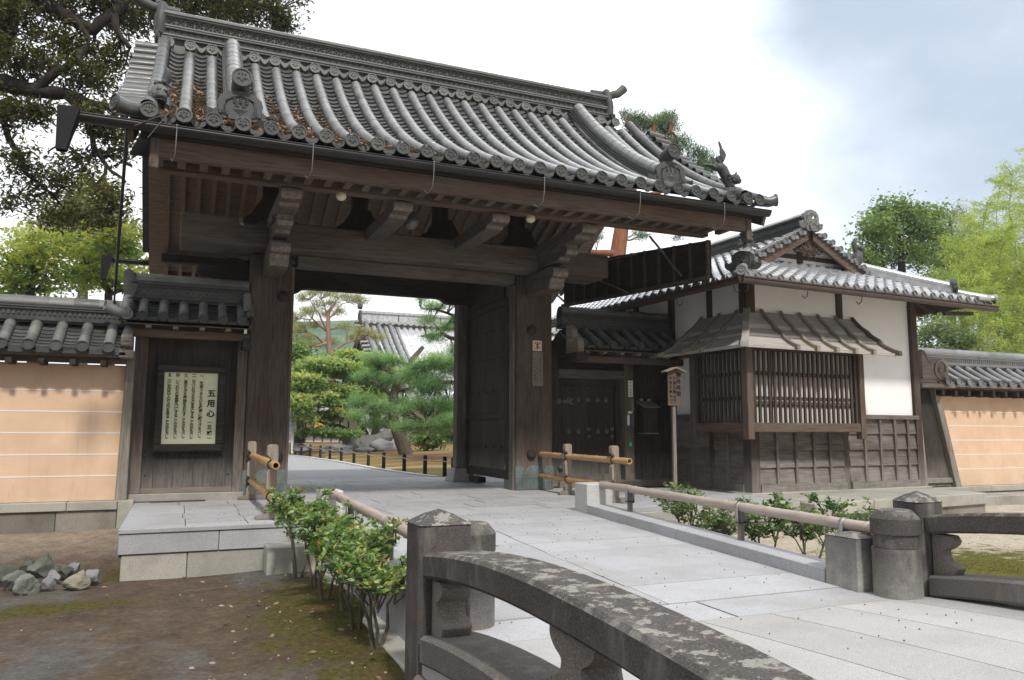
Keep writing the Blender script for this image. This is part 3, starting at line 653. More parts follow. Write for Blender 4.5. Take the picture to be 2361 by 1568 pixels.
def oni(parent,c,face,w,h,mat,disc=True,right=None,name='ridge_end_tile'):
    """ornamental ridge-end tile: shield with curled feet, framed crest and a round boss on top"""
    c=Vector(c); f=Vector(face).normalized(); up=Vector((0,0,1)); s=up.cross(f).normalized()*-1
    m=MB()
    sh=[(-.30,0),(-.33,.25),(-.36,.55),(-.33,.75),(-.22,.92),(0,1.0),(.22,.92),(.33,.75),(.36,.55),(.33,.25),(.30,0)]
    m.prism([(x*w,z*h) for x,z in sh],c-f*.05,s,up,f*.07)
    inn=[(-.2,.1),(-.24,.4),(-.22,.62),(-.12,.78),(0,.83),(.12,.78),(.22,.62),(.24,.4),(.2,.1)]
    P=[c+f*.024+s*(x*w)+up*(z*h) for x,z in inn]
    m.tube(P,.014*w/.6,5)
    # crest in the frame
    for ang,l in ((-pi/2,.36),(pi+.35,.2),(-.35,.2)):
        base=c+f*.022+up*(.5*h); d=s*math.cos(ang)+up*math.sin(ang); q=d.cross(f)
        m.add([base,base+d*l*h*.4+q*.13*w,base+d*l*h,base+d*l*h*.4-q*.13*w,base+d*l*h*.45+f*.02],[(0,1,4),(1,2,4),(2,3,4),(3,0,4)])
    for dx in (-.1,0,.1):
        for k in range(3): m.ell(c+f*.022+s*(dx*w)+up*((.58+.07*k)*h),(.026*w,.026*w,.026*w),6,4)
    for sg in (-1,1):  # curled wave feet
        for k in range(4):
            r=(.17-.036*k)*w; cc=c+s*(sg*.37*w)+up*(.17*h+.01)
            pts=[cc+(s*(sg*math.cos(a))+up*math.sin(a))*r for a in np.linspace(-1.15*pi,.12*pi if k<3 else .0,11)]
            m.tube([p+f*(.006*k) for p in pts],[.02*w+.008]*11,6)
        m.prism([(sg*x*w,z*h) for x,z in ((.28,-.02),(.5,.05),(.5,.2),(.4,.3),(.33,.4),(.28,.4))][::sg],c-f*.04,s,up,f*.05)
    ob=m.build(name,mat,parent)
    if disc:
        b=MB(); cc=c+up*(h*1.0+.11*w/.6)+f*.12; b.tube([cc-f*.28-up*.03,cc-f*.02],.082*w/.6+.01,16,False); crest_disc(b,cc,f,.082*w/.6+.02,th=.03); b.build('boss_tile',mat,ob)
    return ob
def lion(parent,c,mat,yaw,down=False,s=1.0):
    """guardian lion tile; `down`: crouching nose-down on the slope, else standing on its fore paws with hind legs and tail flung up"""
    c=Vector(c); rz_=Matrix.Rotation(yaw,3,'Z'); T=lambda x,y,z:c+rz_@Vector((x,y,z))*s
    m=MB(); E=lambda p,r,n=10:m.ell(T(*p),[k*s for k in (r if hasattr(r,'__len__') else (r,r,r))],n,7,rz_)
    tub=lambda ps,rs:m.tube([T(*p) for p in ps],[r*s for r in rs],10)
    if not down:
        m.lathe(T(0,0,-.03),[(.13*s,-.03*s),(.12*s,.03*s),(.07*s,.05*s)],14)
        tub([(.02,0,.03),(-.005,0,.13),(-.05,0,.22),(-.1,0,.33),(-.15,0,.40)],[.07,.085,.082,.088,.075])
        E((.10,0,.17),(.088,.08,.09)); E((.155,0,.145),(.05,.055,.04)); E((.15,0,.115),(.045,.05,.022)); E((.12,.035,.205),.024); E((.12,-.035,.205),.024)
        for y in (-.075,.075): m.prism([(0,0),(.05,.02),(.02,.05)],T(.08,y,.23),rz_@Vector((1,0,0))*s*.9,Vector((0,0,1))*s,rz_@Vector((0,1,0))*s*.02)
        for k in range(22):   # curled mane
            a=k*2.4; E((.02+.04*math.cos(a*.7),.085*math.cos(a),.10+.135*(k/22)),.03,7)
        for y in (-.05,.05): tub([(0,y,.12),(.05,y,.05),(.07,y,-.01),(.10,y,-.015)],[.035,.03,.027,.02])
        for y,dz in ((-.05,0),(.05,.03)):
            E((-.16,y,.36+dz),(.085,.055,.07)); tub([(-.2,y,.34+dz),(-.28,y,.385+dz),(-.36,y,.40+dz),(-.40,y,.405+dz)],[.045,.03,.022,.026])
        for k in range(9): a=k*2*pi/7; E((-.14+.045*math.cos(a),.03*math.sin(a*1.3),.50+.05*math.sin(a)),.032,7)
        tl=[(-.12,.46),(-.06,.50),(-.035,.57),(-.06,.64),(-.095,.69),(-.115,.76),(-.15,.83),(-.155,.78),(-.135,.71),(-.14,.64),(-.13,.56),(-.15,.5)]
        m.prism(tl,T(0,-.018,0),rz_@Vector((1,0,0))*s,Vector((0,0,1))*s,rz_@Vector((0,1,0))*s*.04)
        m.prism([(-.24,.42),(-.20,.47),(-.22,.52),(-.29,.56),(-.27,.49)],T(0,-.02,0),rz_@Vector((1,0,0))*s,Vector((0,0,1))*s,rz_@Vector((0,1,0))*s*.035)
        m.prism([(-.05,.04),(-.1,.12),(-.16,.19),(-.09,.17),(-.02,.1)],T(0,-.02,0),rz_@Vector((1,0,0))*s,Vector((0,0,1))*s,rz_@Vector((0,1,0))*s*.035)
    else:
        tub([(-.22,0,.34),(-.12,0,.25),(0,0,.17),(.1,0,.09)],[.07,.11,.1,.08]); E((.16,.02,.08),(.09,.085,.085)); E((.25,.03,.055),(.055,.06,.04)); E((.24,.03,.01),(.05,.055,.022))
        for k in range(20): a=k*2.4; E((.06+.07*math.cos(a),.09*math.sin(a),.12+.07*math.cos(a*1.7)),.032,7)
        for k in range(8): a=k*2*pi/7; E((-.24+.04*math.cos(a),.05*math.sin(a),.40+.04*math.sin(a*2)),.036,7)
        tub([(-.27,.04,.42),(-.30,.07,.52),(-.26,.08,.6),(-.3,.05,.68)],[.05,.06,.045,.01])
        for y in (-.08,.08): tub([(.06,y,.1),(.12,y*1.2,0),(.17,y*1.2,-.03)],[.045,.035,.03]); tub([(-.14,y,.22),(-.12,y*1.3,.1),(-.05,y*1.3,.06)],[.06,.04,.03])
    return m.build('guardian_lion',mat,parent)
# ---------------------------------------------------------------- main gate
G=thing('main_gate','large old timber temple gate with a sweeping grey tile roof and wide open doorway','gate',(3.4,12.2,0))
PX=((.91,1.50),(5.26,5.94)); PYF=12.2
def gate_frame():
    for k,(a,b) in enumerate(PX):
        m=MB(); m.box(a,b,PYF,PYF+.5,0,3.66); p=m.build('pillar',W_PIL('Z'),G,.02)
        w=b-a; c=MB(); top=[(0,0),(w,0),(w,.40)]
        n=2
        for i in range(n):
            x1=w-w*i/n; x0=w-w*(i+1)/n; xm=(x0+x1)/2
            top+=[(x1-.03,.405),(x1-.07,.40),(xm+.05,.375),(xm+.018,.34),(xm,.30),(xm-.018,.34),(xm-.05,.375),(x0+.07,.40),(x0+.03,.405)]
        top+=[(0,.40)]
        c.prism(top,(a,PYF-.001,.006),(1,0,0),(0,0,1),(0,-.012,0))
        c.box(a-.012,a-.001,PYF-.012,PYF+.5,.006,.40); c.box(b+.001,b+.012,PYF-.012,PYF+.5,.006,.40)
        for i in range(15): c.tube([(a+w*(i+.5)/15,PYF-.012,.02),(a+w*(i+.5)/15,PYF-.012,.19)],.011,6)
        c.tube([(a,PYF-.014,.205),(b,PYF-.014,.205)],.007,5)
        for i in range(n):   # boar's-eye hearts
            xm=b-w*(i+.5)/n; h=[(0,.235),(.028,.255),(.034,.275),(.022,.295),(.006,.285),(0,.27),(-.006,.285),(-.022,.295),(-.034,.275),(-.028,.255),(0,.235)]
            c.tube([(xm+x,PYF-.014,z) for x,z in h],.006,5); c.tube([(xm-.10,PYF-.014,.375),(xm-.05,PYF-.014,.35),(xm-.01,PYF-.014,.30)],.006,5); c.tube([(xm+.10,PYF-.014,.375),(xm+.05,PYF-.014,.35),(xm+.01,PYF-.014,.30)],.006,5)
        c.build('base_fitting',VERDI,p)
        for z in (.60,2.72 if k else 3.02):
            s=MB(); xs=(a+b)/2-.06 if k else b-.12; ax=Matrix(((1,0,0),(0,0,-1),(0,1,0))); s.lathe((xs,PYF,z),[(.085,-.005),(.085,.02),(.075,.045),(.04,.065),(.005,.07)],16,True,ax); s.build('nail_cover',W_DARK('X'),p)
    m=MB(); m.box(5.215,5.258,12.24,12.42,0,3.5); m.build('jamb',W_BEAM('Z'),G,.006)
    m=MB(); m.box(1.502,1.545,12.24,12.42,0,3.5); m.build('jamb',W_BEAM('Z'),G,.006)
    m=MB(); m.box(-.11,6.82,11.74,12.52,3.665,4.06); m.build('kabuki_beam',W_BEAM('X'),G,.02)
    m=MB(); m.box(1.565,5.185,12.1,12.42,3.5,3.66); m.build('lower_lintel',W_BEAM('X'),G,.01)
    # carved lintel between the rear posts
    m=MB(); pts=[(1.55,3.98),(1.55,3.50),(1.86,3.50),(1.93,3.53),(2.0,3.585),(2.1,3.6),(4.6,3.6),(4.7,3.585),(4.78,3.53),(4.86,3.50),(5.3,3.50),(5.3,3.98)]
    m.prism(pts,(0,14.62,0),(1,0,0),(0,0,1),(0,.2,0)); 
    for x0,sg in ((1.9,1),(4.75,-1)):
        for k in range(2):
            cx=x0+sg*(.18+.3*k); m.tube([(cx+sg*(.05+.012*a)*math.cos(a),14.615,3.76+(.03+.009*a)*math.sin(a)) for a in np.linspace(0,2.6*pi,22)],.012,5)
        m.tube([(x0+sg*.5,14.615,3.78),(x0+sg*.75,14.615,3.70),(x0+sg*1.0,14.615,3.74)],.012,5)
    m.build('carved_lintel',W_DARK('X'),G,.008)
    for a,b in ((1.42,1.66),(5.05,5.29)):
        m=MB(); m.box(a,b,14.66,14.9,.26,4.2); p=m.build('rear_post',W_BEAM('Z'),G,.01)
        s=MB(); s.add([(a-.12,14.52,0),(b+.12,14.52,0),(b+.12,15.04,0),(a-.12,15.04,0),(a-.05,14.6,.258),(b+.05,14.6,.258),(b+.05,14.96,.258),(a-.05,14.96,.258)],[(3,2,1,0),(4,5,6,7),(0,1,5,4),(1,2,6,5),(2,3,7,6),(3,0,4,7)]); s.build('post_base',GRAN_D,p,.01)
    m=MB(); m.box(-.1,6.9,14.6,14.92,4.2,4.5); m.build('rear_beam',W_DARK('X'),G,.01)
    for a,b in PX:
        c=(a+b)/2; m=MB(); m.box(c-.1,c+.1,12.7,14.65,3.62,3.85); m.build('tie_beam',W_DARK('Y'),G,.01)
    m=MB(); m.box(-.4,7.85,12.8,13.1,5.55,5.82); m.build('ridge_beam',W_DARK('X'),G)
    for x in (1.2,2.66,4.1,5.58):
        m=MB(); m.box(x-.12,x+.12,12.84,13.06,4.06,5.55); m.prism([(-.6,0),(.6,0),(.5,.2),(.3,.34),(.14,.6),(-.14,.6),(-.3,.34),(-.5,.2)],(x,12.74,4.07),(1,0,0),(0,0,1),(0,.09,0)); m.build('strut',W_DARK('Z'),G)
    # bracket arms with carved ends carrying the eave purlin
    for k,x in enumerate((1.2,2.67,4.11,5.56)):
        m=MB(); w=.27
        noz=[(12.6,3.90),(10.42,3.90),(10.36,3.915),(10.30,3.955),(10.2,3.945),(10.12,3.96),(10.075,4.0),(10.07,4.05),(10.10,4.09),(10.14,4.1),(12.6,4.1)]
        if k in (0,3): noz=[(12.6,3.94)]+noz[1:]
        m.prism(noz,(x-w/2,0,0),(0,1,0),(0,0,1),(w,0,0)); a=m.build('bracket_arm',end_grain(),G,.012)
        if k in (0,3):
            m=MB(); m.prism([(12.3,3.70),(11.06,3.69),(10.98,3.705),(10.92,3.74),(10.78,3.725),(10.70,3.75),(10.66,3.80),(10.70,3.86),(10.72,3.935),(12.3,3.935)],(x-.105,0,0),(0,1,0),(0,0,1),(.21,0,0)); m.build('under_bracket',end_grain(),a,.01)
            m=MB(); m.box(x-.16,x+.16,10.93,11.18,3.86,3.94) ; m.build('bearing_block',W_BEAM('X'),a,.01)
            m=MB(); m.prism([(12.199,3.30),(11.40,3.28),(11.28,3.30),(11.22,3.35),(11.24,3.40),(11.18,3.45),(11.10,3.47),(11.07,3.53),(11.10,3.60),(11.2,3.655),(12.199,3.655)],(x-.135,0,0),(0,1,0),(0,0,1),(.27,0,0)); m.build('elbow_bracket',end_grain(),a,.014)
    m=MB(); m.box(-.44,7.7,10.06,10.22,4.105,4.25); m.build('eave_purlin',W_RED('X'),G,.01)
    m=MB(); m.box(-.44,7.7,15.66,15.84,4.105,4.25); m.build('eave_purlin',W_DARK('X'),G,.01)
    # dark carved beam nose beyond the left pillar
    nose=[(0,0),(0,.3),(-.1,.36),(-.24,.38),(-.38,.33),(-.48,.24),(-.56,.23),(-.66,.25),(-.74,.20),(-.75,.12),(-.69,.06),(-.58,.05),(-.5,.02),(-.4,-.06),(-.25,-.1),(-.1,-.1)]
    m=MB(); m.prism(smoothpoly(nose,2),(.9,12.7,3.28),(1,0,0),(0,0,1),(0,.16,0)); m.tube([(.9-.4+.13*math.cos(a)*(a/9),12.69,3.42+.1*math.sin(a)*(a/9)) for a in np.linspace(1,9,30)],.012,5); m.build('carved_nose',W_DARK('X'),G,.01)
    for x in (5.30,1.44):
        m=MB(); m.box(x-.06,x+.06,12.72,14.66,3.345,3.9); m.build('door_head',W_DARK('Y'),G,.006)
    # inward-swung door leaves
    for sg,x in ((1,5.30),(-1,1.44)):
        m=MB(); y0,y1=12.5,14.655; x0,x1=x-.04,x+.04
        m.box(x0,x1,y0,y1,.16,3.34); d=m.build('door_leaf',W_DARK('Z'),G,.004)
        f=MB(); xi=x0-.022 if sg>0 else x1+.022; a,b=min(xi,x0 if sg>0 else x1),max(xi,x0 if sg>0 else x1)
        for ya,yb,za,zb in ((y0,y0+.11,.16,3.34),(y1-.11,y1,.16,3.34),(y0+.11,y1-.11,.16,.32),(y0+.11,y1-.11,3.2,3.34),(y0+.11,y1-.11,1.2,1.3),(y0+.11,y1-.11,2.3,2.4)): f.box(a,b,ya,yb,za,zb)
        f.build('leaf_rails',W_DARK('Y'),d,.004)
        s=MB(); 
        for yy in np.linspace(y0+.3,y1-.3,5):
            for z in (.7,1.7,2.8): s.ell((xi,yy,z),(.02,.02,.02),8,5)
        s.build('door_studs',IRON,d)
        q=MB(); q.box(x-.08,x+.08,13.9,14.42,.02,.13); q.build('door_stop',W_DARK('Y'),d,.01)
gate_frame()
# ---- roof
RY0,RY1,RYM=9.3,12.6,12.95
def rprof(t):  # t 0 ridge .. 1 eave on the front slope
    q=1-t; return RY0+(RY1-RY0)*q, 4.50+1.40*q+.95*q*q
def rsurf(s,t): y,z=rprof(t); return Vector((s,y,z))
def rnorm(t):
    y0,z0=rprof(max(0,t-.01)); y1,z1=rprof(min(1,t+.01)); d=Vector((0,y0-y1,z0-z1)).normalized(); return Vector((0,-d.z,d.y))
def bsurf(s,t): y,z=rprof(t); return Vector((s,2*RYM-y,z))
ROWX=[-.11+.3164*i for i in range(26)]
def gate_roof():
    ts=[i/14 for i in range(15)]
    base=MB()
    for F in (rsurf,bsurf):
        rows=[[F(-.80,t)-Vector((0,0,.06)),F(8.28,t)-Vector((0,0,.06))] for t in ts]; base.loft(rows,False,False,True)
    base.box(-.56,7.5,12.66,13.24,6.4,6.84); rb=base.build('roof_bed',TILE_D,G)
    pan=MB(); edges=[-.75]+[-.43]+ROWX+[8.12]
    for a,b in zip(edges[1:],edges[2:]): pan_strip(pan,rsurf,rnorm,a+.05,b-.05,.04,25,.028)
    pan.build('pan_tiles',PAN,G)
    bp=MB()
    for x in ROWX: round_row(bp,[bsurf(x,t)+Vector((0,0,.05)) for t in ts],.078,.3)
    bp.build('back_slope_tiles',TILE,G)
    for i,x in enumerate(ROWX):
        m=MB(); round_row(m,[rsurf(x,t)+rnorm(t)*.03 for t in ts if t>.03]+[rsurf(x,1)+rnorm(1)*.03+Vector((0,-.06,-.02))],.078,.27); o=m.build('cover_tile_row',TILE,G)
        d=MB(); crest_disc(d,rsurf(x,1)+rnorm(1)*.02+Vector((0,-.085,-.005)),(0,-1,.08),.092); d.build('crested_end_tile',TILE_D,o)
    # verges
    for sg,x0,x1 in ((-1,-.50,-.86),(1,8.10,8.42)):
        m=MB(); k=15
        for i in range(k):
            t=.06+.86*i/(k-1); p=rsurf(0,t)+rnorm(t)*.02
            round_row(m,[(x0,p.y,p.z+.03),(x1,p.y,p.z+.0)],.082,.5,8,tuple(rnorm(t)))
        round_row(m,[rsurf(x0*.96,t)+rnorm(t)*.07 for t in ts],.09,.22)
        p=rsurf(0,1)+rnorm(1)*.03
        m.tube([(x0,p.y+.06,p.z+.03),((x0+x1)/2,p.y,p.z+.0),(x1-sg*.06,p.y-.03,p.z+.035)],[.08,.08,.085],12,False); o=m.build('verge_tiles',PAN,G)
        d=MB(); crest_disc(d,(x1-sg*.03,p.y-.035,p.z+.04),(sg,-.55,.1),.098); d.build('crested_end_tile',TILE_D,o); d=MB(); crest_disc(d,rsurf(x0*.93 if sg<0 else 8.02,1)+rnorm(1)*.02+Vector((0,-.085,0)),(0,-1,.08),.095)
        for i in range(5): pass
        d.build('crested_end_tile',TILE_D,o)
        b=MB(); rows=[]
        for t in ts:
            p=rsurf(0,t)-rnorm(t)*.10; q=rsurf(0,t)-rnorm(t)*.34
            rows.append([(x0+sg*.12,p.y,p.z),(x0+sg*.18,p.y,p.z),(x0+sg*.18,q.y,q.z),(x0+sg*.12,q.y,q.z)])
        b.loft(rows,True,True,False); rows=[[(x,2*RYM-y,z) for x,y,z in r] for r in rows]; b.loft(rows,True,True,False); b.build('bargeboard',W_BEAM('Y'),G)
    lion(G,(-.40,9.86,4.80),TILE_D,-pi/2,True,.95)
    lion(G,(7.68,9.50,4.72),TILE_D,R(-25),False,.95)
    # descending ridges with crested ends
    for x in (.50,6.62):
        m=MB(); path=[rsurf(x,t) for t in np.linspace(.0,.88,12)]; nr=[rnorm(t) for t in np.linspace(.0,.88,12)]
        for w,h0,h1 in ((.15,.02,.10),(.135,.105,.14),(.12,.145,.18),(.105,.185,.21)):
            m.loft([[p+n*h0+Vector((-w,0,0)),p+n*h0+Vector((w,0,0)),p+n*h1+Vector((w,0,0)),p+n*h1+Vector((-w,0,0))] for p,n in zip(path,nr)],True,True,False)
        o=m.build('descending_ridge',TILE_D,G)
        c=MB(); round_row(c,[p+n*.20 for p,n in zip(path,nr)],.115,.2,8); c.build('ridge_cap_tiles',TILE,o)
        p=rsurf(x,.9); oni(o,(x,p.y-.10,p.z+.015),(0,-1,.05),.72,.36,TILE_D)
    # main ridge
    m=MB(); x0,x1=-.54,7.42; yf=12.70; yb=2*RYM-yf
    for za,zb,o in ((6.82,6.93,.0),(7.045,7.07,.0),(7.075,7.10,-.015),(7.20,7.225,.0),(7.228,7.25,-.012),(7.40,7.425,-.0),(7.428,7.45,-.02)): m.box(x0,x1,yf+o-.03,yb-o+.03,za,zb)
    m.box(x0,x1,yf+.05,yb-.05,6.9,7.44); rg=m.build('main_ridge',TILE_W,G)
    c=MB(); round_row(c,[(x1,RYM,7.45),(x0,RYM,7.45)],.16,.34,8); c.build('ridge_cap_tiles',TILE,rg)
    c=MB()
    for y,h in ((yf-.0,0),(yf+.01,0)): pass
    c.box(x0,x1,yf-.035,yf+.2,7.452,7.475); c.build('ridge_coping',TILE,rg)
    d=MB()
    for x in [ROWX[0]-.3164]+ROWX[:25]:
        if abs(x-.50)<.2 or abs(x-6.62)<.12: continue
        d.tube([(x,yf+.05,6.95),(x,yf-.15,6.915)],.078,12,False); crest_disc(d,(x,yf-.165,6.912),(0,-1,.05),.088)
    for a in ROWX[:24]:
        pts=[(a+.085+.146*j/6,yf-.12,6.965-.05*math.sin(pi*j/6)) for j in range(7)]; d.add(pts+[(p[0],p[1],p[2]-.045-.03*math.sin(pi*j/6)) for j,p in enumerate(pts)],[(j,j+1,8+j,7+j) for j in range(6)])
        d.add(pts+[(p[0],p[1]+.09,p[2]+.01) for p in pts],[(j,j+1,8+j,7+j) for j in range(6)])
    d.build('ridge_foot_tiles',TILE_W,rg)
    d=MB(); n=int((x1-x0)/.1)
    for i in range(n): crest_disc(d,(x0+.05+.1*i,yf+.015,7.15),(0,-1,0),.046,petals=False,n=12)
    d.build('small_disc_band',TILE,rg)
    d=MB(); pch=.135; n=int((x1-x0)/pch)
    for i in range(n+1):     # interlaced circles
        cx=x0+pch*i
        for z in (7.325,):
            for r in (.075,):
                pts=[(cx+r*math.cos(a),yf+.02,z+r*math.sin(a)) for a in np.linspace(0,2*pi,15)]
                if x0<cx<x1: d.tube(pts,.008,4,False,False)
        cx2=cx+pch/2
        if cx2<x1:
            for zc,a0,a1 in ((7.25,.1,pi-.1),(7.40,pi+.1,2*pi-.1)):
                d.tube([(cx2+.075*math.cos(a),yf+.022,zc+.075*math.sin(a)) for a in np.linspace(a0,a1,9)],.008,4,False,False)
    d.build('lattice_band',TILE,rg)
    for x,sg in ((x0,-1),(x1,1)):
        o=oni(rg,(x+sg*.05,RYM,6.92),(sg,0,0),.72,.56,TILE_D,False)
        b=MB(); b.tube([(x-sg*.25,RYM,7.60),(x+sg*.15,RYM,7.62),(x+sg*.36,RYM,7.70),(x+sg*.50,RYM,7.83)],[.075,.08,.085,.09],12); b.tube([(x+sg*.02,12.72,7.1),(x+sg*.02,12.70,7.3),(x+sg*.0,12.74,7.5),(x,12.80,7.62)],[.09,.085,.08,.07],10); b.build('horn_tile',TILE_D,o)
gate_roof()
def gate_eaves():
    for sg in (1,-1):
        sof=MB()
        Y=lambda y:y if sg>0 else 2*RYM-y
        yo=9.5 if sg>0 else 9.38
        sof.add([(-.66,Y(yo),4.19+.5*(yo-9.75)),(8.06,Y(yo),4.19+.5*(yo-9.75)),(8.06,Y(12.95),5.79),(-.66,Y(12.95),5.79)],[(0,1,2,3)])
        sof.build('eave_boards',W_SHADE('X') if sg>0 else W_RAFT('X'),G)  # front boards near black: shade of the deep recess painted into the wood
    for sg,n,x0,xs in ((1,34,-.36,.2465),(-1,34,-.36,.2465)):
        Y=lambda y:y if sg>0 else 2*RYM-y
        for i in range(n):
            x=x0+xs*i; m=MB(); ya=9.86 if sg>0 else 9.42
            m.add([(x+dx,Y(y),z+dz) for y,z in ((ya,4.10+.5*(ya-9.75)),(12.9,5.675)) for dx,dz in ((-.035,0),(.035,0),(.035,.085),(-.035,.085))],[(3,2,1,0),(4,5,6,7),(0,1,5,4),(1,2,6,5),(2,3,7,6),(3,0,4,7)])
            m.build('rafter',W_RAFT('Y'),G)
            if sg>0:
                b=MB(); b.box(x-.045,x+.045,9.56,9.95,4.115,4.195); b.build('rafter_end',W_BEAM('Y'),G)
    m=MB(); m.box(-.40,7.98,9.44,9.53,4.065,4.285); m.build('fascia_board',W_RED('X'),G,.006)
    m=MB(); m.box(-.55,8.05,9.40,9.56,4.29,4.36); m.build('eave_batten',W_DARK('X'),G,.004)
    m=MB(); m.box(-.40,7.9,16.40,16.5,3.99,4.12); m.build('fascia_board',W_RED('X'),G,.006)
    for X in (-.40,7.98):
        m=MB(); m.box(X-.05,X+.05,9.42,9.56,3.93,4.28); m.build('corner_block',W_BEAM('Z'),G,.01)
    # gutter with its hooks and outlet box
    for yc,z,xa,xb in ((9.28,4.36,-1.28,8.24),(16.66,4.26,-1.45,8.0)):
        m=MB(); rings=[]
        for x in (xa,xb):
            rings.append([(x,yc+.075*math.cos(a),z+.01-.085*math.sin(a)) for a in np.linspace(pi,0,9)]+[(x,yc+.068*math.cos(a),z+.01-.078*math.sin(a)) for a in np.linspace(0,pi,9)])
        m.loft(rings,True,True,True); m.tube([(xa,yc-.075,z+.012),(xb,yc-.075,z+.012)],.008,6); g=m.build('gutter',GUTTER,G)
        o=MB(); o.add([(xa-.06+dx,yc+dy,zz) for zz,w,h in ((z+.05,.21,.12),(z-.22,.14,.08),(z-.41,.10,.055)) for dx,dy in ((0,-h),(w,-h),(w,h),(0,h))],[(0,1,5,4),(1,2,6,5),(2,3,7,6),(3,0,4,7),(4,5,9,8),(5,6,10,9),(6,7,11,10),(7,4,8,11),(0,3,2,1)]); o.build('outlet_box',GUTTER,g)
        if yc<10:
            for px in (402,720,1000,1255,1475,1668):
                p=at(px,400,Y=9.2); x=p.x; h=MB(); h.tube([(x,yc-.085,z+.02),(x,yc-.088,z-.12),(x-.005,yc-.06,z-.30),(x-.03,yc+.06,z-.36),(x-.06,yc+.22,z-.26),(x-.08,yc+.3,z-.16)],.0055,5); h.box(x-.012,x+.012,yc-.09,yc+.08,z+.018,z+.026); h.build('gutter_hook',WIRE,g)
    # boarded screen hung from the right gable
    t=MB(); q=[(7.74,10.1,3.44),(7.74,10.1,4.06),(7.74,13.85,4.5),(7.74,15.3,4.3),(7.74,15.3,3.74)]
    n=len(q); t.add(q+[(x+.03,y,z) for x,y,z in q],[tuple(range(n)),tuple(range(n,2*n))[::-1]]+[(i,(i+1)%n,n+(i+1)%n,n+i) for i in range(n)]); s=t.build('boarded_screen',W_DARK('Y'),G)
    r=MB()
    for k in range(11):
        y=10.13+.46*k; zb=3.44+(y-10.1)*.058; zt=4.06+(y-10.1)*.117 if y<13.85 else 4.5-(y-13.85)*.14
        r.box(7.70,7.738,y-.025,y+.025,zb,zt)
    r.beam((7.70,10.1,3.44),(7.70,15.3,3.74),.06,.07); r.build('screen_rails',W_BEAM('X'),s)
    for (xa,ya,xb,yb) in ((1498,545,1572,636),(1378,645,1450,675),(1280,676,1312,706),(1400,600,1468,585)):
        r=MB(); pa,pb=at(xa,ya,X=7.66),at(xb,yb,X=7.66); r.beam(pa,pb,.03,.03); r.build('screen_brace',W_GREY('Y'),s)
    # drifts of dead leaves in the roof valleys
    lv=[]; 
    for k in range(3000):
        i=min(12,int(abs(random.gauss(0,4.6)))); x=ROWX[i]+.3164*.5+random.gauss(0,.05) if random.random()<.8 else -.27+random.gauss(0,.05)
        t=1-abs(random.gauss(0,(.36,.34,.3,.32,.3,.26,.22,.2)[i] if i<8 else .13)); 
        if t<.25: continue
        lv.append(rsurf(x,min(t,.995))+rnorm(t)*random.uniform(-.01,.02))
    return lv
DL=gate_eaves()
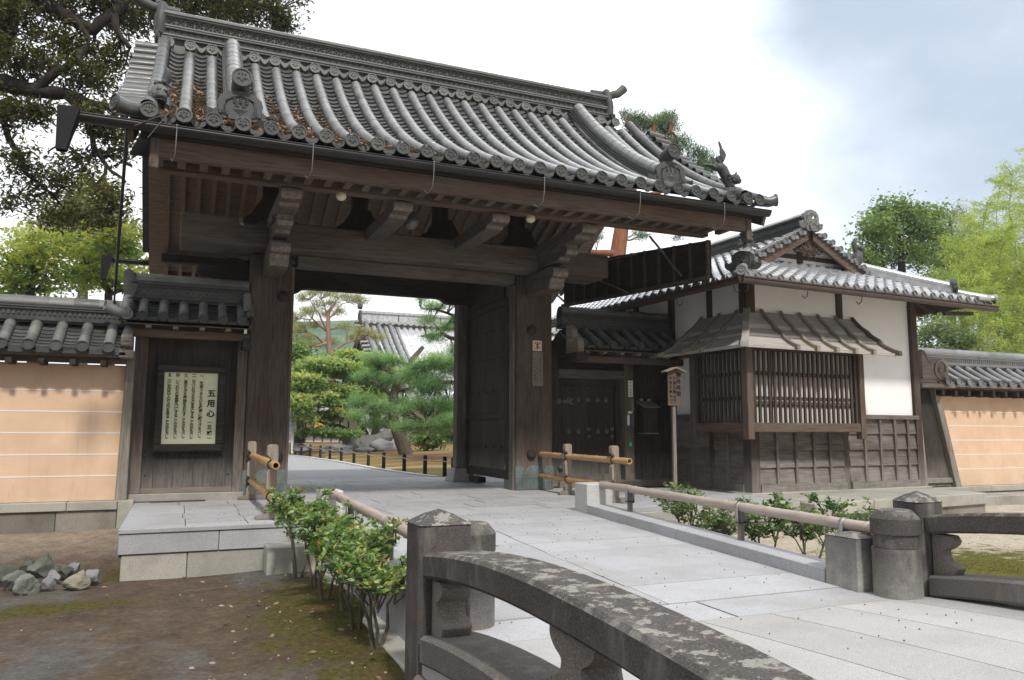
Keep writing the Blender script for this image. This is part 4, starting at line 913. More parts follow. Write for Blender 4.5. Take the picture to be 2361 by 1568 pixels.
# ---------------------------------------------------------------- small tiled wall roofs
def wall_roof(parent,x0,x1,yr,zr,ye,ze,pitch,r,mat,mat_d,ridge_h,discs,Tm=None,xoff=.5,ridge_x=None,steps=7,end_tile=None,curve=.25):
    """one-sided view of a coping roof: ridge at (yr,zr), eave at (ye,ze), rows across X"""
    def P(s,t):
        q=t; y=yr+(ye-yr)*q; z=zr+(ze-zr)*(q*(1+curve)-curve*q*q) ; return Vector((s,y,z))
    def N(t):
        d=(P(0,min(1,t+.02))-P(0,max(0,t-.02))).normalized(); return Vector((0,-d.z,d.y)) if d.y<0 and False else Vector((0,d.z,-d.y))
    b=MB(); b.loft([[P(x0,t)-Vector((0,0,.05)),P(x1,t)-Vector((0,0,.05)),P(x1,t)-Vector((0,0,.09)),P(x0,t)-Vector((0,0,.09))] for t in np.linspace(0,1,6)],True,True,False)
    by=2*yr-ye; b.add([(x0,yr,zr-.05),(x1,yr,zr-.05),(x1,by,ze-.05),(x0,by,ze-.05)],[(0,1,2,3)]); b.build('roof_bed',mat_d,parent)
    n=int((x1-x0)/pitch); xs=[x0+pitch*(i+xoff) for i in range(n+1) if x0+pitch*(i+xoff)<x1-.03]
    pan=MB(); ed=[x0-.0]+xs+[x1]
    for a,c in zip(ed,ed[1:]): pan_strip(pan,P,N,a+(r*.55 if a!=x0 else 0),c-(r*.55 if c!=x1 else 0),.022,steps,.014,4)
    pan.build('pan_tiles',mat_d,parent)
    ts=np.linspace(0,1,7)
    for x in xs:
        m=MB(); round_row(m,[P(x,t)+N(t)*.025 for t in ts]+[P(x,1)+N(1)*.025+Vector((0,-.04,-.01))],r,.24,8); o=m.build('cover_tile_row',mat,parent)
        d=MB(); crest_disc(d,P(x,1)+N(1)*.018+Vector((0,-.055,-.005)),(0,-1,.05),r*1.12,petals=False,n=14,th=.02); d.build('eave_disc',mat_d,o)
    xa,xb=ridge_x or (x0,x1)
    m=MB(); z=zr-.03; h=ridge_h
    lay=[(z,.10*h/.3,.16),(z+.10*h/.3,.015,.175),(z+.10*h/.3+.018,.017,.17)]
    m.box(xa,xb,yr-.11,yr+.11,z,z+h)
    m.box(xa,xb,yr-.15,yr+.15,z+.10*h,z+.10*h+.02); m.box(xa,xb,yr-.14,yr+.14,z+.17*h,z+.17*h+.02)
    m.box(xa,xb,yr-.14,yr+.14,z+.60*h,z+.60*h+.02); m.box(xa,xb,yr-.15,yr+.15,z+.70*h,z+.70*h+.02); m.box(xa,xb,yr-.135,yr+.135,z+.80*h,z+.80*h+.02)
    rg=m.build('ridge',mat_d,parent)
    c=MB(); round_row(c,[(xa,yr,z+.85*h),(xb,yr,z+.85*h)],.125,.3,8); c.build('ridge_cap_tiles',mat,rg)
    if discs:
        d=MB(); k=int((xb-xa)/discs)
        for i in range(k): crest_disc(d,(xa+discs*(i+.5),yr-.118,z+.42*h),(0,-1,0),min(discs*.46,.17*h),petals=False,n=12,th=.02)
        d.build('small_disc_band',mat,rg)
    else:
        d=MB(); k=int((xb-xa)/.06)
        for i in range(k): d.box(xa+.06*i+.012,xa+.06*i+.042,yr-.125,yr-.105,z+.36*h,z+.52*h)
        d.build('dentil_band',mat_d,rg)
    return P,N
# ---------------------------------------------------------------- left wing with the notice board
def left_wing():
    t=thing('side_wall','narrow dark board wall with a short tiled roof, carrying the notice board','wall',(.15,12.3,0))
    m=MB(); m.box(-.50,.80,12.30,12.36,.16,2.4); m.build('board_panel',W_DARK('Z'),t)
    g=MB()
    for x in (-.30,-.05,.22,.47,.66): g.box(x,x+.006,12.294,12.302,.16,2.4)
    g.build('board_joints',IRON,t)
    for a,b in ((-.62,-.45),(.76,.90)):
        m=MB(); m.box(a,b,12.2,12.42,.10,2.42); m.build('post',W_BEAM('Z'),t,.008)
    m=MB(); m.box(-.45,.76,12.22,12.4,.10,.17); m.build('sill',W_GREY('X'),t,.006)
    m=MB(); m.box(-.66,.92,12.15,12.5,-.01,.10); m.build('footing_stone',GRAN_D,t,.01)
    s=MB()
    for i in range(15):
        s.ell((-.42+.083*i,12.296,.63),(.013,.010,.013),7,4)
        if i%2==0: s.ell((-.42+.083*i,12.296,2.02),(.012,.010,.012),7,4)
    for z in (.35,1.1,1.55): s.ell((.70,12.296,z),(.014,.01,.014),7,4); s.ell((-.40,12.296,z),(.014,.01,.014),7,4)
    s.build('nail_heads',IRON,t)
    m=MB(); m.box(-.74,.90,12.02,12.16,2.29,2.40); m.build('eave_beam',W_RED('X'),t,.008)
    for x in (-.45,-.1,.25,.6):
        m=MB(); m.box(x-.035,x+.035,11.86,12.3,2.405,2.46); m.build('rafter',W_RAFT('Y'),t)
    m=MB(); m.box(-.76,.90,11.84,11.88,2.44,2.50); m.build('fascia_board',W_RED('X'),t)
    m=MB(); m.box(.80,.92,11.80,12.3,2.16,2.30); m.build('bracket_end',W_DARK('Y'),t,.01)
    P,N=wall_roof(t,-.72,.88,12.35,2.86,11.84,2.545,.262,.064,TILE_W,TILE_D,.34,.088,xoff=.72)
    v=MB(); round_row(v,[P(-.74,q)+N(q)*.05 for q in np.linspace(0,1,6)],.075,.16); v.tube([(-.70,11.83,2.58),(-.86,11.82,2.60),(-.98,11.80,2.66)],[.07,.07,.075],12); crest_disc(v,(-.99,11.80,2.665),(-1,-.4,.1),.08,petals=False)
    crest_disc(v,(-.72,11.78,2.57),(0,-1,0),.078,petals=False); vo=v.build('verge_tiles',TILE_W,t)
    lion(t,(-.70,11.98,2.66),TILE_D,-pi/2,True,.42)
    m=MB(); m.box(-.80,-.66,12.22,12.48,2.85,3.22); m.prism([(0,0),(.14,0),(.18,.16),(.12,.34),(.05,.40),(-.02,.34)],(-.80,12.2,2.88),(1,0,0),(0,0,1),(0,.3,0)); m.build('ridge_end_tile',TILE_D,vo)
    m=MB(); round_row(m,[P(.90,q)+N(q)*.05 for q in np.linspace(0,1,6)],.06,.16); m.tube([(.86,12.2,3.0),(.86,12.1,2.8),(.86,12.0,2.7)],.06,8); m.build('verge_tiles',TILE_W,t)
left_wing()
def text_obj(name,s,size,mat,parent,loc,rot,bold=.0,space=1.0,align='CENTER',depth=.0015):
    cu=bpy.data.curves.new(name,'FONT'); cu.body=s; cu.size=size; cu.align_x=align; cu.offset=bold; cu.space_line=space; cu.extrude=depth; cu.resolution_u=3
    tmp=bpy.data.objects.new(name,cu); COL.objects.link(tmp); dg=bpy.context.evaluated_depsgraph_get(); dg.update()
    me=bpy.data.meshes.new_from_object(tmp.evaluated_get(dg),depsgraph=dg); bpy.data.objects.remove(tmp)
    me.transform(Matrix.Translation(Vector(loc)-(ORG[root(parent).name] if parent else Vector()))@rot.to_4x4()); me.materials.clear(); me.materials.append(mat)
    o=bpy.data.objects.new(name,me); COL.objects.link(o)
    if parent: o.parent=parent; ORG[o.name]=ORG[parent.name]
    return o
RX90=Matrix.Rotation(pi/2,3,'X')
INK=simple('black_ink',(.018,.017,.016),.8,.2,.1)
def notice():
    t=thing('notice_board','framed cream notice board of brush-written precepts hung on the dark board wall','notice board',(.14,12.2,1.28))
    p=MB(); p.box(-.215,.505,12.235,12.25,.79,1.82); b=p.build('panel',simple('cream_board',(.66,.64,.46),.7,.2,.05),t)
    f=MB(); W_=.105
    for a,bb,c,d in ((-.32,.61,1.815,1.915),(-.32,.61,.68,.785)): f.box(a,bb,12.19,12.29,c,d)
    for a,bb in ((-.32,-.215),(.505,.61)): f.box(a,bb,12.192,12.29,.785,1.815)
    f.build('frame',W_DARK('X'),t,.018)
    cols=['一、生命あるものを殊更に殺さざるべし。','二、与へられざるものを手にすることなかるべし。','三、道ならざる愛欲をおかすことなかるべし。','四、いつわりの言葉を口にすることなかるべし。','五、酒におぼれてなりはひを怠ることなかるべし。']
    def vert(s,x,ztop,ext,size,bold):
        n=len(s); st=ext/n; parts=[]
        for i,ch in enumerate(s):
            if ch in '、。': parts.append((ch,x+size*.30,ztop-st*(i-.42),size*.7))
            else: parts.append((ch,x,ztop-st*(i+.5),size))
        for ch,xx,zz,sz in parts: L.append((ch,xx,zz,sz,bold))
    L=[]
    for i,c in enumerate(cols): vert(c,.285-.108*i,1.795,.97,.056,.0012)
    for ch,z in zip('五用心',(1.52,1.375,1.225)): L.append((ch,.425,z,.112,.004))
    for ch,z in zip('五戒',(1.03,.945)): L.append((ch,.420,z,.075,.002))
    meshes=[]
    for ch,x,z,sz,bd in L: meshes.append(text_obj('lettering',ch,sz,INK,t,(x,12.2335,z-sz*.36),RX90,bd))
    for z,a in ((1.085,(pi*.12,pi*.88)),(.885,(pi*1.12,pi*1.88))):
        m=MB(); m.tube([(.42+.033*math.cos(q),12.233,z+.016*math.sin(q)-(.0)) for q in np.linspace(a[0],a[1],9)],.004,4); meshes.append(m.build('lettering',INK,t))
    # join to a single lettering part
    vs=[];fs=[]
    for o in meshes:
        b0=len(vs); vs+=[tuple(v.co) for v in o.data.vertices]; fs+=[tuple(b0+i for i in p.vertices) for p in o.data.polygons]; bpy.data.objects.remove(o)
    me=bpy.data.meshes.new('lettering'); me.from_pydata(vs,[],fs); me.materials.append(INK); o=bpy.data.objects.new('lettering',me); COL.objects.link(o); o.parent=b
notice()
# ---------------------------------------------------------------- ochre walls
def ochre_wall(x0,x1,yf,zb,left,label):
    t=thing('ochre_wall',label,'wall',((x0+x1)/2,yf,zb))
    m=MB(); m.add([(x0,yf-.0,zb),(x1,yf-.0,zb),(x1,yf+.5,zb),(x0,yf+.5,zb),(x0,yf+.06,zb+1.82),(x1,yf+.06,zb+1.82),(x1,yf+.44,zb+1.82),(x0,yf+.44,zb+1.82)],[(3,2,1,0),(4,5,6,7),(0,1,5,4),(1,2,6,5),(2,3,7,6),(3,0,4,7)]); m.build('plaster',CLAY,t)
    l=MB()
    for k in range(5):
        z=zb+.325+.285*k; y=yf+.06*(z-zb)/1.82; l.box(x0,x1,y-.004,y+.01,z-.008,z+.008)
    l.build('white_lines',WHITE,t)
    m=MB(); x=x0
    while x<x1:
        w=random.uniform(1.2,2.0); m.box(x+.003,min(x+w,x1)-.003,yf-.13,yf+.55,zb-.12,zb-.005); x+=w
    m.build('footing_cap',GRAN_D,t,.008)
    m=MB(); x=x0
    while x<x1:
        w=random.uniform(.7,1.3); m.box(x+.003,min(x+w,x1)-.003,yf-.095,yf+.5,zb-.62,zb-.125); x+=w
    m.build('footing',granite('mossy_footing',(.23,.21,.18),.2,.8,(.10,.09,.065)) if 'mossy_footing' not in MATS else MATS['mossy_footing'],t,.01)
    m=MB(); m.box(x0,x1,yf-.10,yf+.0,zb+1.83,zb+1.93); m.build('eave_beam',W_RED('X'),t,.008)
    x=x0+.14
    while x<x1-.05:
        m=MB(); m.box(x-.035,x+.035,yf-.30,yf+.1,zb+1.76 if not left else zb+1.79,zb+1.87 if not left else zb+1.86); m.build('rafter',W_DARK('Y'),t); x+=.36
    m=MB(); m.box(x0,x1,yf-.30,yf-.265,zb+1.90,zb+1.975); m.build('fascia_board',W_RED('X'),t)
    wall_roof(t,x0,x1,yf+.25,zb+2.40,yf-.33,zb+2.02,.305,.07,TILE_W if left else TILE,TILE_D if left else TILE,.30,0,xoff=.35 if left else .62)
    return t
def left_post():
    b=MB(); b.box(-.698,-.505,11.84,12.45,-.6,.045); tag(b.build('footing_block',MATS.get('mossy_footing') or GRAN_D,None,.01),'plain footing block in the corner between the left ochre wall and the platform','stone block')
    lw=ochre_wall(-6.5,-.70,11.95,.05,True,'ochre plaster wall with five white lines and a tiled coping, left of the notice board')
    m=MB(); m.add([(-.74,11.86,.02),(-.595,11.86,.02),(-.595,12.2,.02),(-.74,12.2,.02),(-.70,11.9,1.95),(-.60,11.9,1.95),(-.60,12.2,1.95),(-.70,12.2,1.95)],[(3,2,1,0),(4,5,6,7),(0,1,5,4),(1,2,6,5),(2,3,7,6),(3,0,4,7)]); m.build('end_post',W_GREY('Z'),lw,.008)
    m=MB(); m.box(-.78,-.60,11.62,12.1,1.95,2.06); m.prism([(0,0),(.3,0),(.42,.05),(.42,.16),(.36,.2),(0,.2)],(-.76,12.0,2.07),(0,-1,0),(0,0,1),(.14,0,0)); m.build('end_bracket',W_GREY('Y'),lw,.008)
    v=MB(); round_row(v,[(-.70,12.2,2.42),(-.70,11.95,2.33),(-.70,11.72,2.19),(-.70,11.60,2.12)],.07,.16); v.build('verge_tiles',TILE_W,lw)
left_post()
def right_end():
    yb=10.95; w=ochre_wall(13.45,24,yb,-.06,False,'ochre plaster wall with five white lines and silvery coping tiles, right of the guardhouse')
    m=MB(); z0=-.06
    m.add([(13.02,yb-.16,z0+.02),(13.98,yb-.16,z0+.02),(13.98,yb+.3,z0+.02),(13.02,yb+.3,z0+.02),(13.02,yb-.06,1.82),(13.62,yb-.06,1.82),(13.62,yb+.3,1.82),(13.02,yb+.3,1.82)],[(3,2,1,0),(4,5,6,7),(0,1,5,4),(1,2,6,5),(2,3,7,6),(3,0,4,7)]); m.build('end_boarding',W_DARK('Z'),w)
    m=MB(); m.beam((13.93,yb-.20,z0),(13.58,yb-.10,1.86),.15,.12,(0,1,0)); m.beam((13.08,yb-.18,z0),(13.06,yb-.10,1.86),.12,.10,(0,1,0)); m.box(13.0,13.9,yb-.2,yb-.07,.02,.12); m.build('end_post',W_GREY('Z'),w,.01)
    m=MB(); m.box(12.98,13.92,yb-.34,yb+.3,1.84,1.925); m.box(12.98,13.86,yb-.30,yb+.3,1.927,2.0); m.build('end_bracket',W_GREY('X'),w,.012)
    sc_=[(0,0),(.60,0),(.68,.07),(.715,.17),(.71,.27),(.66,.36),(.58,.42),(.48,.435),(.39,.41),(.31,.345),(.25,.33),(.18,.37),(.12,.46),(.06,.56),(0,.57)]
    m=MB(); m.prism(sc_,(13.06,yb-.30,2.0),(1,0,0),(0,0,1),(0,.10,0)); m.tube([(13.06+.5+.19*(a/10)*math.cos(a),yb-.31,2.215+.19*(a/10)*math.sin(a)) for a in np.linspace(2,11,34)],.022,6); m.tube([(13.06+x*.97,yb-.305,2.0+z*.96) for x,z in sc_[8:]],.022,6); m.build('scroll_board',W_GREY('X'),w,.012)
    m=MB(); m.box(12.9,14.1,yb-.3,yb+.2,-.19,-.055); m.build('end_stone',GRAN_D,w,.02)
right_end()
def ledge():
    t=thing('stone_ledge','long pale stone ledge under the guardhouse, stepping down to the ground behind the right-hand bushes','ledge',(10,8.9,-.3))
    m=MB(); xs=[8.3,9.6,11.1,12.55]; f=lambda x:8.62+(x-8.3)*.12
    for a,b in zip(xs,xs[1:]):
        m.add([(a+.004,f(a),-.20),(b-.004,f(b),-.20),(b-.004,10.6,-.2),(a+.004,10.6,-.2),(a+.004,f(a),-.012),(b-.004,f(b),-.012),(b-.004,10.6,-.012),(a+.004,10.6,-.012)],[(3,2,1,0),(4,5,6,7),(0,1,5,4),(1,2,6,5),(2,3,7,6),(3,0,4,7)])
    m.build('cap_stones',GRAN_D,t,.012)
    m=MB()
    for a,b in zip(xs,xs[1:]): m.add([(a,f(a)+.05,-.7),(b,f(b)+.05,-.7),(b,10.6,-.7),(a,10.6,-.7),(a,f(a)+.05,-.205),(b,f(b)+.05,-.205),(b,10.6,-.205),(a,10.6,-.205)],[(3,2,1,0),(4,5,6,7),(0,1,5,4),(1,2,6,5),(2,3,7,6),(3,0,4,7)])
    m.build('lower_stones',MATS['mossy_footing'],t)
    m=MB(); m.box(12.55,24.5,10.15,10.75,-.5,-.19); m.build('stone_step',GRAN_D,t,.015)
    b=MB(); 
    for a,c in ((4.98,6.2),(6.2,7.3),(7.3,8.3)): b.box(a+.003,c-.003,8.885,9.2,-.26,-.055)
    b.box(4.98,8.3,8.92,9.2,-.7,-.265); b.build('platform_face',GRAN_D,t,.01)
ledge()
def scrawl(m,x,y,z,w):
    """brush strokes of a character worn past reading"""
    for k in range(4):
        a=random.choice([0,0,pi/2,.8,-.8])+random.uniform(-.15,.15); cx=x+random.uniform(-.3,.3)*w; cz=z+random.uniform(-.35,.35)*w; l=random.uniform(.3,.5)*w
        m.beam((cx-math.cos(a)*l,y,cz-math.sin(a)*l),(cx+math.cos(a)*l,y,cz+math.sin(a)*l),w*.12,.002,(0,1,0))
# ---------------------------------------------------------------- right wing: small studded door, board panel
def right_wing():
    t=thing('side_door_wall','dark board wall with a studded side door and short tiled roof beside the guardhouse','wall',(7.4,12.5,0))
    m=MB(); m.box(7.70,8.60,12.56,12.62,.12,2.35); m.build('board_panel',W_DARK('Z'),t)
    g=MB()
    for x in (7.95,8.2,8.42): g.box(x,x+.006,12.553,12.562,.12,2.3)
    g.build('board_joints',IRON,t)
    m=MB(); m.box(7.53,7.72,12.42,12.66,.02,2.32); m.build('post',W_BEAM('Z'),t,.008)
    m=MB(); m.box(5.95,6.2,12.46,12.7,.02,2.6); m.build('post',W_DARK('Z'),t,.008)
    m=MB(); m.box(8.56,8.66,12.42,12.66,.02,2.3); m.build('post',W_DARK('Z'),t,.008)
    m=MB(); m.box(6.18,7.53,12.44,12.64,1.93,2.10); m.build('lintel',W_BEAM('X'),t,.008)
    m=MB(); m.box(6.18,7.53,12.56,12.62,2.1,2.45); m.build('transom_board',W_DARK('X'),t)
    m=MB(); m.box(6.18,8.6,12.4,12.68,-.02,.11); m.build('sill',W_GREY('X'),t,.008)
    d=MB(); d.box(6.28,7.36,12.53,12.58,.13,1.85); door=d.build('small_door',W_DARK('Z'),t,.004)
    f=MB(); f.box(6.2,6.28,12.47,12.6,.11,1.93); f.box(7.36,7.46,12.47,12.6,.11,1.93); f.box(6.28,7.36,12.48,12.6,1.80,1.93); f.box(6.28,7.36,12.5,12.575,.11,.22); f.build('door_frame',W_DARK('Z'),t,.006)
    s=MB(); ax=Matrix(((1,0,0),(0,0,-1),(0,1,0)))
    for z in (1.55,.98):
        for x in (6.42,6.62,6.82,7.02,7.2):
            if z<1.2 and abs(x-6.82)<.05: continue
            s.lathe((x,12.528,z),[(.042,-.003),(.04,.012),(.02,.03),(.003,.034)],12,True,ax); s.prism([(-.045,0),(.045,0),(.025,.04),(0,.06),(-.025,.04)],(x,12.529,z),(1,0,0),(0,0,1),(0,-.008,0))
    for x in (6.82,7.31):
        for z in (1.03,.90): s.lathe((x,12.528,z),[(.04,-.003),(.038,.02),(.02,.045),(.003,.05)],12,True,ax)
    s.lathe((6.18,12.46,1.52),[(.06,-.003),(.058,.03),(.03,.06),(.004,.068)],14,True,ax); s.lathe((6.22,12.46,.35),[(.055,-.003),(.05,.03),(.03,.05),(.004,.06)],14,True,ax)
    s.build('iron_studs',simple('grey_iron',(.10,.095,.09),.6,.4,.2),door)
    h=MB(); h.prism([(0,-.03),(.1,-.02),(.28,-.07),(.24,-.02),(.22,0),(.24,.02),(.28,.07),(.1,.02),(0,.03)],(6.25,12.525,1.52),(1,0,0),(0,0,1),(0,-.012,0)); h.prism([(0,-.02),(.1,-.02),(.12,.02),(0,.02)],(6.26,12.525,.36),(1,0,0),(0,0,1),(0,-.012,0)); h.build('strap_hinge',MATS['grey_iron'],door)
    n=MB()
    for z in (.55,1.02,1.5,1.95):
        for x in np.linspace(7.78,8.5,9): n.ell((x,12.556,z),(.011,.009,.011),6,4)
    n.build('nail_heads',MATS['grey_iron'],t)
    m=MB(); m.box(6.2,8.95,12.1,12.24,2.20,2.32); m.build('eave_beam',W_RED('X'),t,.01)
    for x in (6.5,6.85,7.2,7.55,7.9,8.25,8.6):
        m=MB(); m.box(x-.035,x+.035,11.93,12.4,2.34,2.40); m.build('rafter',W_RAFT('Y'),t)
    m=MB(); m.box(6.28,8.9,11.92,11.96,2.38,2.43); m.build('fascia_board',W_RED('X'),t)
    wall_roof(t,6.26,8.95,12.55,2.86,11.92,2.49,.285,.066,TILE_W,TILE_D,.34,.092,xoff=.55)
    sc_=[(0,0),(.42,0),(.45,.08),(.43,.2),(.36,.27),(.28,.25),(.24,.32),(.2,.42),(.1,.5),(0,.52)]
    m=MB(); m.prism(sc_,(6.17,12.12,2.32),(0,-1,0),(0,0,1),(.12,0,0)); m.tube([(6.165,12.12-.33-.09*(a/9)*math.cos(a),2.45+.09*(a/9)*math.sin(a)) for a in np.linspace(1,9,24)],.012,5); m.build('scroll_board',W_GREY('Y'),t,.01)
    m=MB(); m.box(6.12,6.36,11.62,12.3,2.2,2.32); m.build('bracket_end',W_DARK('Y'),t,.012)
    # things fixed to the wall
    b=thing('letter_box','weathered wooden letter box with a sloping lid on the dark boards','letter box',(8.03,12.5,0))
    m=MB(); m.box(7.88,8.18,12.34,12.55,.96,1.42); bx=m.build('box_body',W_DARK('Z'),b,.004)
    m=MB(); m.add([(7.84,12.28,1.42),(8.22,12.28,1.42),(8.22,12.56,1.54),(7.84,12.56,1.54),(7.84,12.28,1.435),(8.22,12.28,1.435),(8.22,12.56,1.555),(7.84,12.56,1.555)],[(3,2,1,0),(4,5,6,7),(0,1,5,4),(1,2,6,5),(2,3,7,6),(3,0,4,7)]); l=m.build('lid',W_GREY('X'),b)
    m=MB(); m.box(7.91,7.97,12.5,12.55,1.55,1.60); m.box(8.08,8.14,12.5,12.55,1.55,1.60); m.build('hinge',STEEL,l)
    m=MB(); m.box(7.97,8.10,12.335,12.345,1.34,1.365); m.build('slot',BAM_HOL,bx)
    m=MB(); m.box(7.87,8.19,12.33,12.56,.945,.96); m.build('base_board',W_PALE('X'),bx)
    p=MB(); p.box(7.60,7.69,12.40,12.418,1.62,1.92); pl=p.build('address_plate',WHITE); tag(pl,'narrow white address plate with black writing high on the door post','sign')
    ORG[pl.name]=Vector((0,0,0))
    text_obj('lettering','一',.05,INK,pl,(7.645,12.398,1.735),RX90,.002)
    sm=MB()
    for zc,w in ((1.895,.03),(1.87,.03),(1.815,.03),(1.70,.045),(1.655,.04)): scrawl(sm,7.645,12.397,zc,w)
    sm.build('lettering',INK,pl)
    m=MB(); m.box(7.665,7.71,12.405,12.42,1.36,1.58); tag(m.build('paper_strip',simple('brown_paper',(.26,.2,.14),.8,.1,.1)),'faded brown paper strip below the white address plate','label')
    m=MB(); ax=Matrix(((1,0,0),(0,0,-1),(0,1,0))); m.lathe((0,0,0),[(.05,-.003),(.05,.01),(.04,.018)],18,False,ax); o=m.build('oval_plate',WHITE); o.location=(7.635,12.418,1.335); o.scale=(1,1,.55); tag(o,'small white oval plate on the door post','sign')
    m=MB(); m.box(7.57,7.615,12.40,12.418,1.10,1.29); tag(m.build('white_sticker',WHITE),'plain white vertical sticker under the oval plate','sticker')
    m=MB(); m.box(7.63,7.69,12.37,12.418,1.06,1.30); tag(m.build('door_phone',simple('blue_grey_plastic',(.08,.095,.12),.5,.4)),'slim dark door phone beside the white sticker','door phone')
    m=MB(); m.box(7.585,7.665,12.40,12.418,.70,.82); gs=m.build('green_sticker',simple('green_label',(.01,.22,.09),.6,.3)); tag(gs,'small green sticker with a white mark low on the door post','sticker'); ORG[gs.name]=Vector()
    m=MB()
    for q in ((7.61,7.618,.725,.79),(7.634,7.642,.725,.79),(7.61,7.642,.782,.79),(7.61,7.642,.752,.758)): m.box(q[0],q[1],12.396,12.401,q[2],q[3])
    m.build('white_mark',WHITE,gs)
    m=MB(); m.box(7.745,7.765,12.54,12.56,1.68,1.76); tag(m.build('white_tag',WHITE),'tiny white tag on the boards beside the address plate','tag')
right_wing()
def pillar_signs():
    ax=PYF-.012
    m=MB(); m.box(5.565,5.735,ax,PYF-.001,2.365,2.545); f=m.build('fire_notice',simple('cream_enamel',(.62,.5,.40),.6,.3,.1)); tag(f,'small square cream notice with a red crossed fire-hook emblem on the gate pillar','sign'); ORG[f.name]=Vector()
    m=MB(); cx,cz=5.65,2.455
    m.beam((cx,ax-.002,cz+.062),(cx,ax-.002,cz-.062),.026,.004,(0,1,0)); 
    for sg in (-1,1):
        m.beam((cx+sg*.05,ax-.003,cz+.052),(cx-sg*.045,ax-.003,cz-.05),.010,.004,(0,1,0)); m.beam((cx+sg*.03,ax-.003,cz+.058),(cx+sg*.058,ax-.003,cz+.03),.010,.004,(0,1,0))
    m.build('red_emblem',simple('red_paint',(.36,.05,.03),.7,.2),f)
    m=MB(); m.box(5.56,5.755,ax-.004,PYF-.001,1.76,2.35); b=m.build('wooden_plaque',W_GREY('Z')); tag(b,'narrow grey wooden plaque with faded brush writing below the red emblem','plaque'); ORG[b.name]=Vector()
    fade=simple('faded_ink',(.07,.055,.045),.9,.1)
    sm=MB()
    for k,x in enumerate((5.71,5.655,5.60)):
        for i in range(6): scrawl(sm,x,ax-.006,2.22-.068*i-.03*(k==1),.038)
    sm.build('faded_lettering',fade,b)
pillar_signs()
def hours_sign():
    p=at(1552,900,Y=10.75); x=p.x; Y=10.75
    t=thing('visiting_hours_sign','tall thin post carrying a small roofed wooden sign, standing before the guardhouse wall','sign',(x,Y,0))
    m=MB(); m.box(x-.03,x+.03,Y-.025,Y+.025,0,1.45); m.build('post',W_GREY('Z'),t,.004)
    m=MB(); m.prism([(-.13,0),(.13,0),(.13,.53),(0,.60),(-.13,.53)],(x,Y-.045,1.41),(1,0,0),(0,0,1),(0,.018,0)); b=m.build('board',W_RED('Z'),t)
    m=MB(); m.beam((x,Y-.035,2.03),(x-.20,Y-.035,1.955),.16,.018); m.beam((x,Y-.035,2.03),(x+.20,Y-.035,1.955),.16,.018); m.build('little_roof',W_PALE('Y'),t)
    for s,xx,sz,z0 in (('参拝時間',.075,.085,1.90),('午前九時より',0,.062,1.85),('午後五時まで',-.075,.062,1.85)):
        for i,ch in enumerate(s): text_obj('lettering',ch,sz,INK,b,(x+xx,Y-.047,z0-i*(sz*1.18)-sz*.3),RX90,.001)
hours_sign()
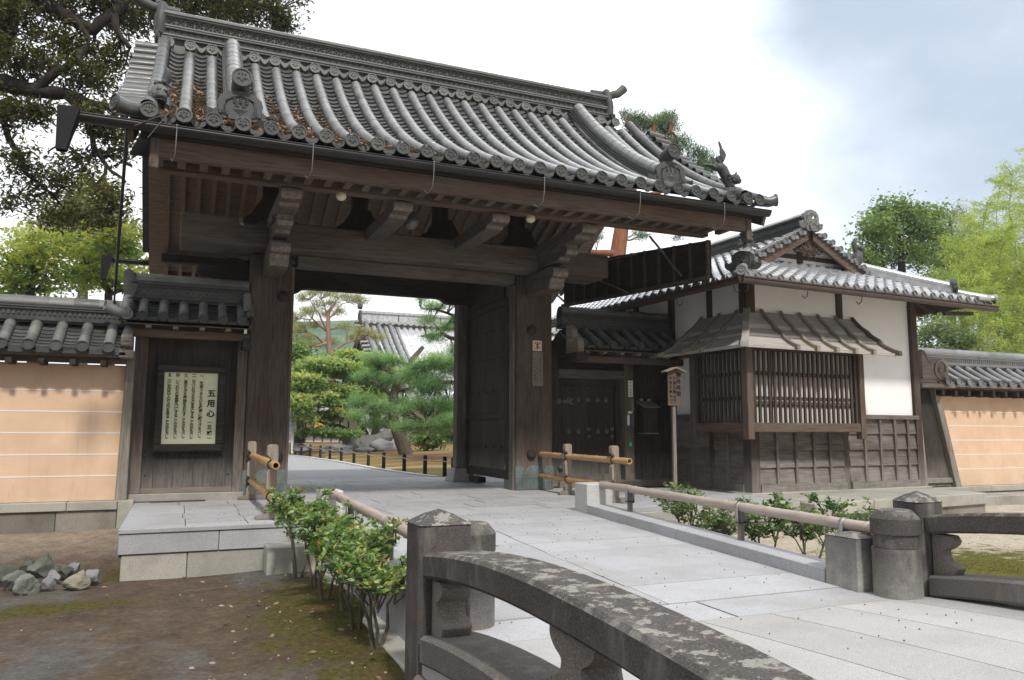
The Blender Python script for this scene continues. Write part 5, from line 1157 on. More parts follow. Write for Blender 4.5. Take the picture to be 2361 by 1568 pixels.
# ---------------------------------------------------------------- guardhouse (own frame: x along its front, y back)
def guardhouse():
    t=thing('guardhouse','white plastered guardhouse with a latticed corner bay and a hipped tile roof','building',(8.64,10.33,0),rotz=R(2.5),local=True)
    L=4.12; D=6.0
    m=MB(); m.box(.05,L-.05,.05,D,1.0,3.6); m.build('plaster_wall',PLASTER,t)
    def post(x0,x1,y0,y1,z0,z1,mat=None,name='post'):
        m=MB(); m.box(x0,x1,y0,y1,z0,z1); return m.build(name,mat or W_SLAT('Z'),t,.006)
    post(-.02,.17,-.02,.17,0,3.6); post(L-.14,L+.02,-.02,.16,0,3.6)
    post(2.11,2.25,.015,.1,0,3.6); post(.015,.1,.92,1.05,0,3.6); post(-.01,.12,2.0,2.14,0,3.6); post(.015,.1,3.2,3.33,0,3.6)
    m=MB(); m.box(.1,L-.1,.012,.1,3.545,3.66); m.box(.012,.1,.1,D,3.545,3.66); m.build('wall_plate',W_SLAT('X'),t)
    # boarded foot: lapped boards under ladder battens
    def dado(a,b,front,bats):
        m=MB(); zs=[.13,.41,.69,.97,1.22]
        for z0,z1 in zip(zs,zs[1:]):
            pr=[(.05,z0-.012),(-.002,z0-.012),(-.002+.0,z0+.004),(.032,z1),(.05,z1)]
            if front: m.prism(pr,(a,0,0),(0,1,0),(0,0,1),(b-a,0,0))
            else: m.prism(pr,(0,a,0),(1,0,0),(0,0,1),(0,b-a,0))
        o=m.build('lapped_boards',wood('siding','X' if front else 'Y',(.125,.105,.09),(.285,.265,.245),.65,.5),t)
        n=len(bats); r=MB()
        for c in bats:
            if front: r.box(c-.026,c+.026,-.028,.04,.12,1.22)
            else: r.box(-.028,.04,c-.026,c+.026,.12,1.22)
        if n: r.build('battens',wood('siding','Z',(.125,.105,.09),(.285,.265,.245),.65,.5),o)
        sd=wood('siding','X' if front else 'Y',(.125,.105,.09),(.285,.265,.245),.65,.5)
        c=MB(); c.box(a-.05,b+.05,-.045,.06,1.225,1.30) if front else c.box(-.045,.06,a-.05,b+.05,1.225,1.30); c.build('top_rail',sd,o)
        c=MB(); c.box(a,b,-.035,.05,0.0,.125) if front else c.box(-.035,.05,a,b,0.0,.125); c.build('bottom_rail',sd,o)
    dado(.17,2.11,True,(.55,.97,1.38,1.76)); dado(2.25,L-.14,True,(2.62,3.02,3.4,3.74)); dado(.17,.92,False,(.55,)); dado(1.05,2.0,False,(1.5,))
    m=MB(); m.box(-.1,L+.1,-.10,D,-.03,.002) ; m.build('plinth_stone',GRAN_D,t,.01)
    # latticed corner bay
    bx=-.36; by=-.36
    def bpost(x,y,w=.12,z0=.87): return post(x-w/2,x+w/2,y-w/2,y+w/2,z0,2.45,W_RED('Z'),'bay_post')
    bpost(bx,by,.13); bpost(2.14,by); bpost(bx,.96); 
    m=MB(); m.box(bx+.07,2.08,by-.05,by+.05,.985,1.135); m.build('bay_sill',W_RED('X'),t,.008)
    m=MB(); m.box(bx-.05,bx+.05,by+.07,.90,.985,1.135); m.build('bay_sill',W_RED('Y'),t,.008)
    m=MB(); m.box(bx+.07,2.08,by-.045,by+.045,2.30,2.42); m.box(bx-.045,bx+.045,by+.07,.90,2.30,2.42); m.box(2.095,2.185,by,.05,2.3,2.42); m.build('bay_head',W_SLAT('X'),t)
    m=MB(); m.box(bx,2.14,by,.04,1.0,1.03); m.box(bx,.04,.04,.96,1.0,1.03); m.build('bay_floor',W_SLAT('X'),t)
    m=MB(); m.box(bx+.06,2.09,by+.10,by+.112,1.135,2.3); m.box(bx+.10,bx+.112,by+.112,.9,1.135,2.3); m.build('bay_screen',PAPER,t)
    m=MB()
    for x in (.2,.62,1.04,1.46,1.8): m.box(x,x+.035,by+.08,by+.098,1.135,2.3)
    m.box(bx+.06,2.09,by+.08,by+.098,1.40,1.43); m.build('screen_bars',W_SLAT('Z'),t)
    m=MB(); m.box(2.10,2.18,by+.06,.04,1.135,2.3); m.box(bx+.06,.04,.90,.96,1.135,2.3); m.build('bay_cheek',W_SLAT('Z'),t)
    n=22
    for i in range(n):
        x=bx+.13+(2.03-bx-.13)*i/(n-1); m=MB(); m.box(x-.021,x+.021,by-.02,by+.012,1.135,2.3); m.build('lattice_bar',W_SLAT('Z'),t)
    n=12
    for i in range(n):
        y=by+.13+(.86-by-.13)*i/(n-1); m=MB(); m.box(bx-.02,bx+.012,y-.021,y+.021,1.135,2.3); m.build('lattice_bar',W_SLAT('Z'),t)
    for z in (1.53,1.93):
        m=MB(); m.box(bx+.065,2.08,by+.014,by+.04,z-.03,z+.03); m.box(bx+.014,bx+.04,by+.065,.9,z-.03,z+.03); m.build('lattice_rail',W_SLAT('X'),t)
    # shingled hood over the bay, wrapping the corner
    pr=[(0.0,3.0),(-.10,2.87),(-.25,2.73),(-.25,2.68),(-.45,2.555),(-.45,2.505),(-.58,2.41),(-.72,2.33)]
    m=MB()
    def strip(front):
        rings=[]
        for d,z in pr:
            ex=2.46+.17*(d/-.72)**1.3; ey=1.17+.19*(d/-.72)**1.3
            if front: rings.append([(d,d,z),(ex,d,z)])
            else: rings.append([(d,ey,z),(d,d,z)])
        m.loft([[(x,y,z-.0) for x,y,z in r] for r in rings],False,False,False)
        m.loft([[(x,y,z-.035) for x,y,z in r[::-1]] for r in rings],False,False,False)
        a=rings[-1]; m.add([a[0],a[1],(a[1][0],a[1][1],a[1][2]-.035),(a[0][0],a[0][1],a[0][2]-.035)],[(0,1,2,3)])
        e=[r[1 if front else 0] for r in rings]; m.loft([e,[(x,y,z-.05) for x,y,z in e]],False,False,False)
    strip(True); strip(False); h=m.build('hood',W_SHIN('X'),t)
    m=MB()
    for d0,z0 in ((-.25,2.70),(-.43,2.535)):
        ex=2.46+.17*(d0/-.72)**1.3; ey=1.17+.19*(d0/-.72)**1.3
        m.box(d0,ex,d0-.012,d0+.01,z0-.03,z0+.004); m.box(d0-.012,d0+.01,d0+.01,ey,z0-.03,z0+.004)
    m.box(-.72,2.63,-.735,-.70,2.29,2.335); m.box(-.735,-.70,-.70,1.36,2.29,2.335); m.build('hood_boards',W_SHIN('X'),h)
    up=.022
    def rib(p0,dirx,diry,mat,w=.05,flare=0):
        m=MB(); pts=[(0,3.03),(-.07,2.94),(-.17,2.83),(-.27,2.755),(-.33,2.68),(-.47,2.575),(-.53,2.49),(-.70,2.385),(-.80,2.35)]
        path=[Vector((p0[0]+dirx*-d+flare*(-d/.72)**1.3*(abs(diry)),p0[1]+diry*-d+flare*(-d/.72)**1.3*(abs(dirx)),z+.02)) for d,z in pts]
        w*=1.35; sd=Vector((-diry,dirx,0)).normalized()*w/2
        rings=[[p-sd,p+sd,p+sd-Vector((0,0,.085)),p-sd-Vector((0,0,.085))] for p in path]; m.loft(rings,True,True,False); return m.build('hood_rib',mat,h,.006)
    mats=[W_SHIN('Z'),W_RED('Z')]
    for i,x in enumerate((.32,.75,1.18,1.61,2.04)): rib((x,0),0,-1,W_GREY('Y') if i<1 else W_PALE('Y'),.05)
    rib((2.46,0),0,-1,W_RED('Y'),.06,.17)
    for y in (.25,.70): rib((0,y),-1,0,W_PALE('X'),.05)
    rib((0,1.17),-1,0,W_PALE('X'),.06,.19)
    rib((0,0),-1,-1,W_SHIN('Y'),.085)
    # ---------------- roof
    e0=-.95; zE=3.36; xr=1.97; L1=L+.80; gy=.72
    def zs(d): return zE+.40*d+.025*d*d     # height above the eave as a function of distance in
    hx=lambda x:min(x-e0,L1-x)
    P=.235
    def wave(u): u=u%1; return .036*math.sin(2*pi*(u-.12))+.015*math.sin(4*pi*(u-.05))
    def slope(name,along0,along1,fn,rows,dmax,clip,mat,course=.19):
        m=MB(); ncol=int(round(abs(along1-along0)/P)); sub=7
        nr=int(math.ceil(dmax/course))
        for r in range(nr):
            d0=r*course; d1=min(dmax,(r+1)*course+.0)
            for c in range(ncol):
                v=.05+.95*random.random()
                cols=[]
                for k in range(sub+1):
                    a=along0+(c+k/sub)*(along1-along0)/ncol; lo,hi=clip(a)
                    if hi<=d0+.001 and k not in (0,sub): pass
                    A=min(max(d0,0),hi); B=min(d1,hi); w=wave(k/sub if k<sub else 0)
                    cols.append((fn(a,A,zs(A)+w+.034),fn(a,B,zs(B)+w),fn(a,A,zs(A)+w-.004),B-A))
                if max(q[3] for q in cols)<.01: continue
                vs=[q[0] for q in cols]+[q[1] for q in cols]; kk=sub+1
                m.add(vs,[(j,j+1,kk+j+1,kk+j) for j in range(sub)],True,val=v)
                vs=[q[2] for q in cols]+[q[0] for q in cols]; m.add(vs,[(j,j+1,kk+j+1,kk+j) for j in range(sub)],False,val=0.0)  # front lips get the darkest tint, their shade painted into the colour
        o=m.build(name,mat,t)
        return o
    F=lambda a,d,z:(a,e0+d,z); Lf=lambda a,d,z:(e0+d,a,z); Rt=lambda a,d,z:(L1-d,a,z)
    DM=xr-e0
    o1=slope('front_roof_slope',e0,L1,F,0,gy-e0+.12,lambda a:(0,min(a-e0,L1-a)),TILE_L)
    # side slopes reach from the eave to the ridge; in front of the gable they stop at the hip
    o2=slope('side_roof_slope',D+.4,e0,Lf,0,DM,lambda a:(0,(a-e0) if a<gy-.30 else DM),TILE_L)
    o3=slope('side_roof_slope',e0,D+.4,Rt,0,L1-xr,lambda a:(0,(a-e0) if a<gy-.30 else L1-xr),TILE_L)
    # eave discs
    for ob,al0,al1,fn,nrm in ((o1,e0,L1,F,(0,-1,.1)),(o2,e0,D+.4,Lf,(-1,0,.1))):
        n=int(round(abs(al1-al0)/P)); d=MB()
        for i in range(n):
            a=al0+(al1-al0)*(i+(.37 if ob is o1 else .63))/n; p=Vector(fn(a,-.02,zE+.012)); crest_disc(d,p,nrm,.052,petals=False,n=12,th=.05)
            q=[Vector(fn(al0+(al1-al0)*(i+.5+k/8)/n,-.005,zE-.005)) for k in range(7)]; d.add(q+[v-Vector((0,0,.035+.025*math.sin(pi*j/6))) for j,v in enumerate(q)],[(j,j+1,8+j,7+j) for j in range(6)])
        d.build('eave_disc_row',TILE,ob)
    # hips
    for (cx,sg) in ((e0,1),(L1,-1)):
        path=[Vector((cx+sg*d,e0+d,zs(d)+.02)) for d in np.linspace(.42,1.75,8)]
        m=MB()
        for w,h0,h1 in ((.13,-.02,.07),(.115,.075,.10),(.10,.105,.13)):
            sd=Vector((sg,-1,0)).normalized() if False else Vector((1,-sg,0)).normalized()
            m.loft([[p-sd*w+Vector((0,0,h0)),p+sd*w+Vector((0,0,h0)),p+sd*w+Vector((0,0,h1)),p-sd*w+Vector((0,0,h1))] for p in path],True,True,False)
        hp=m.build('hip_ridge',TILE_L,t)
        c=MB(); round_row(c,[p+Vector((0,0,.13)) for p in path[::-1]],.085,.34,8); lw=[Vector((cx+sg*d,e0+d,zs(max(d,0))+.05)) for d in (.5,.2,-.05)]; round_row(c,lw,.075,.3,8); c.build('ridge_cap_tiles',TILE_L,hp)
        f=Vector((-sg,-1,.05)).normalized(); oni(hp,path[0]+f*.03+Vector((0,0,.02)),f,.50,.27,TILE_D,False)
        d=MB(); crest_disc(d,lw[-1]+f*.02,f,.082,petals=True,n=16); d.build('corner_disc',TILE,hp)
        # peony / lion finial at the hip's head
        q=MB(); b=path[-2]+Vector((0,0,.2)); 
        if sg>0:
            for k in range(46):
                a=k*2.4; r=.10*math.sqrt((k%23)/23); q.ell(b+Vector((r*math.cos(a),r*math.sin(a),.10+.16*((k%23)/23)*(1 if k<23 else .2))),(.035,.035,.022),7,4,Matrix.Rotation(a,3,'Z')@Matrix.Rotation(.6,3,'X'))
            q.tube([b-Vector((0,0,.1)),b+Vector((0,0,.1))],[.1,.06],10)
            for sx in (-1,1): q.prism([(0,0),(.1,.06),(.2,.03),(.16,.1),(.2,.14),(.08,.13)],b,Vector((sx,0,0)),Vector((0,0,1)),Vector((0,.03,0)))
            q.build('peony_finial',TILE_D,hp)
        else:
            q.tube([b-Vector((0,0,.1)),b+Vector((0,0,.05)),b+Vector((.05,0,.2)),b+Vector((.10,0,.28))],[.1,.12,.09,.05],10); q.ell(b+Vector((.12,-.03,.27)),(.07,.06,.07),10,7); q.tube([b+Vector((-.03,0,.22)),b+Vector((-.05,0,.38)),b+Vector((.0,0,.46))],[.04,.05,.03],8); q.build('lion_finial',TILE_D,hp)
        # flared end tile right at the far eave
        e=MB(); e.tube([(L1-.35,e0+.02,zE+.05),(L1-.1,e0-.0,zE+.05),(L1+.12,e0-.02,zE+.09)],[.06,.06,.07],10); 
        if sg<0: e.build('corner_end_tile',TILE_L,hp)
    # gable
    zb=zs(gy-e0); zp=zs(DM); w0=gy-e0
    xa,xb=e0+w0-.12,L1-w0+.12
    m=MB(); m.add([(xa,gy,zb-.05),(xb,gy,zb-.05),(xr,gy,zp-.05)],[(0,1,2)]); m.build('gable_wall',PLASTER,t)
    m=MB(); m.box(xa,xb,gy-.03,gy+.0,zb+.10,zb+.18); m.box(xr-.06,xr+.06,gy-.035,gy,zb,zp-.1); m.build('gable_beams',W_SLAT('X'),t)
    gb=gy-.30
    m=MB()
    for sg in (-1,1):
        n=8; rings=[]
        for i in range(n+1):
            d=DM*.98*(1-i/n)+ (w0-.32)*(i/n); x=(e0+d) if sg<0 else L1-d*(L1-xr)/DM; z=zs(d)-.03; rings.append([(x,gb,z),(x,gb+.05,z),(x,gb+.05,z-.17-.03*i/n),(x,gb,z-.17-.03*i/n)])
        m.loft(rings,True,True,False)
    m.build('bargeboards',W_RED('X'),t,.006)
    m=MB(); cl=[(-.36,-.22),(-.28,-.15),(-.2,-.17),(-.1,-.02),(0,.05),(.1,-.02),(.2,-.17),(.28,-.15),(.36,-.22),(.3,-.27),(.22,-.25),(.15,-.31),(.07,-.28),(0,-.36),(-.07,-.28),(-.15,-.31),(-.22,-.25),(-.3,-.27)]
    m.prism(cl,(xr,gb+.06,zp-.2),(1,0,0),(0,0,1),(0,.04,0)); 
    for k in range(8): a=k*pi/4; m.tube([(xr+.2*math.cos(a)+.045*math.cos(b),gb+.055,zp-.38+.08*math.sin(a)+.045*math.sin(b)) for b in np.linspace(0,5,9)],.011,4)
    m.build('carved_pendant',W_SLAT('X'),t)
    m=MB()
    for sg in (-1,1):
        for i in range(8):
            d=DM-.10-(DM-w0+.25)*i/7.6; x=(e0+d) if sg<0 else L1-d*(L1-xr)/DM; z=zs(d)+.03
            m.tube([(x,gb+.28,z),(x,gb-.05,z)],.05,10,False); crest_disc(m,(x,gb-.07,z),(0,-1,0),.06,petals=False,n=12)
            d2=d-.11; x2=(e0+d2) if sg<0 else L1-d2*(L1-xr)/DM; z2=zs(d2)+.015; m.box(x2-.06,x2+.06,gb-.05,gb+.2,z2-.06,z2+.01)
    m.build('gable_eave_tiles',TILE,t)
    m=MB()
    for w,h0,h1 in ((.14,-.03,.06),(.15,.065,.085),(.12,.09,.18),(.145,.185,.205),(.135,.21,.23)): m.box(xr-w,xr+w,gb+.02,D+.6,zp+h0,zp+h1)
    rg=m.build('ridge',TILE_D,t)
    c=MB(); round_row(c,[(xr,gb,zp+.23),(xr,D+.6,zp+.23)],.10,.34,8); c.build('ridge_cap_tiles',TILE_L,rg)
    d=MB()
    for i in range(50): crest_disc(d,(xr-.125,gb+.3+.11*i,zp+.135),(-1,0,0),.045,petals=False,n=10)
    d.build('small_disc_band',TILE,rg)
    oni(rg,(xr,gb-.02,zp+.0),(0,-1,0),.52,.34,TILE,False); d=MB(); crest_disc(d,(xr,gb-.09,zp+.0),(0,-1,0),.085); d.build('boss_tile',TILE,rg)
    # soffit, rafters, gutters
    m=MB(); a,b,c,d=(e0+.03,e0+.03,3.31),(L1-.03,e0+.03,3.31),(L-.05,.06,3.61),(.06,.06,3.61); m.add([a,b,c,d,(e0+.03,D,3.31),(.06,D,3.61),(L1-.03,D,3.31),(L-.05,D,3.61)],[(0,1,2,3),(0,3,5,4),(1,6,7,2)]); m.build('soffit',W_DARK('X'),t)
    for pts in (((e0-.06,e0-.06,3.265),(L1+.08,e0-.06,3.235)),((e0-.06,e0-.06,3.265),(e0-.06,D,3.285))):
        m=MB(); p,q=map(Vector,pts); m.tube([p,q],.055,10); m.beam(p+Vector((0,0,.04)),q+Vector((0,0,.04)),.125,.02); g=m.build('gutter',COPPER,t)
        n=5
        for i in range(n):
            r=p.lerp(q,(i+.12)/n); h=MB(); sd=Vector((0,1,0)) if pts[1][1]<0 else Vector((1,0,0))
            h.tube([r+sd*.0-Vector((0,0,.06)),r+sd*.02-Vector((0,0,.14)),r+sd*.07-Vector((0,0,.17)),r+sd*.12-Vector((0,0,.12))],.008,5); h.build('gutter_hook',COPPER,g)
    m=MB()
    for y in np.arange(.1,D,.3): m.beam((L,y,3.55),(L1-.05,y,3.29),.06,.06)
    m.build('side_rafters',W_SLAT('Y'),t); m=MB(); m.beam((L,e0+.35,3.15),(L1,e0+.35,3.20),.06,.07); m.build('eave_strut',W_SLAT('X'),t)
guardhouse()
# ---------------------------------------------------------------- foliage
def leaf_mesh(name,mat,parent,P,size,asp=.45,tint=None,up=.0,dirs=None,fold=.12,sj=.35):
    """one quad per leaf, folded along its midrib"""
    P=np.asarray(P,float); n=len(P)
    if dirs is None:
        d=rng.normal(size=(n,3)); d[:,2]=d[:,2]*.6+up; 
    else: d=np.asarray(dirs,float)
    d/=np.linalg.norm(d,axis=1)[:,None]+1e-9
    q=rng.normal(size=(n,3)); q[:,2]+=1.2; s=np.cross(d,q); s/=np.linalg.norm(s,axis=1)[:,None]+1e-9; nn=np.cross(s,d)
    L=size*(1+sj*rng.uniform(-1,1,n))[:,None]
    A=P; B=P+d*L*.5+s*L*asp*.5+nn*L*fold; Cc=P+d*L; D=P+d*L*.5-s*L*asp*.5+nn*L*fold
    V=np.stack([A,B,Cc,D],1).reshape(-1,3)-np.array(ORG[root(parent).name] if parent is not None else (0,0,0))
    me=bpy.data.meshes.new(name); me.vertices.add(4*n); me.vertices.foreach_set('co',V.ravel())
    me.loops.add(4*n); me.loops.foreach_set('vertex_index',np.arange(4*n)); me.polygons.add(n); me.polygons.foreach_set('loop_start',np.arange(0,4*n,4)); 
    me.update(calc_edges=True)
    a=me.attributes.new('tint','FLOAT','FACE'); a.data.foreach_set('value',np.clip(tint if tint is not None else rng.random(n),0,1).astype(float))
    me.materials.append(mat); o=bpy.data.objects.new(name,me); COL.objects.link(o)
    if parent is not None: o.parent=parent; ORG[o.name]=ORG[root(parent).name]
    return o
def cloud(c,r,nclump,nleaf,sig,shell=.45,flat=1.0,tv=.5):
    """clumped points in an ellipsoid; returns points, tints, clump centres"""
    c=np.array(c); r=np.array(r if hasattr(r,'__len__') else (r,r,r),float)
    d=rng.normal(size=(nclump,3)); d/=np.linalg.norm(d,axis=1)[:,None]; k=(shell+(1-shell)*rng.random(nclump))[:,None]
    C=c+d*r*k; P=[];T=[]
    for i in range(nclump):
        m=max(3,int(nleaf*rng.uniform(.5,1.5))); g=rng.normal(size=(m,3))*sig*rng.uniform(.7,1.3); g[:,2]*=flat
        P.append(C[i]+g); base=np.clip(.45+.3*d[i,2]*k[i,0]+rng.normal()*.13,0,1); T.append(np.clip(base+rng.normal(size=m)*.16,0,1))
    return np.concatenate(P),np.concatenate(T),C
def limb(m,a,b,r0,r1,wob=.08,n=6,seed=None,sag=0):
    rn=random.Random(seed) if seed is not None else random; a,b=Vector(a),Vector(b); L=(b-a).length; pts=[]
    for i in range(n+1):
        t=i/n; p=a.lerp(b,t); w=math.sin(pi*t)*wob*L
        pts.append(p+Vector((rn.uniform(-1,1),rn.uniform(-1,1),rn.uniform(-1,1)))*w*.6+Vector((0,0,sag*math.sin(pi*t)*L)))
    m.tube(pts,[r0+(r1-r0)*(i/n) for i in range(n+1)],6 if r0<.06 else 9); return pts
def tree(name,label,cat,base,trunk,blobs,leafmat,bark,size,asp=.45,group=None,twigs=True,flat=1.0,up=0,crown='crown',fork=None):
    """trunk: list of (point, radius); blobs: (centre, radii, clumps, leaves, sigma)"""
    t=thing(name,label,cat,base,group)
    m=MB(); m.tube([p for p,_ in trunk],[r for _,r in trunk],10)
    P=[];T=[]; tp=[Vector(p) for p,_ in trunk]; tr_=[r for _,r in trunk]
    for k,b in enumerate(blobs):
        c,r,nc,nl,sg=b[:5]; p,tt,C=cloud(c,r,nc,nl,sg,flat=flat); P.append(p);T.append(tt)
        cv=Vector(c)
        if twigs:
            j=min(range(len(tp)),key=lambda i:(tp[i]-cv).length+ (1.5*max(0,tp[i].z-cv.z))+(.6*(cv-tp[i]).length if i==0 else 0))
            rr=min(tr_[j]*.6,.03+.03*(cv-tp[j]).length); path=limb(m,tp[j],cv,rr,rr*.4,.10,6)
            for q in C[::max(1,len(C)//9)]:
                s=min(path,key=lambda v:(v-Vector(q)).length); limb(m,s,q,rr*.28,rr*.1,.1,4)
    m.build('trunk',bark,t)
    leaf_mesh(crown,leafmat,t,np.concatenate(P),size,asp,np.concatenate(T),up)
    return t
# ---------------------------------------------------------------- bushes
def bush(x,y,h,w,lab,grp,mat,seed,tall=.5,n=900,zb=None,face=0):
    rn=random.Random(seed); z0=gz(x,y)-.02 if zb is None else zb
    t=thing('camellia_bush',lab,'bush',(x,y,z0),grp)
    m=MB(); P=[];T=[];D=[]
    ns=rn.choice([2,3,3,4])
    for k in range(ns):
        a=2*pi*k/ns+rn.uniform(-.6,.6); sp=w*.42*rn.uniform(.5,1.1); lean=Vector((math.cos(a),math.sin(a),0))
        b0=Vector((x,y,z0))+lean*.03; zt=h*rn.uniform(.55,.72)
        pts=[b0,b0+lean*sp*.25+Vector((rn.gauss(0,.012),rn.gauss(0,.012),zt*.35)),b0+lean*sp*.55+Vector((rn.gauss(0,.02),rn.gauss(0,.02),zt*.7)),b0+lean*sp*.85+Vector((0,0,zt))]
        m.tube(pts,[.015,.012,.010,.006],7)
        tips=[]
        for j in range(6):     # forks
            q=pts[1].lerp(pts[3],rn.uniform(.45,1)) if tall>.4 else pts[1].lerp(pts[3],rn.uniform(0,1))
            e=q+Vector((rn.gauss(0,w*.24),rn.gauss(0,w*.24),h*rn.uniform(.10,.32))); e.z=min(e.z,z0+h*.95); md=q.lerp(e,.5)+Vector((rn.gauss(0,.02),rn.gauss(0,.02),.015)); m.tube([q,md,e],[.008,.006,.004],5)
            for i in range(5):
                q2=md.lerp(e,rn.uniform(0,1)); e2=q2+Vector((rn.gauss(0,.085),rn.gauss(0,.085),rn.uniform(-.01,.10))); 
                if e2.z>z0+h*1.06: e2.z=z0+h*rn.uniform(.95,1.06)
                m.tube([q2,e2],[.0035,.0018],4); tips.append((q2,e2))
        for q2,e2 in tips:
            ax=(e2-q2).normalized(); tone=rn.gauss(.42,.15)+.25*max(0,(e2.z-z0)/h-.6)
            for i in range(max(4,int(n/(ns*30*1.0)))):
                u=rn.uniform(.2,1.08); p=q2.lerp(e2,u)+Vector((rn.gauss(0,.014),rn.gauss(0,.014),rn.gauss(0,.012)))
                if p.z<z0+tall*h: continue
                rr=rn.uniform(0,2*pi); d=ax*.55+Vector((math.cos(rr),math.sin(rr),rn.gauss(.12,.4))); P.append(p); D.append(d)
                T.append(min(1,max(0,tone+rn.gauss(0,.12)+(.45 if u>.95 and rn.random()<.35 else 0))))
    m.build('stem',BARK_S,t)
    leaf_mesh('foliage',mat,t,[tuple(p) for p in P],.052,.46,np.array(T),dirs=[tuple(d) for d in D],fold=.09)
LB=[(1.16,8.15,.93,.46,'bushy evergreen shrub farthest back on the moss bank, against the step block by the platform'),(1.22,7.45,.86,.44,'leafy shrub in front of the step block, tips nearly touching the bamboo barrier'),(1.20,6.85,.84,.42,'green shrub with a pale forked stem halfway down the moss bank'),(1.28,6.4,.82,.44,'reddish-tipped shrub in the thick of the row, leaning on the bamboo handrail'),(1.26,5.85,.80,.42,'glossy shrub with several bare stems, next to the foremost bush of the moss bank'),(1.30,5.38,.74,.42,'foremost glossy shrub on three splayed bare stems beside the square stone post')]
for i,(x,y,h,w,l) in enumerate(LB): bush(x,y,h,w,l,'shrubs along the left side of the ramp',L_BUSH,20+i,.50,1500)
RB=[(5.75,8.1,.86,.52,'light green shrub right of the ramp, farthest back and brightest, below the sign post'),(5.72,7.4,.76,.46,'small sparse shrub, lowest of those behind the far bamboo handrail'),(5.75,6.7,.84,.5,'shrub with thin dark stems under the middle of the guardhouse, behind the handrail'),(5.78,6.05,.90,.5,'tallest dark-leaved shrub behind the far bamboo handrail'),(5.72,5.45,.9,.5,'dark shrub behind the handrail, right beside its last strapped post near the stone posts')]
for i,(x,y,h,w,l) in enumerate(RB): bush(x,y,h,w,l,'shrubs behind the far handrail',L_BUSHD if i else L_BUSH,40+i,.2,1150)
# ---------------------------------------------------------------- rocks by the wall
def rock(name,c,r,mat,lab,cat,seed,grp=None,rough=.28):
    rn=random.Random(seed); m=MB(); m.ell((0,0,0),(1,1,1),26,18); off=Vector((seed*3.1,seed*1.7,seed))
    v=[]
    planes=[(Vector((rn.gauss(0,1),rn.gauss(0,1),rn.gauss(.3,.8))).normalized(),rn.uniform(.55,.86)) for _ in range(11)]
    for p in m.v:
        p=Vector(p)
        for n,d in planes:
            k=p.dot(n)
            if k>d: p=p-n*(k-d)*.97
        p=p*(1+rough*.4*noise.noise(p*1.6+off))+noise.noise_vector(p*4+off)*rough*.14
        v.append((c[0]+p.x*r[0],c[1]+p.y*r[1],c[2]+p.z*r[2]))
    m.v=v; o=m.build(name,mat,None,.02,False,2); tag(o,lab,cat,grp); 
    return o
RK=[(18,1328,30,26,ROCK,'dark grey-green rock cut off by the frame edge, behind the front row'),(30,1340,34,22,ROCK,'squat green rock lowest at the frame edge'),(62,1348,36,28,ROCK,'broad dark rock in the front row, second from the frame edge'),(98,1308,34,28,ROCK,'tallest green-grey rock, peak of the little heap by the wall'),(112,1345,20,18,ROCK_G,'small grey rock between the broad dark rock and the yellowish one'),(146,1318,26,20,ROCK,'rounded green rock right of the tall peak'),(178,1338,34,22,ROCK_Y,'yellowish buff rock at the front of the heap'),(214,1330,24,16,ROCK_G,'pale low rock at the outer end of the heap'),(168,1312,22,14,ROCK_G,'low grey rock behind the buff one'),(122,1330,18,14,ROCK_G,'bluish pebble-like rock wedged at the middle of the heap'),(64,1306,24,18,ROCK,'dark low rock left of the tall peak')]
for i,(px,py,w,h,mt,l) in enumerate(RK):
    p=at(px,py+h*.5,Z=-.47); sc_=.88*(p-EYE).dot(_f)/1800
    rock('rock',(p.x,p.y,-.46+h*sc_*.45),(w*sc_*1.05,w*sc_*.95,h*sc_*1.25),mt,l,'rock',i+3,'rocks heaped by the left wall',.34)
# fallen leaves: on the earth, and in the roof valleys
def litter():
    P=[]
    for k in range(110):
        x=random.uniform(-3.0,1.4); y=random.uniform(3.6,9.2)
        if random.random()<.5: x=random.uniform(.2,1.5)
        P.append((x,y,gz(x,y)+.006))
    d=rng.normal(size=(len(P),3)); d[:,2]=.08
    o=leaf_mesh('fallen_leaves',DEADLEAF,None,P,.05,.4,np.clip(rng.random(len(P))*.6+.45,0,1),dirs=d,fold=.1); kind(o,'stuff')
    P=[]
    for k in range(420):
        x=random.uniform(RX0+.05,RX1-.05); y=random.uniform(3,16); 
        if y>9: x=random.uniform(0,7.5)
        z=rz(y)+.004 if y>4.25 else deckz(y)+.004
        P.append((x,y,z))
    m=MB()
    for p in P: m.ell((p[0],p[1],p[2]+.001),(random.uniform(.003,.008),random.uniform(.003,.007),.004),5,3)
    o=m.build('specks',simple('dark_crumb',(.10,.095,.09),.9)); o.name='pavement_grit'; kind(o,'stuff')
    m=MB()
    for k in range(90):
        x=random.uniform(.4,1.5) if random.random()<.6 else random.uniform(-2.5,1.0); y=random.uniform(3.6,5.6) if random.random()<.6 else random.uniform(4,9)
        r=random.uniform(.004,.011); m.ell((x,y,gz(x,y)+r*.4),(r,r*.8,r*.7),6,4)
    o=m.build('pebbles',simple('pale_pebble',(.33,.31,.28),.85,.2,.3)); kind(o,'stuff')
    # thin dead-leaf drifts on the roof
    Q=[tuple(p) for p in DL]; d=rng.normal(size=(len(Q),3)); d[:,2]*=.35
    o=leaf_mesh('roof_leaves',DEADLEAF,None,Q,.075,.42,dirs=d,fold=.15); o.name='dead_leaves'; kind(o,'stuff')
litter()
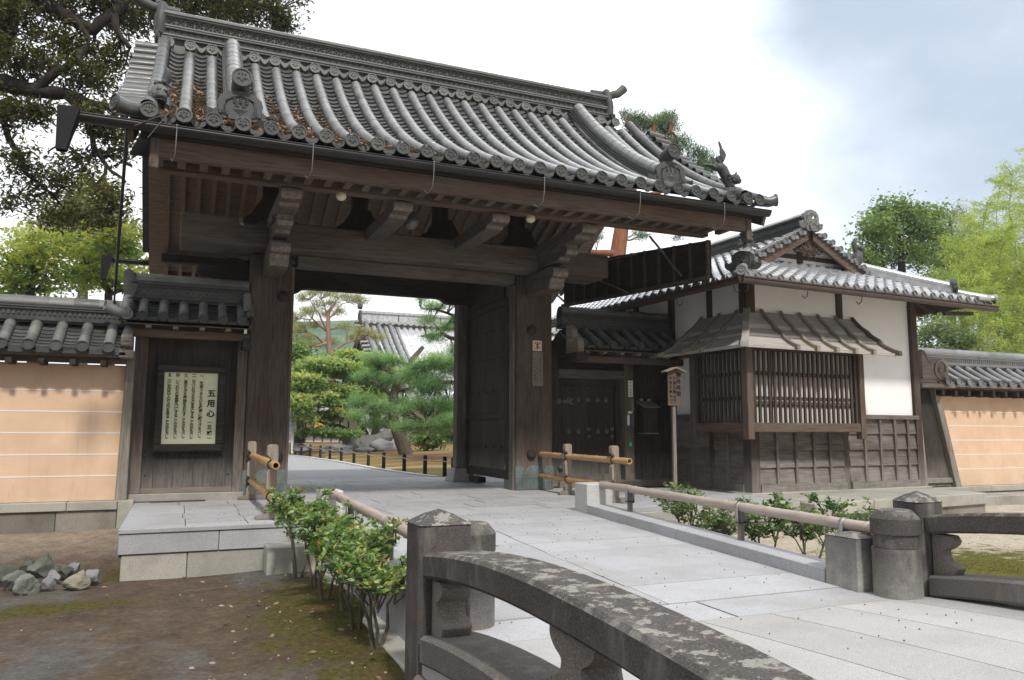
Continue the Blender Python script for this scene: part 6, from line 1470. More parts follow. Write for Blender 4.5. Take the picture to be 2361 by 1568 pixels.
def moss_tufts():
    P=[];D=[]
    cs=[(7.3,5.3,1.9,1.5,5200),(5.7,6.8,.5,1.6,1200)]
    for cx,cy,sx,sy,n in cs:
        for k in range(n*2):
            x=cx+rng.normal()*sx*.55; y=cy+rng.normal()*sy*.55
            if x<1.50 or x>5.05:
                if noise.noise((x*1.4,y*1.4,7))>-.12: P.append((x,y,gz(x,y)-.004)); D.append((rng.normal()*.7,rng.normal()*.7,1))
    o=leaf_mesh('moss',leaf('moss_tuft',[(0,(.06,.06,.018)),(.5,(.13,.13,.03)),(1,(.22,.22,.05))],.2),None,P,.016,.5,dirs=D); o.name='moss'; kind(o,'stuff')
moss_tufts()
# ---------------------------------------------------------------- trees outside the walls
def B(px,py,Y,r,nc,nl,sg,dy=1.0,flat=1.0):
    p=at(px,py,Y=Y); k=(p-EYE).dot(_f)/1800; r=r if hasattr(r,'__len__') else (r,r)
    return (tuple(p),(r[0]*k,r[0]*k*dy,r[1]*k),nc,nl,sg)
def V(px,py,Y): return tuple(at(px,py,Y=Y))
def oak():
    Y0=17.5
    t=thing('evergreen_oak','huge dark evergreen oak spreading crooked branches over the wall behind the gate roof','tree',(at(-150,900,Y=Y0).x,Y0,0))
    m=MB(); base=Vector((at(-150,900,Y=Y0).x,Y0,0))
    T=lambda pts:[Vector(at(x,y,Y=yy)) for x,y,yy in pts]
    def br(pts,r0,r1):
        q=T(pts); out=[]; r0*=.72; r1*=.72
        for a,b in zip(q,q[1:]):
            for k in range(3): out.append(a.lerp(b,k/3)+Vector((rng.normal(),rng.normal(),rng.normal()))*.02*(k>0))
        out.append(q[-1]); n=len(out); m.tube(out,[r0+(r1-r0)*i/(n-1) for i in range(n)],9); return out
    segs=[]
    m.tube([base,base+Vector((.1,0,2)),Vector(at(-110,420,Y=Y0)),Vector(at(-70,230,Y=Y0))],[.55,.42,.32,.27],14)
    segs+=br([(-70,230,17.5),(10,190,17.3),(70,210,17.1),(150,215,16.9),(230,245,16.7),(320,260,16.6)],.30,.07)
    segs+=br([(-70,240,17.5),(0,110,17.5),(20,20,17.6),(40,-120,17.8)],.34,.22)
    segs+=br([(0,-60,17.6),(120,20,17.2),(215,70,17),(262,30,17),(330,-40,17),(380,-110,17)],.22,.1)
    segs+=br([(262,30,17),(272,75,16.9),(300,110,16.8)],.12,.06)
    segs+=br([(90,205,17),(130,165,16.8),(185,140,16.7),(205,90,16.8),(170,40,17)],.14,.06)
    segs+=br([(150,215,16.9),(200,270,16.7),(215,340,16.6),(245,380,16.6),(290,420,16.5)],.11,.03)
    segs+=br([(0,235,17.3),(20,320,17.2),(60,400,17.1),(110,440,17.1),(150,480,17)],.10,.02)
    segs+=br([(185,360,16.7),(150,330,16.8),(110,350,17)],.05,.02)
    segs+=br([(245,380,16.6),(230,440,16.6),(260,480,16.6)],.05,.015)
    segs+=br([(330,-40,17),(450,-30,18.5),(560,10,19.5),(650,20,20)],.14,.04)
    segs+=br([(380,-110,17),(520,-100,19),(640,-60,20)],.14,.04)
    blobs=[(40,40,17.3,(70,60),36),(120,10,17.5,(80,60),40),(60,140,17,(70,45),30),(150,110,17.2,(65,50),26),(240,0,17.2,(80,50),40),(200,180,16.9,(70,38),24),(250,130,17.2,(50,55),22),
     (320,60,18.2,(70,60),26),(10,260,17.2,(60,45),18),(90,260,17,(60,35),20),(215,280,16.7,(60,40),24),(270,330,16.7,(40,50),16),(40,370,17,(55,45),13),(120,420,17,(55,45),15),(180,380,16.8,(50,40),11),(250,440,16.6,(45,45),13),
     (30,460,17.1,(50,30),10),(130,500,17,(60,34),12),(230,500,16.7,(50,30),9),(290,250,17.2,(40,60),14),
     (420,-20,18.5,(80,50),36),(500,0,19,(80,50),38),(570,5,19.5,(60,45),30),(630,20,19.8,(52,46),26),(650,50,20,(36,34),16),(540,40,19.6,(60,30),18),(470,40,18.8,(60,30),16),(380,30,18.2,(50,40),16),(690,-5,20,(24,30),8)]
    P=[];TT=[]; pts=segs
    for px,py,yy,r,nc in blobs:
        c,rad,_,_,_=B(px,py,yy,r,nc,0,0); p,tt,Cc=cloud(c,rad,int(nc*.95),50,.16,.2,.7); P.append(p); TT.append(tt)
        for q in Cc[::2]:
            qv=Vector(q); s=min(pts,key=lambda v:(v-qv).length)
            if (s-qv).length<2.6: limb(m,s,qv,.022,.008,.12,4)
    m.build('trunk',BARK_D,t); P=np.concatenate(P)
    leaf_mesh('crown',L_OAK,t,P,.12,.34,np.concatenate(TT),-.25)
oak()
def trunkline(pts,r0,r1): 
    n=len(pts); return [(tuple(p),r0+(r1-r0)*i/(n-1)) for i,p in enumerate(pts)]
def outside():
    # yellow-green maples behind the left wall
    for k,(bx,lab,bl) in enumerate(((60,'yellow-green maple at the frame edge, rising behind the ochre wall',[(30,600,22,(70,36),34),(100,575,22.5,(60,34),28),(10,650,21.5,(60,26),22),(110,640,21.5,(70,30),30),(60,550,23,(40,22),12)]),(240,'bright yellow-green maple between the downpipe and the gate, behind the wall',[(200,610,21,(60,34),30),(280,590,20.5,(55,36),30),(240,650,20.5,(70,26),26),(330,640,20,(60,28),24),(420,640,20,(60,22),18),(170,560,21.5,(50,22),14)]))):
        Y=21.5; p=at(bx,1000,Y=Y); tr=trunkline([(p.x,Y,0),(p.x+.1,Y,1.6),tuple(at(bx+10,680,Y=Y)),tuple(at(bx+20,610,Y=Y))],.16,.06)
        tree('maple_tree',lab,'tree',(p.x,Y,0),tr,[B(px,py+rng.normal()*10,yy+rng.normal(),(r[0],r[1]*1.5),int(nc*.8),58,.21) for px,py,yy,r,nc in bl],L_MAP,BARK,.105,.75,'maples behind the left wall',flat=.3)
    p=at(185,1000,Y=30); tree('round_oak','dull olive round-headed tree seen through the oak branches, beyond the maples','tree',(p.x,30,0),trunkline([(p.x,30,0),V(190,700,30),V(195,560,30)],.25,.1),[B(190,490,30,(80,55),40,60,.33),B(130,540,30,(60,40),22,60,.33),B(250,540,30,(60,45),26,60,.33),B(215,440,30.5,(50,30),14,60,.3)],L_OAK2,BARK,.2,.45)
    # red-barked pine over the gate's right shoulder
    Y=26; tr=[(V(1405,1000,Y),.36),(V(1418,640,Y),.33),(V(1428,560,Y),.30),(V(1440,480,Y),.26),(V(1470,390,Y),.2),(V(1500,330,Y),.14),(V(1510,285,Y),.06)]
    t=pine('red_barked_pine','tall red-barked pine rising behind the right end of the gate roof','pine',Y,tr,[((1418,585),(1350,578),(1300,600)),((1440,480),(1360,500),(1320,560)),((1470,390),(1560,400),(1610,395)),((1490,345),(1450,300)),((1500,330),(1545,300)),((1440,470),(1530,440),(1570,420))],
      [(1470,285,44,26,50),(1530,295,48,30,60),(1565,335,40,26,40),(1500,330,45,26,44),(1590,395,50,32,66),(1630,385,34,30,44),(1600,425,44,20,30),(1615,355,34,16,20),(1450,330,30,30,16),(1330,560,34,12,10),(1310,600,26,10,8),(1370,545,24,10,7),(1440,265,24,14,8),(1545,270,26,14,12),(1480,545,30,14,10),(1560,550,20,10,5)],leaf('blue_pine_needle',[(0,(.05,.105,.065)),(.5,(.115,.2,.12)),(1,(.22,.32,.19))],.35),BARK_R)
    # trees right of the guardhouse
    p=at(2080,1000,Y=30); tree('broadleaf_tree','rounded green broadleaf tree rising behind the guardhouse roof','tree',(p.x,30,0),[(V(2085,1000,30),.3),(V(2085,700,30),.24),(V(2075,560,30),.16),(V(2060,510,30),.1)],[B(2070,510,30,(70,40),44,56,.28),B(2020,540,30,(50,40),30,56,.28),B(2120,560,30,(60,50),40,56,.28),B(2050,480,30.5,(40,24),16,50,.26),B(2140,510,30.5,(50,36),26,56,.28),B(2060,590,30,(90,30),30,56,.28),B(1990,590,29.5,(40,26),14,56,.26)],L_TREE,BARK_D,.22,.5)
    p=at(2230,1000,Y=34); tree('broadleaf_tree','dark green tree filling the gap between the round tree and the bamboo','tree',(p.x,34,0),[(V(2230,1000,34),.3),(V(2225,700,34),.2),(V(2220,600,34),.1)],[B(2170,600,34,(60,50),44,56,.32),B(2230,580,34,(60,60),50,56,.32),B(2290,600,34,(60,70),50,56,.32),B(2200,670,33,(90,50),56,56,.32),B(2300,690,33,(90,60),60,56,.32),B(2150,700,33,(60,40),34,56,.3)],L_TREE,BARK_D,.22,.5)
    p=at(2200,1000,Y=36); tree('dark_pine','dark pine top between the round tree and the bamboo','pine',(p.x,36,0),[(V(2195,1000,36),.3),(V(2195,600,36),.2),(V(2190,500,36),.08)],[B(2190,510,36,(44,22),22,70,.3),B(2210,560,36,(44,30),26,70,.3),B(2170,560,36,(34,24),16,70,.3)],L_PINEB,BARK_D,.36,.08,up=.5)
    p=at(2180,1000,Y=19); tree('pale_shrub','pale blue-green shrub showing over the coping tiles beside the guardhouse','shrub',(p.x,19,0),[(V(2180,1010,19),.08),(V(2175,850,19),.05),(V(2175,790,19),.03)],[B(2160,770,19,(50,28),26,44,.15),B(2210,785,19,(46,22),20,44,.15),B(2150,810,19,(46,24),18,44,.15)],leaf('pale_shrub_leaf',[(0,(.08,.12,.06)),(.5,(.16,.22,.12)),(1,(.28,.34,.2))]),BARK,.14,.5)
    bamboo_grove()
def pine(name,lab,cat,Y,tr,brs,pads,lm,bark,ns=.20,den=34,nw=.075,group=None):
    t=thing(name,lab,cat,(tr[0][0][0],Y,tr[0][0][2]),group); m=MB()
    pts=[Vector(p) for p,_ in tr]; m.tube(pts,[r for _,r in tr],12)
    ap=list(pts)
    for b in brs:
        q=[Vector(at(x,y,Y=Y-.25*i*(1 if k%2 else -1))) for k,(i,(x,y)) in enumerate([(i,v) for i,v in enumerate(b)])]
        out=[]
        for a,c in zip(q,q[1:]):
            for k in range(3): out.append(a.lerp(c,k/3)+Vector((rng.normal(),rng.normal(),rng.normal()))*.035*(k>0))
        out.append(q[-1]); n=len(out); s=min(tr,key=lambda z:(Vector(z[0])-q[0]).length)[1]
        m.tube(out,[max(.02,s*.5*(1-.75*i/(n-1))) for i in range(n)],8); ap+=out
    P=[];D=[];T=[]
    for px,py,rx,ry,nc in pads:
        c=at(px,py,Y=Y+rng.normal()*.35); k=(c-EYE).dot(_f)/1800; c=np.array(c)
        den_=max(8,den//2)
        for i in range(nc*4):
            d=rng.normal(size=3); d/=np.linalg.norm(d); o=c+d*np.array((rx*k,rx*k*.9,ry*k))*rng.uniform(.25,1)
            g=rng.normal(size=(den_,3)); g/=np.linalg.norm(g,axis=1)[:,None]; g[:,2]=np.abs(g[:,2])*.9+.15; g+=rng.normal(size=3)*.25
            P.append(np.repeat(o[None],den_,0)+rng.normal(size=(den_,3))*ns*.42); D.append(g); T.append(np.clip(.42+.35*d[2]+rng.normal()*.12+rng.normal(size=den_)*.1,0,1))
            if i%6==0:
                ov=Vector(o); s=min(ap,key=lambda v:(v-ov).length); limb(m,s,ov,.02,.008,.1,4)
    m.build('trunk',bark,t); leaf_mesh('needles',lm,t,np.concatenate(P),ns,nw,np.concatenate(T),dirs=np.concatenate(D),fold=.0)
    return t
def bamboo_grove():
    rn=random.Random(5)
    spots=[(2190,560,640,23),(2225,500,600,24),(2262,470,620,22),(2300,420,560,25),(2335,390,540,23),(2362,350,520,24),(2395,330,560,22),(2245,560,700,20.5),(2290,530,690,20),(2340,480,660,20.5),(2380,430,640,20),(2212,620,730,21),(2262,640,750,19.5),(2318,620,740,19.5),(2365,600,740,19.5)]
    desc=['leaning out over the guardhouse hip','with a thin feathery head','thick with pale leaves','rising highest in the middle of the grove','with its plume against the cloud','tallest at the frame edge','cut off by the frame edge','low and dense behind the coping tiles','with a bare pale culm showing','bowing outward from the grove','half hidden at the frame edge','closest to the pale shrub','short and yellowish before the others','low in front of the pale culms','lowest at the frame edge']
    for i,(px,pt,pm,Y) in enumerate(spots):
        b=at(px-10,1000,Y=Y); top=at(px+rn.uniform(-14,22),pt,Y=Y); t=thing('bamboo','feathery yellow-green bamboo, '+desc[i],'bamboo',(b.x,Y,0),'bamboo in the grove behind the right wall')
        m=MB(); b=Vector((b.x,Y,0)); pts=[b.lerp(top,k/8)+Vector((.18*math.sin(k*.4),0,0)) for k in range(9)]; pts[-1]+=Vector((.35*rn.choice((-1,1)),0,-.05)); m.tube(pts,[.055-.005*k for k in range(9)],8)
        P=[];D=[];T=[]
        H=top.z
        for k in range(125):
            u=rn.uniform(.12,1.03); j=min(7,int(u*8)); q=pts[j].lerp(pts[j+1],min(1,u*8-j)); L=rn.uniform(.6,1.6)*(1.15-u*.5); a=rn.uniform(0,2*pi)
            e=q+Vector((math.cos(a)*L,math.sin(a)*L,L*rn.uniform(.05,.75))); mid=q.lerp(e,.55)+Vector((0,0,.1*L)); e2=e-Vector((0,0,.12*L)); m.tube([q,mid,e2],[.011,.008,.004],4)
            n=58; s=rng.uniform(.15,1.05,n); o=np.array([tuple(q.lerp(mid,min(1,x*1.8)) if x<.55 else mid.lerp(e2,(x-.55)/.5)) for x in s])+rng.normal(size=(n,3))*.08
            P.append(o); dd=rng.normal(size=(n,3)); dd[:,2]=dd[:,2]*.5-.45; D.append(dd); T.append(np.clip(.5+rng.normal()*.18+rng.normal(size=n)*.15,0,1))
        m.build('culm',simple('bamboo_culm',(.25,.27,.10),.5,.4),t); leaf_mesh('foliage',L_BAMB,t,np.concatenate(P),.15,.16,np.concatenate(T),dirs=np.concatenate(D))
outside()
# ---------------------------------------------------------------- the garden seen through the gate
def rope_fence():
    t=thing('rope_fence','low fence of dark posts and sagging rope along the gravel path inside the gate','fence',(5.0,20,0))
    px=[(1106,1100),(1020,1098),(975,1093),(927,1087.5),(880,1080.5),(845,1073),(812,1067.5),(783,1062),(757,1058),(735,1053.5),(712,1049.5),(692,1046),(678,1043.5),(668,1041.5)]
    pts=[(5.45,15.3,0)]
    for k,(x,y) in enumerate(px[1:]): p=at(x,y,Z=0); pts.append((p.x+.05,p.y,0))
    pts.insert(1,(5.42,15.95,0))
    for x,y,z in pts:
        m=MB(); m.tube([(x,y,-.08),(x,y,.40)],[.047,.045],10); m.tube([(x,y,.40),(x,y,.425)],[.045,.03],10); m.build('fence_post',BARK_D,t)
    m=MB()
    for a,b in zip(pts,pts[1:]):
        a,b=Vector(a)+Vector((-.045,0,.33)),Vector(b)+Vector((-.045,0,.33)); L=(b-a).length; m.tube([a.lerp(b,k/6)-Vector((0,0,.04*L*math.sin(pi*k/6)*.6)) for k in range(7)],.011,5,False)
    m.build('rope',ROPE,t)
    # a second run beyond, along the further bed
    t=thing('rope_fence','farther rope fence of dark posts round the moss bed behind the stone basin','fence',(8,44,0))
    q=[at(x,y,Z=.1) for x,y in ((695,1010),(735,1012),(765,1012),(800,1008),(950,1008),(1010,1004),(1048,1002))]
    for p in q:
        m=MB(); m.tube([(p.x,p.y,-.1),(p.x,p.y,.75)],.06,8); m.build('fence_post',BARK_D,t)
    m=MB()
    for a,b in zip(q,q[1:]): m.tube([a+Vector((0,0,.5)),a.lerp(b,.5)+Vector((0,0,.38)),b+Vector((0,0,.5))],.018,5,False)
    m.build('rope',ROPE,t)
rope_fence()
def garden():
    # stone basin and rocks under the maple
    Y=36; c=at(843,1014,Y=Y); k=(c-EYE).dot(_f)/1800
    m=MB(); out=[(-62,16),(-10,10),(30,12),(48,20),(62,22),(64,6),(54,-10),(44,-30),(20,-34),(-20,-30),(-46,-12)]
    out=[(x*k,z*k) for x,z in smoothpoly(out,2)]; n=len(out); rings=[]
    for t_,s in ((0,.55),(.15,.85),(.35,1),(.65,1),(.85,.85),(1,.55)): rings.append([(c.x+x*s,c.y-.6+1.2*t_+.05*noise.noise((x*3,z*3,t_)),c.z+z*(.7+.3*s)) for x,z in out])
    m.loft(rings,True,True,False); bn=tag(m.build('stone_basin',ROCK_G,None,.05,False,2),'boat-shaped grey stone basin tilted on rocks beneath the garden maple','stone basin')
    for i,(px,py,w,h,l) in enumerate(((780,1036,42,15,'flat grey boulder under the low end of the stone basin'),(835,1040,34,11,'dark low boulder directly below the stone basin'),(885,1030,36,20,'dark grey boulder between the stone basin and the pale one'),(908,1036,36,18,'pale angular boulder beside the leaning pine trunk'),(690,1034,32,12,'low dark boulder behind the rope fence near the visitor'),(800,1030,22,14,'mossy small boulder behind the flat one'))):
        p=at(px,py,Y=33+i*.35); kk=(p-EYE).dot(_f)/1800; rock('boulder',(p.x,p.y,p.z),(w*kk,w*kk*.7,h*kk),ROCK_G,l,'boulder',60+i,'boulders round the stone basin',.3)
    # garden maple, its trunks forked from the ground by the basin
    Yt=36.5; b=at(855,1034,Y=Yt)
    tr=[(tuple(b),.20),(V(862,1010,Yt),.19),(V(868,985,Yt),.17),(V(872,960,Yt),.13),(V(860,930,Yt),.10),(V(820,890,Yt),.07)]
    bl=[(760,840,35,(60,18),46),(700,880,34,(40,26),34),(800,860,36,(60,20),44),(730,920,34.5,(60,18),40),(830,830,37,(50,16),26),(870,880,36,(40,24),26),(780,900,35,(50,16),30),(690,930,33.5,(34,20),24),(850,920,36,(46,22),28),(770,955,35,(50,12),20),(700,965,34,(30,10),10),(790,820,37,(40,12),14),(900,850,38,(30,22),12)]
    t=tree('garden_maple','spreading layered maple turning yellow at the top, over the stone basin','tree',tuple(b),tr,[B(x,y,Y,r,int(nc*1.2),60,.21,.8) for x,y,Y,r,nc in bl],L_MAPG,BARK_D,.14,.8,flat=.25)
    m=MB(); limb(m,V(852,1034,Yt),V(838,985,Yt),.17,.13,.06,6,3); limb(m,V(838,985,Yt),V(790,930,Yt-1),.12,.05,.1,6,4); limb(m,V(838,985,Yt),V(820,960,Yt),.11,.06,.1,5,5); m.build('side_trunk',BARK_D,t)
    low=[B(740,995,34.5,(52,9),26,44,.2,.7),B(790,1000,34.5,(40,8),18,44,.2,.7)]
    P=[];T=[]
    for q in low: p,tt,_=cloud(*q[:5],flat=.35); P.append(p); T.append(tt*.5)
    leaf_mesh('crown',L_MAPG,t,np.concatenate(P),.14,.8,np.concatenate(T))
    # leaning pine in front
    Y=30; tr=[(V(938,1049,Y),.30),(V(925,1020,Y),.25),(V(912,985,Y),.22),(V(905,950,Y),.2),(V(908,910,Y),.18),(V(920,870,Y),.15),(V(950,830,Y),.12),(V(975,800,Y),.08)]
    pine('leaning_garden_pine','green pine with a leaning scaly trunk and rounded pads in mid garden','pine',Y,tr,[((905,940),(870,930),(830,940)),((908,915),(860,880),(820,870)),((920,870),(880,850),(850,855)),((915,900),(960,890)),((940,840),(905,830))],
       [(870,830,44,18,34),(905,835,40,14,22),(850,870,44,16,32),(890,880,36,18,28),(840,930,50,20,44),(880,945,40,20,36),(920,930,36,20,30),(860,980,40,16,30),(905,980,30,14,16),(820,960,30,14,14),(940,870,30,20,20),(860,845,30,10,8)],L_PINE,BARK,.20,34,.06)
    Y=25; tr=[(V(1130,1075,Y),.3),(V(1118,1000,Y),.26),(V(1100,900,Y),.22),(V(1075,800,Y),.18),(V(1060,720,Y),.12),(V(1050,660,Y),.06)]
    pine('tall_garden_pine','tall green pine reaching in from behind the door leaf, low branches sweeping across','pine',Y,tr,[((1118,1000),(1060,985),(1010,975),(985,985)),((1118,1000),(1050,1010),(1020,1005)),((1100,900),(1040,880),(990,890)),((1090,850),(1010,830),(960,850)),((1075,790),(1020,770),(970,775)),((1065,730),(1010,715),(970,710))],
       [(995,890,62,30,80),(1030,850,54,28,66),(955,870,46,24,44),(1005,838,52,20,50),(965,848,34,14,22),(1050,810,30,22,24),(985,935,58,24,66),(1030,940,44,28,50),(950,985,54,18,52),(1005,985,52,20,52),(1045,1010,34,14,18),(1000,780,36,12,20),(1030,755,34,12,16),(985,740,26,10,12),(1000,710,36,12,18),(1040,695,30,14,14),(970,690,20,8,7),(1050,740,20,16,10),(930,950,26,14,14),(1030,970,34,16,20)],L_PINE,BARK_D,.17,34,.06)
    # tall airy pine with a reddish trunk, further back
    Y=40; tr=[(V(770,1010,Y),.22),(V(765,900,Y),.18),(V(760,820,Y),.16),(V(757,760,Y),.13),(V(757,720,Y),.09),(V(775,695,Y),.05)]
    airy=[(735+dx,682+dy,17+3*(i%3),7,8) for i,(dx,dy) in enumerate(((-38,8),(-20,-6),(0,-8),(18,-4),(40,2),(62,6),(85,8),(102,14),(30,20),(0,22),(-30,40),(-52,50),(-62,62),(-20,38),(12,44),(-10,70),(-40,72),(60,74),(92,82),(118,88),(138,98),(80,100),(-25,98),(-45,110),(-10,116),(30,108),(48,40),(-55,84)))]
    pine('airy_garden_pine','tall airy pine with a reddish trunk and yellow-green pads, in front of the hall gable','pine',Y,tr,[((760,800),(720,770),(690,765)),((757,765),(720,735),(690,735)),((757,770),(735,720),(715,690)),((757,735),(790,700),(810,695)),((762,810),(800,790),(850,775)),((760,790),(720,800),(700,830)),((757,725),(740,690))],
       airy,L_PINEY,wood('pink_bark','Z',(.34,.215,.165),(.3,.24,.2),.5,.55,.5),.24,24)
    Y=38; b=at(690,1022,Y=Y); tree('dark_evergreen','dark clipped evergreen on a black trunk, at the edge of the doorway behind the visitor','tree',tuple(b),[(tuple(b),.26),(V(690,990,Y),.22),(V(690,940,Y),.18),(V(688,880,Y),.1)],[B(690,850,Y,(40,40),44,50,.3),B(700,900,Y,(40,40),44,50,.3),B(670,900,Y,(40,50),40,50,.3),B(685,815,Y,(26,20),16,50,.28)],L_TREE,BARK_D,.22,.5)
    Y=33; b=at(985,1040,Y=Y); tree('garden_shrub','small loose shrub on one thin stem in the moss right of the leaning pine','shrub',tuple(b),[(tuple(b),.06),(V(985,1020,Y),.05),(V(986,1000,Y),.03)],[B(988,1008,Y,(26,20),22,30,.16),B(1010,1012,Y,(20,12),10,30,.16),B(965,1015,Y,(22,10),10,30,.15)],L_TREE,BARK,.22,.45)
    # stump-like box at the right
    p=at(1044,1018,Y=44); k=(p-EYE).dot(_f)/1800; m=MB(); m.tube([(p.x,p.y,p.z-.2),(p.x,p.y,p.z+26*k)],14*k,12,True,False); tag(m.build('wooden_tub',W_GREY('Z')),'grey wooden tub at the far edge of the garden','tub')
garden()
def visitor():
    """white-hatted visitor on the path, half hidden by the gate pillar"""
    Y=34.0; p=at(667.5,1043,Y=Y); x,y=p.x-.02,p.y; z0=-.02
    t=thing('person','person in white cap, pale blue shirt and white trousers standing on the gravel','person',(x,y,z0))
    sk=[(0,0,.92),(0,0,1.15),(0,0,1.36),(0,0,1.46),(0,0,1.60),(.19,0,1.36),(.25,.02,1.10),(.2,-.15,.98),(-.19,0,1.36),(-.25,.02,1.1),(-.22,-.02,.86),(.1,0,.88),(.11,-.02,.48),(.11,0,.07),(.12,-.13,.03),(-.1,0,.88),(-.11,.02,.48),(-.11,.05,.07),(-.12,-.08,.03),(.18,-.2,.96),(-.22,-.06,.78)]
    ed=[(0,1),(1,2),(2,3),(3,4),(2,5),(5,6),(6,7),(7,19),(2,8),(8,9),(9,10),(10,20),(0,11),(11,12),(12,13),(13,14),(0,15),(15,16),(16,17),(17,18)]
    rd=[.15,.14,.15,.055,.10,.075,.055,.04,.075,.055,.04,.10,.075,.055,.045,.10,.075,.055,.045,.035,.035]
    me=bpy.data.meshes.new('body'); me.from_pydata(sk,ed,[]); o=bpy.data.objects.new('body',me); COL.objects.link(o)
    sm=o.modifiers.new('skin','SKIN'); me.skin_vertices.new() if not me.skin_vertices else None
    for i,v in enumerate(me.skin_vertices[0].data): v.radius=(rd[i],rd[i]*.8); v.use_root=(i==0)
    s2=o.modifiers.new('sub','SUBSURF'); s2.levels=2; s2.render_levels=2
    dg=bpy.context.evaluated_depsgraph_get(); dg.update(); bm=bpy.data.meshes.new_from_object(o.evaluated_get(dg),depsgraph=dg); bpy.data.objects.remove(o)
    shirt=simple('pale_blue_shirt',(.5,.56,.68),.9,.1,.05); trou=simple('white_trousers',(.7,.7,.68),.9,.1,.05); skin=simple('skin',(.5,.32,.23),.6,.3,.05)
    for q in (skin,shirt,trou): bm.materials.append(q)
    for f in bm.polygons:
        c=f.center; f.use_smooth=True
        f.material_index=0 if (c.z>1.44 or (abs(c.x)>.16 and c.z<1.06 and c.y<.1 and abs(c.x)>.17)) else (1 if c.z>.93 else 2)
    b=bpy.data.objects.new('body',bm); COL.objects.link(b); b.parent=t; ORG[b.name]=ORG[t.name]
    m=MB(); O=Vector((x,y,z0)); m.ell(O+Vector((0,0,1.66)),(.115,.125,.095),12,8); m.ell(O+Vector((0,-.11,1.65)),(.09,.09,.015),10,4); m.build('cap',WHITE,t)
    m=MB(); m.ell(O+Vector((0,-.095,1.585)),(.016,.025,.022),6,5); 
    for sx in (-1,1): m.ell(O+Vector((sx*.1,0,1.6)),(.015,.025,.035),6,5)
    m.build('face_features',skin,t)
    m=MB()
    for sx in (-1,1): m.ell(O+Vector((sx*.038,-.082,1.615)),(.013,.01,.008),6,4)
    m.build('eyes',INK,t)
visitor()
def hall():
    """the main hall beyond the garden: a big silver-tiled roof with its gable to the left, white walls below"""
    Y=52; t=thing('temple_hall','large temple hall with a broad silver-grey tiled roof, seen beyond the garden trees','building',tuple(at(900,1000,Y=Y).xy)+(0,))
    L=at(832,745,Y=Y); Rr=at(1150,770,Y=Y); zr=L.z; x0=L.x; x1=Rr.x+8
    ex=at(880,850,Y=Y-9); ze=at(900,860,Y=Y-9).z
    def S(s,u): # u 0 ridge .. 1 eave
        return Vector((s,Y-9.5*u,zr+(ze-1.6-zr)*(1.35*u-.35*u*u)))
    m=MB(); n=int((x1-x0)/.42); rows=16
    for i in range(rows):
        a,b=i/rows,(i+1)/rows; r0=[];r1=[]
        for j in range(n*4+1):
            s=x0+(x1-x0)*j/(n*4); w=.06*math.cos(2*pi*j/4); r0.append(S(s,a)+Vector((0,-.02,w+.07))); r1.append(S(s,b)+Vector((0,0,w)))
        m.add(r0+r1,[(j,j+1,n*4+2+j,n*4+1+j) for j in range(n*4)],True)
    m.build('roof_slope',TILE_H,t)
    m=MB(); m.add([S(x0,0),S(x1,0),(x1,Y+9.5,S(0,1).z),(x0,Y+9.5,S(0,1).z)],[(0,1,2,3)]); m.build('back_slope',TILE_H,t)
    m=MB(); m.box(x0,x1,Y-.25,Y+.25,zr,zr+.75); m.box(x0,x1,Y-.4,Y+.4,zr-.05,zr+.18); m.box(x0,x1,Y-.33,Y+.33,zr+.66,zr+.82); rg=m.build('ridge',TILE_H,t)
    m=MB()
    for i in range(60): m.tube([(x0+.2+.42*i,Y-.6,zr-.1),(x0+.2+.42*i,Y-.35,zr-.05)],.11,8)
    for i in range(6): m.box(x0+3*i+2.5,x0+3*i+2.56,Y-.3,Y-.27,zr+.1,zr+.85)
    m.build('ridge_foot_tiles',TILE_D,rg)
    oni(rg,(x0-.1,Y,zr-.2),(-1,0,0),1.4,1.1,TILE_D)
    for s in (x0+.25,x0+1.1,x0+1.9):
        m=MB(); m.tube([S(s,u)+Vector((0,0,.22)) for u in np.linspace(0,.9,10)],.17 if s>x0+.5 else .2,8); m.tube([S(s+.42,u)+Vector((0,0,.14)) for u in np.linspace(0,.9,10)],.1,8); m.build('descending_ridge',TILE,t)
    m=MB()
    for i in range(22):
        p=S(x0,i/22); m.tube([(x0+.2,p.y,p.z+.1),(x0-.45,p.y,p.z+.05)],.13,8)
    m.build('verge_tiles',TILE,t)
    m=MB(); m.prism([(-9,S(0,1).z+.5),(9,S(0,1).z+.5),(0,zr-.3)],(x0+.6,Y,0),(0,1,0),(0,0,1),(.1,0,0)); m.build('gable_wall',W_DARK('Y'),t)
    m=MB()
    for sg in (1,-1): m.loft([[(x0+.05,Y+sg*(p.y-Y),p.z-.08),(x0+.15,Y+sg*(p.y-Y),p.z-.08),(x0+.15,Y+sg*(p.y-Y),p.z-.6),(x0+.05,Y+sg*(p.y-Y),p.z-.6)] for p in [S(0,u) for u in np.linspace(0,1,8)]],True,True,False)
    m.build('bargeboards',W_DARK('Y'),t)
    m=MB(); m.box(x0+1,x1,Y-7.5,Y+7,0,S(0,1).z+1); m.build('wall',PLASTER,t)
    m=MB()
    for i in range(12): m.box(x0+1+2*i,x0+1.18+2*i,Y-7.58,Y-7.5,0,S(0,1).z+.5)
    m.box(x0+1,x1,Y-7.6,Y-7.5,2.5,2.7); m.build('wall_posts',W_DARK('Z'),t)
    # low white building with dark timber bars behind the visitor
    Y=58; a=at(640,1000,Y=Y); b=at(845,1000,Y=Y); t=thing('low_white_building','low white-walled building with dark bars and an open front, far behind the dark evergreen','building',((a.x+b.x)/2,Y,0))
    m=MB(); m.box(a.x,b.x,Y,Y+4,0,2.1); m.build('wall',PLASTER,t)
    m=MB(); x=a.x
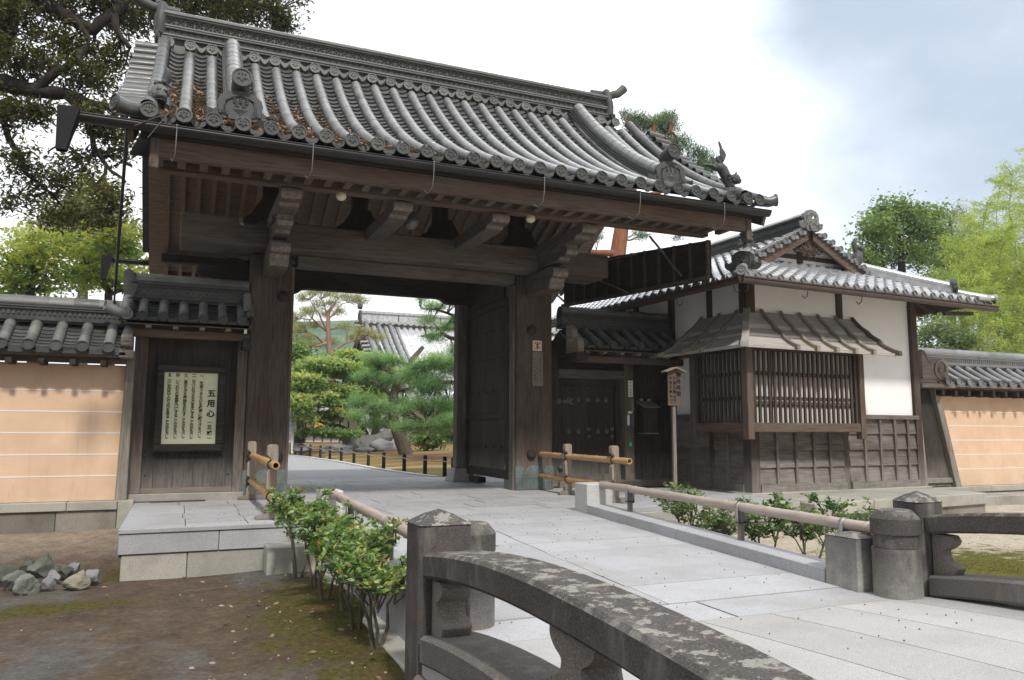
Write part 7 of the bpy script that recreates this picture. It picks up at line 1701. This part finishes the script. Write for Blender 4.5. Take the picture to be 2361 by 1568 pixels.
    while x<b.x: m.box(x,x+.10,Y-.06,Y-.004,0,2.1); x+=.62
    m.box(a.x,b.x,Y-.05,Y-.005,.95,1.03); m.build('wall_bars',W_DARK('Z'),t)
    m=MB(); m.add([(a.x-1,Y-1.5,2.1),(b.x+1,Y-1.5,2.1),(b.x+1,Y+2,3.6),(a.x-1,Y+2,3.6),(a.x-1,Y-1.5,1.95),(b.x+1,Y-1.5,1.95),(b.x+1,Y+2,3.4),(a.x-1,Y+2,3.4)],[(3,2,1,0),(4,5,6,7),(0,1,5,4),(1,2,6,5),(2,3,7,6),(3,0,4,7)]); m.build('roof',TILE,t)
    m=MB(); p=at(735,987,Y=54); k=(p-EYE).dot(_f)/1800; m.box(p.x-10*k,p.x+10*k,p.y,p.y+.06,p.z-15*k,p.z+17*k); tag(m.build('orange_board',simple('orange_board',(.62,.32,.06),.7,.2,.1)),'plain orange signboard standing in front of the low white building','sign')
    Y=56; a=at(870,1000,Y=Y); b=at(1000,1000,Y=Y); m=MB(); t=thing('timber_fence','brown slatted timber fence at the back of the garden, left of the hall','fence',((a.x+b.x)/2,Y,0))
    x=a.x
    m.box(a.x,b.x,Y,Y+.06,1.5,1.65); m.box(a.x,b.x,Y,Y+.06,.2,.35)
    while x<b.x: m.box(x,x+.16,Y-.03,Y+.0,0,1.75); x+=.24
    m.build('slats',W_SLAT('Z'),t)
hall()
def hills():
    h=NT('wooded_hill',.95,.05); n=h.noise(.35,detail=8,rough=.75,co=h.obj); n2=h.noise(.07,detail=9,rough=.7,co=h.obj); h.col(h.ramp(n2,[(.32,c4(.04,.10,.07)),(.48,c4(.085,.165,.105)),(.6,c4(.15,.235,.12)),(.7,c4(.2,.2,.14))])); h.bump(n,.8,3)
    m=MB(); Y0=380; xs=np.linspace(-700,900,130); k=len(xs); prof=[]
    def H(x,v):
        u=x/Y0; px=1180+1800*math.tan(math.atan(x/Y0)-YAW); top=at(px,742+ .0007*(px-700)**2*(1 if px<700 else .6),Y=Y0).z if 200<px<1200 else 20
        top=max(top,14)+3*noise.noise((x*.03,1,0)); return top*math.sin(min(1,v*1.0)*pi/2)+1.8*noise.noise((x*.16,v*16,0))*v
    rows=[]
    for j in range(16): v=j/15; rows.append([(x,Y0-140*(1-v),H(x,v)) for x in xs])
    m.loft(rows,False,False,True); kind(m.build('hill',h.m),'structure')
hills()
def extras():
    def bulb(px,py,lab):
        p=at(px,py,Y=10.13); t=thing('eave_lamp',lab,'lamp',(p.x,10.14,4.1),'white globe lamps under the eave')
        m=MB(); m.tube([(p.x,10.14,4.104),(p.x,10.14,4.085)],[.065,.06],14); m.build('lamp_base',simple('cream_base',(.5,.47,.4),.6),t)
        m=MB(); m.ell((p.x,10.14,4.07),(.07,.07,.06),14,8); m.build('lamp_globe',simple('milk_glass',(.72,.66,.52),.25,.5,.03),t)
    bulb(787,450,'small cream globe lamp under the eave purlin, nearer the notice board'); bulb(1224,505,'small cream globe lamp under the eave purlin, nearer the guardhouse')
    p=at(948,512,Y=11.0); t=thing('hanging_lamp','round clear glass lamp hanging under the gate between the two middle bracket arms','lamp',tuple(p))
    m=MB(); m.ell(p,(.115,.115,.115),18,12); g=simple('smoky_glass',(.10,.095,.09),.06,.8,.02,bump=0); m.build('glass_globe',g,t)
    m=MB(); m.tube([p+Vector((0,0,.10)),p+Vector((0,0,.16))],[.05,.06],12); m.tube([p+Vector((0,0,.16)),(p.x,p.y,4.75)],.012,6); m.build('lamp_stem',IRON,t)
    p=at(575,512,Y=11.6); t=thing('security_camera','small dark boxy security camera fixed beside the left bracket arm','camera',tuple(p))
    m=MB(); m.beam(p+Vector((-.12,-.1,-.01)),p+Vector((.08,.05,.02)),.09,.08); m.build('housing',IRON,t); m=MB(); m.beam(p+Vector((.05,.03,0)),p+Vector((.2,.15,.12)),.03,.03); m.build('mount',IRON,t)
    m=MB(); m.ell(p+Vector((-.10,-.09,-.06)),(.025,.02,.018),8,6); m.build('lens',STEEL,t)
    a=at(293,300,Y=9.6); b=at(266,655,Y=12.0)
    m=MB(); m.tube([a,a.lerp(b,.33)+Vector((.0,0,0)),a.lerp(b,.66),b,b-Vector((0,0,.3))],.02,8); tag(m.build('rain_pipe',GUTTER),'thin dark rain pipe slanting from the gate gutter down to the wall roof','pipe')
    # dead twig caught on the gutter corner
    m=MB(); z=at(400,262,Y=9.2); pts=[at(x,y,Y=9.2) for x,y in ((402,252),(385,265),(360,270),(335,280),(310,290))]; m.tube(pts,.006,5); m.tube([pts[1],at(357,298,Y=9.2),at(340,318,Y=9.2)],.005,5); tag(m.build('dead_twig',BARK_S),'bare dead twig caught on the corner of the gate gutter','twig')
extras()
# ---------------------------------------------------------------- air
def haze():
    m=MB(); m.box(-700,900,-60,1250,-2.2,75); hz=NT('air'); nt=hz.nt; nt.nodes.remove(hz.b); pv=nt.nodes.new('ShaderNodeVolumePrincipled'); pv.inputs['Color'].default_value=(.86,.93,1,1); pv.inputs['Density'].default_value=.0006
    o=[n for n in nt.nodes if n.type=='OUTPUT_MATERIAL'][0]; nt.links.new(pv.outputs[0],o.inputs['Volume']); ob=m.build('haze',hz.m); kind(ob,'stuff')
haze()
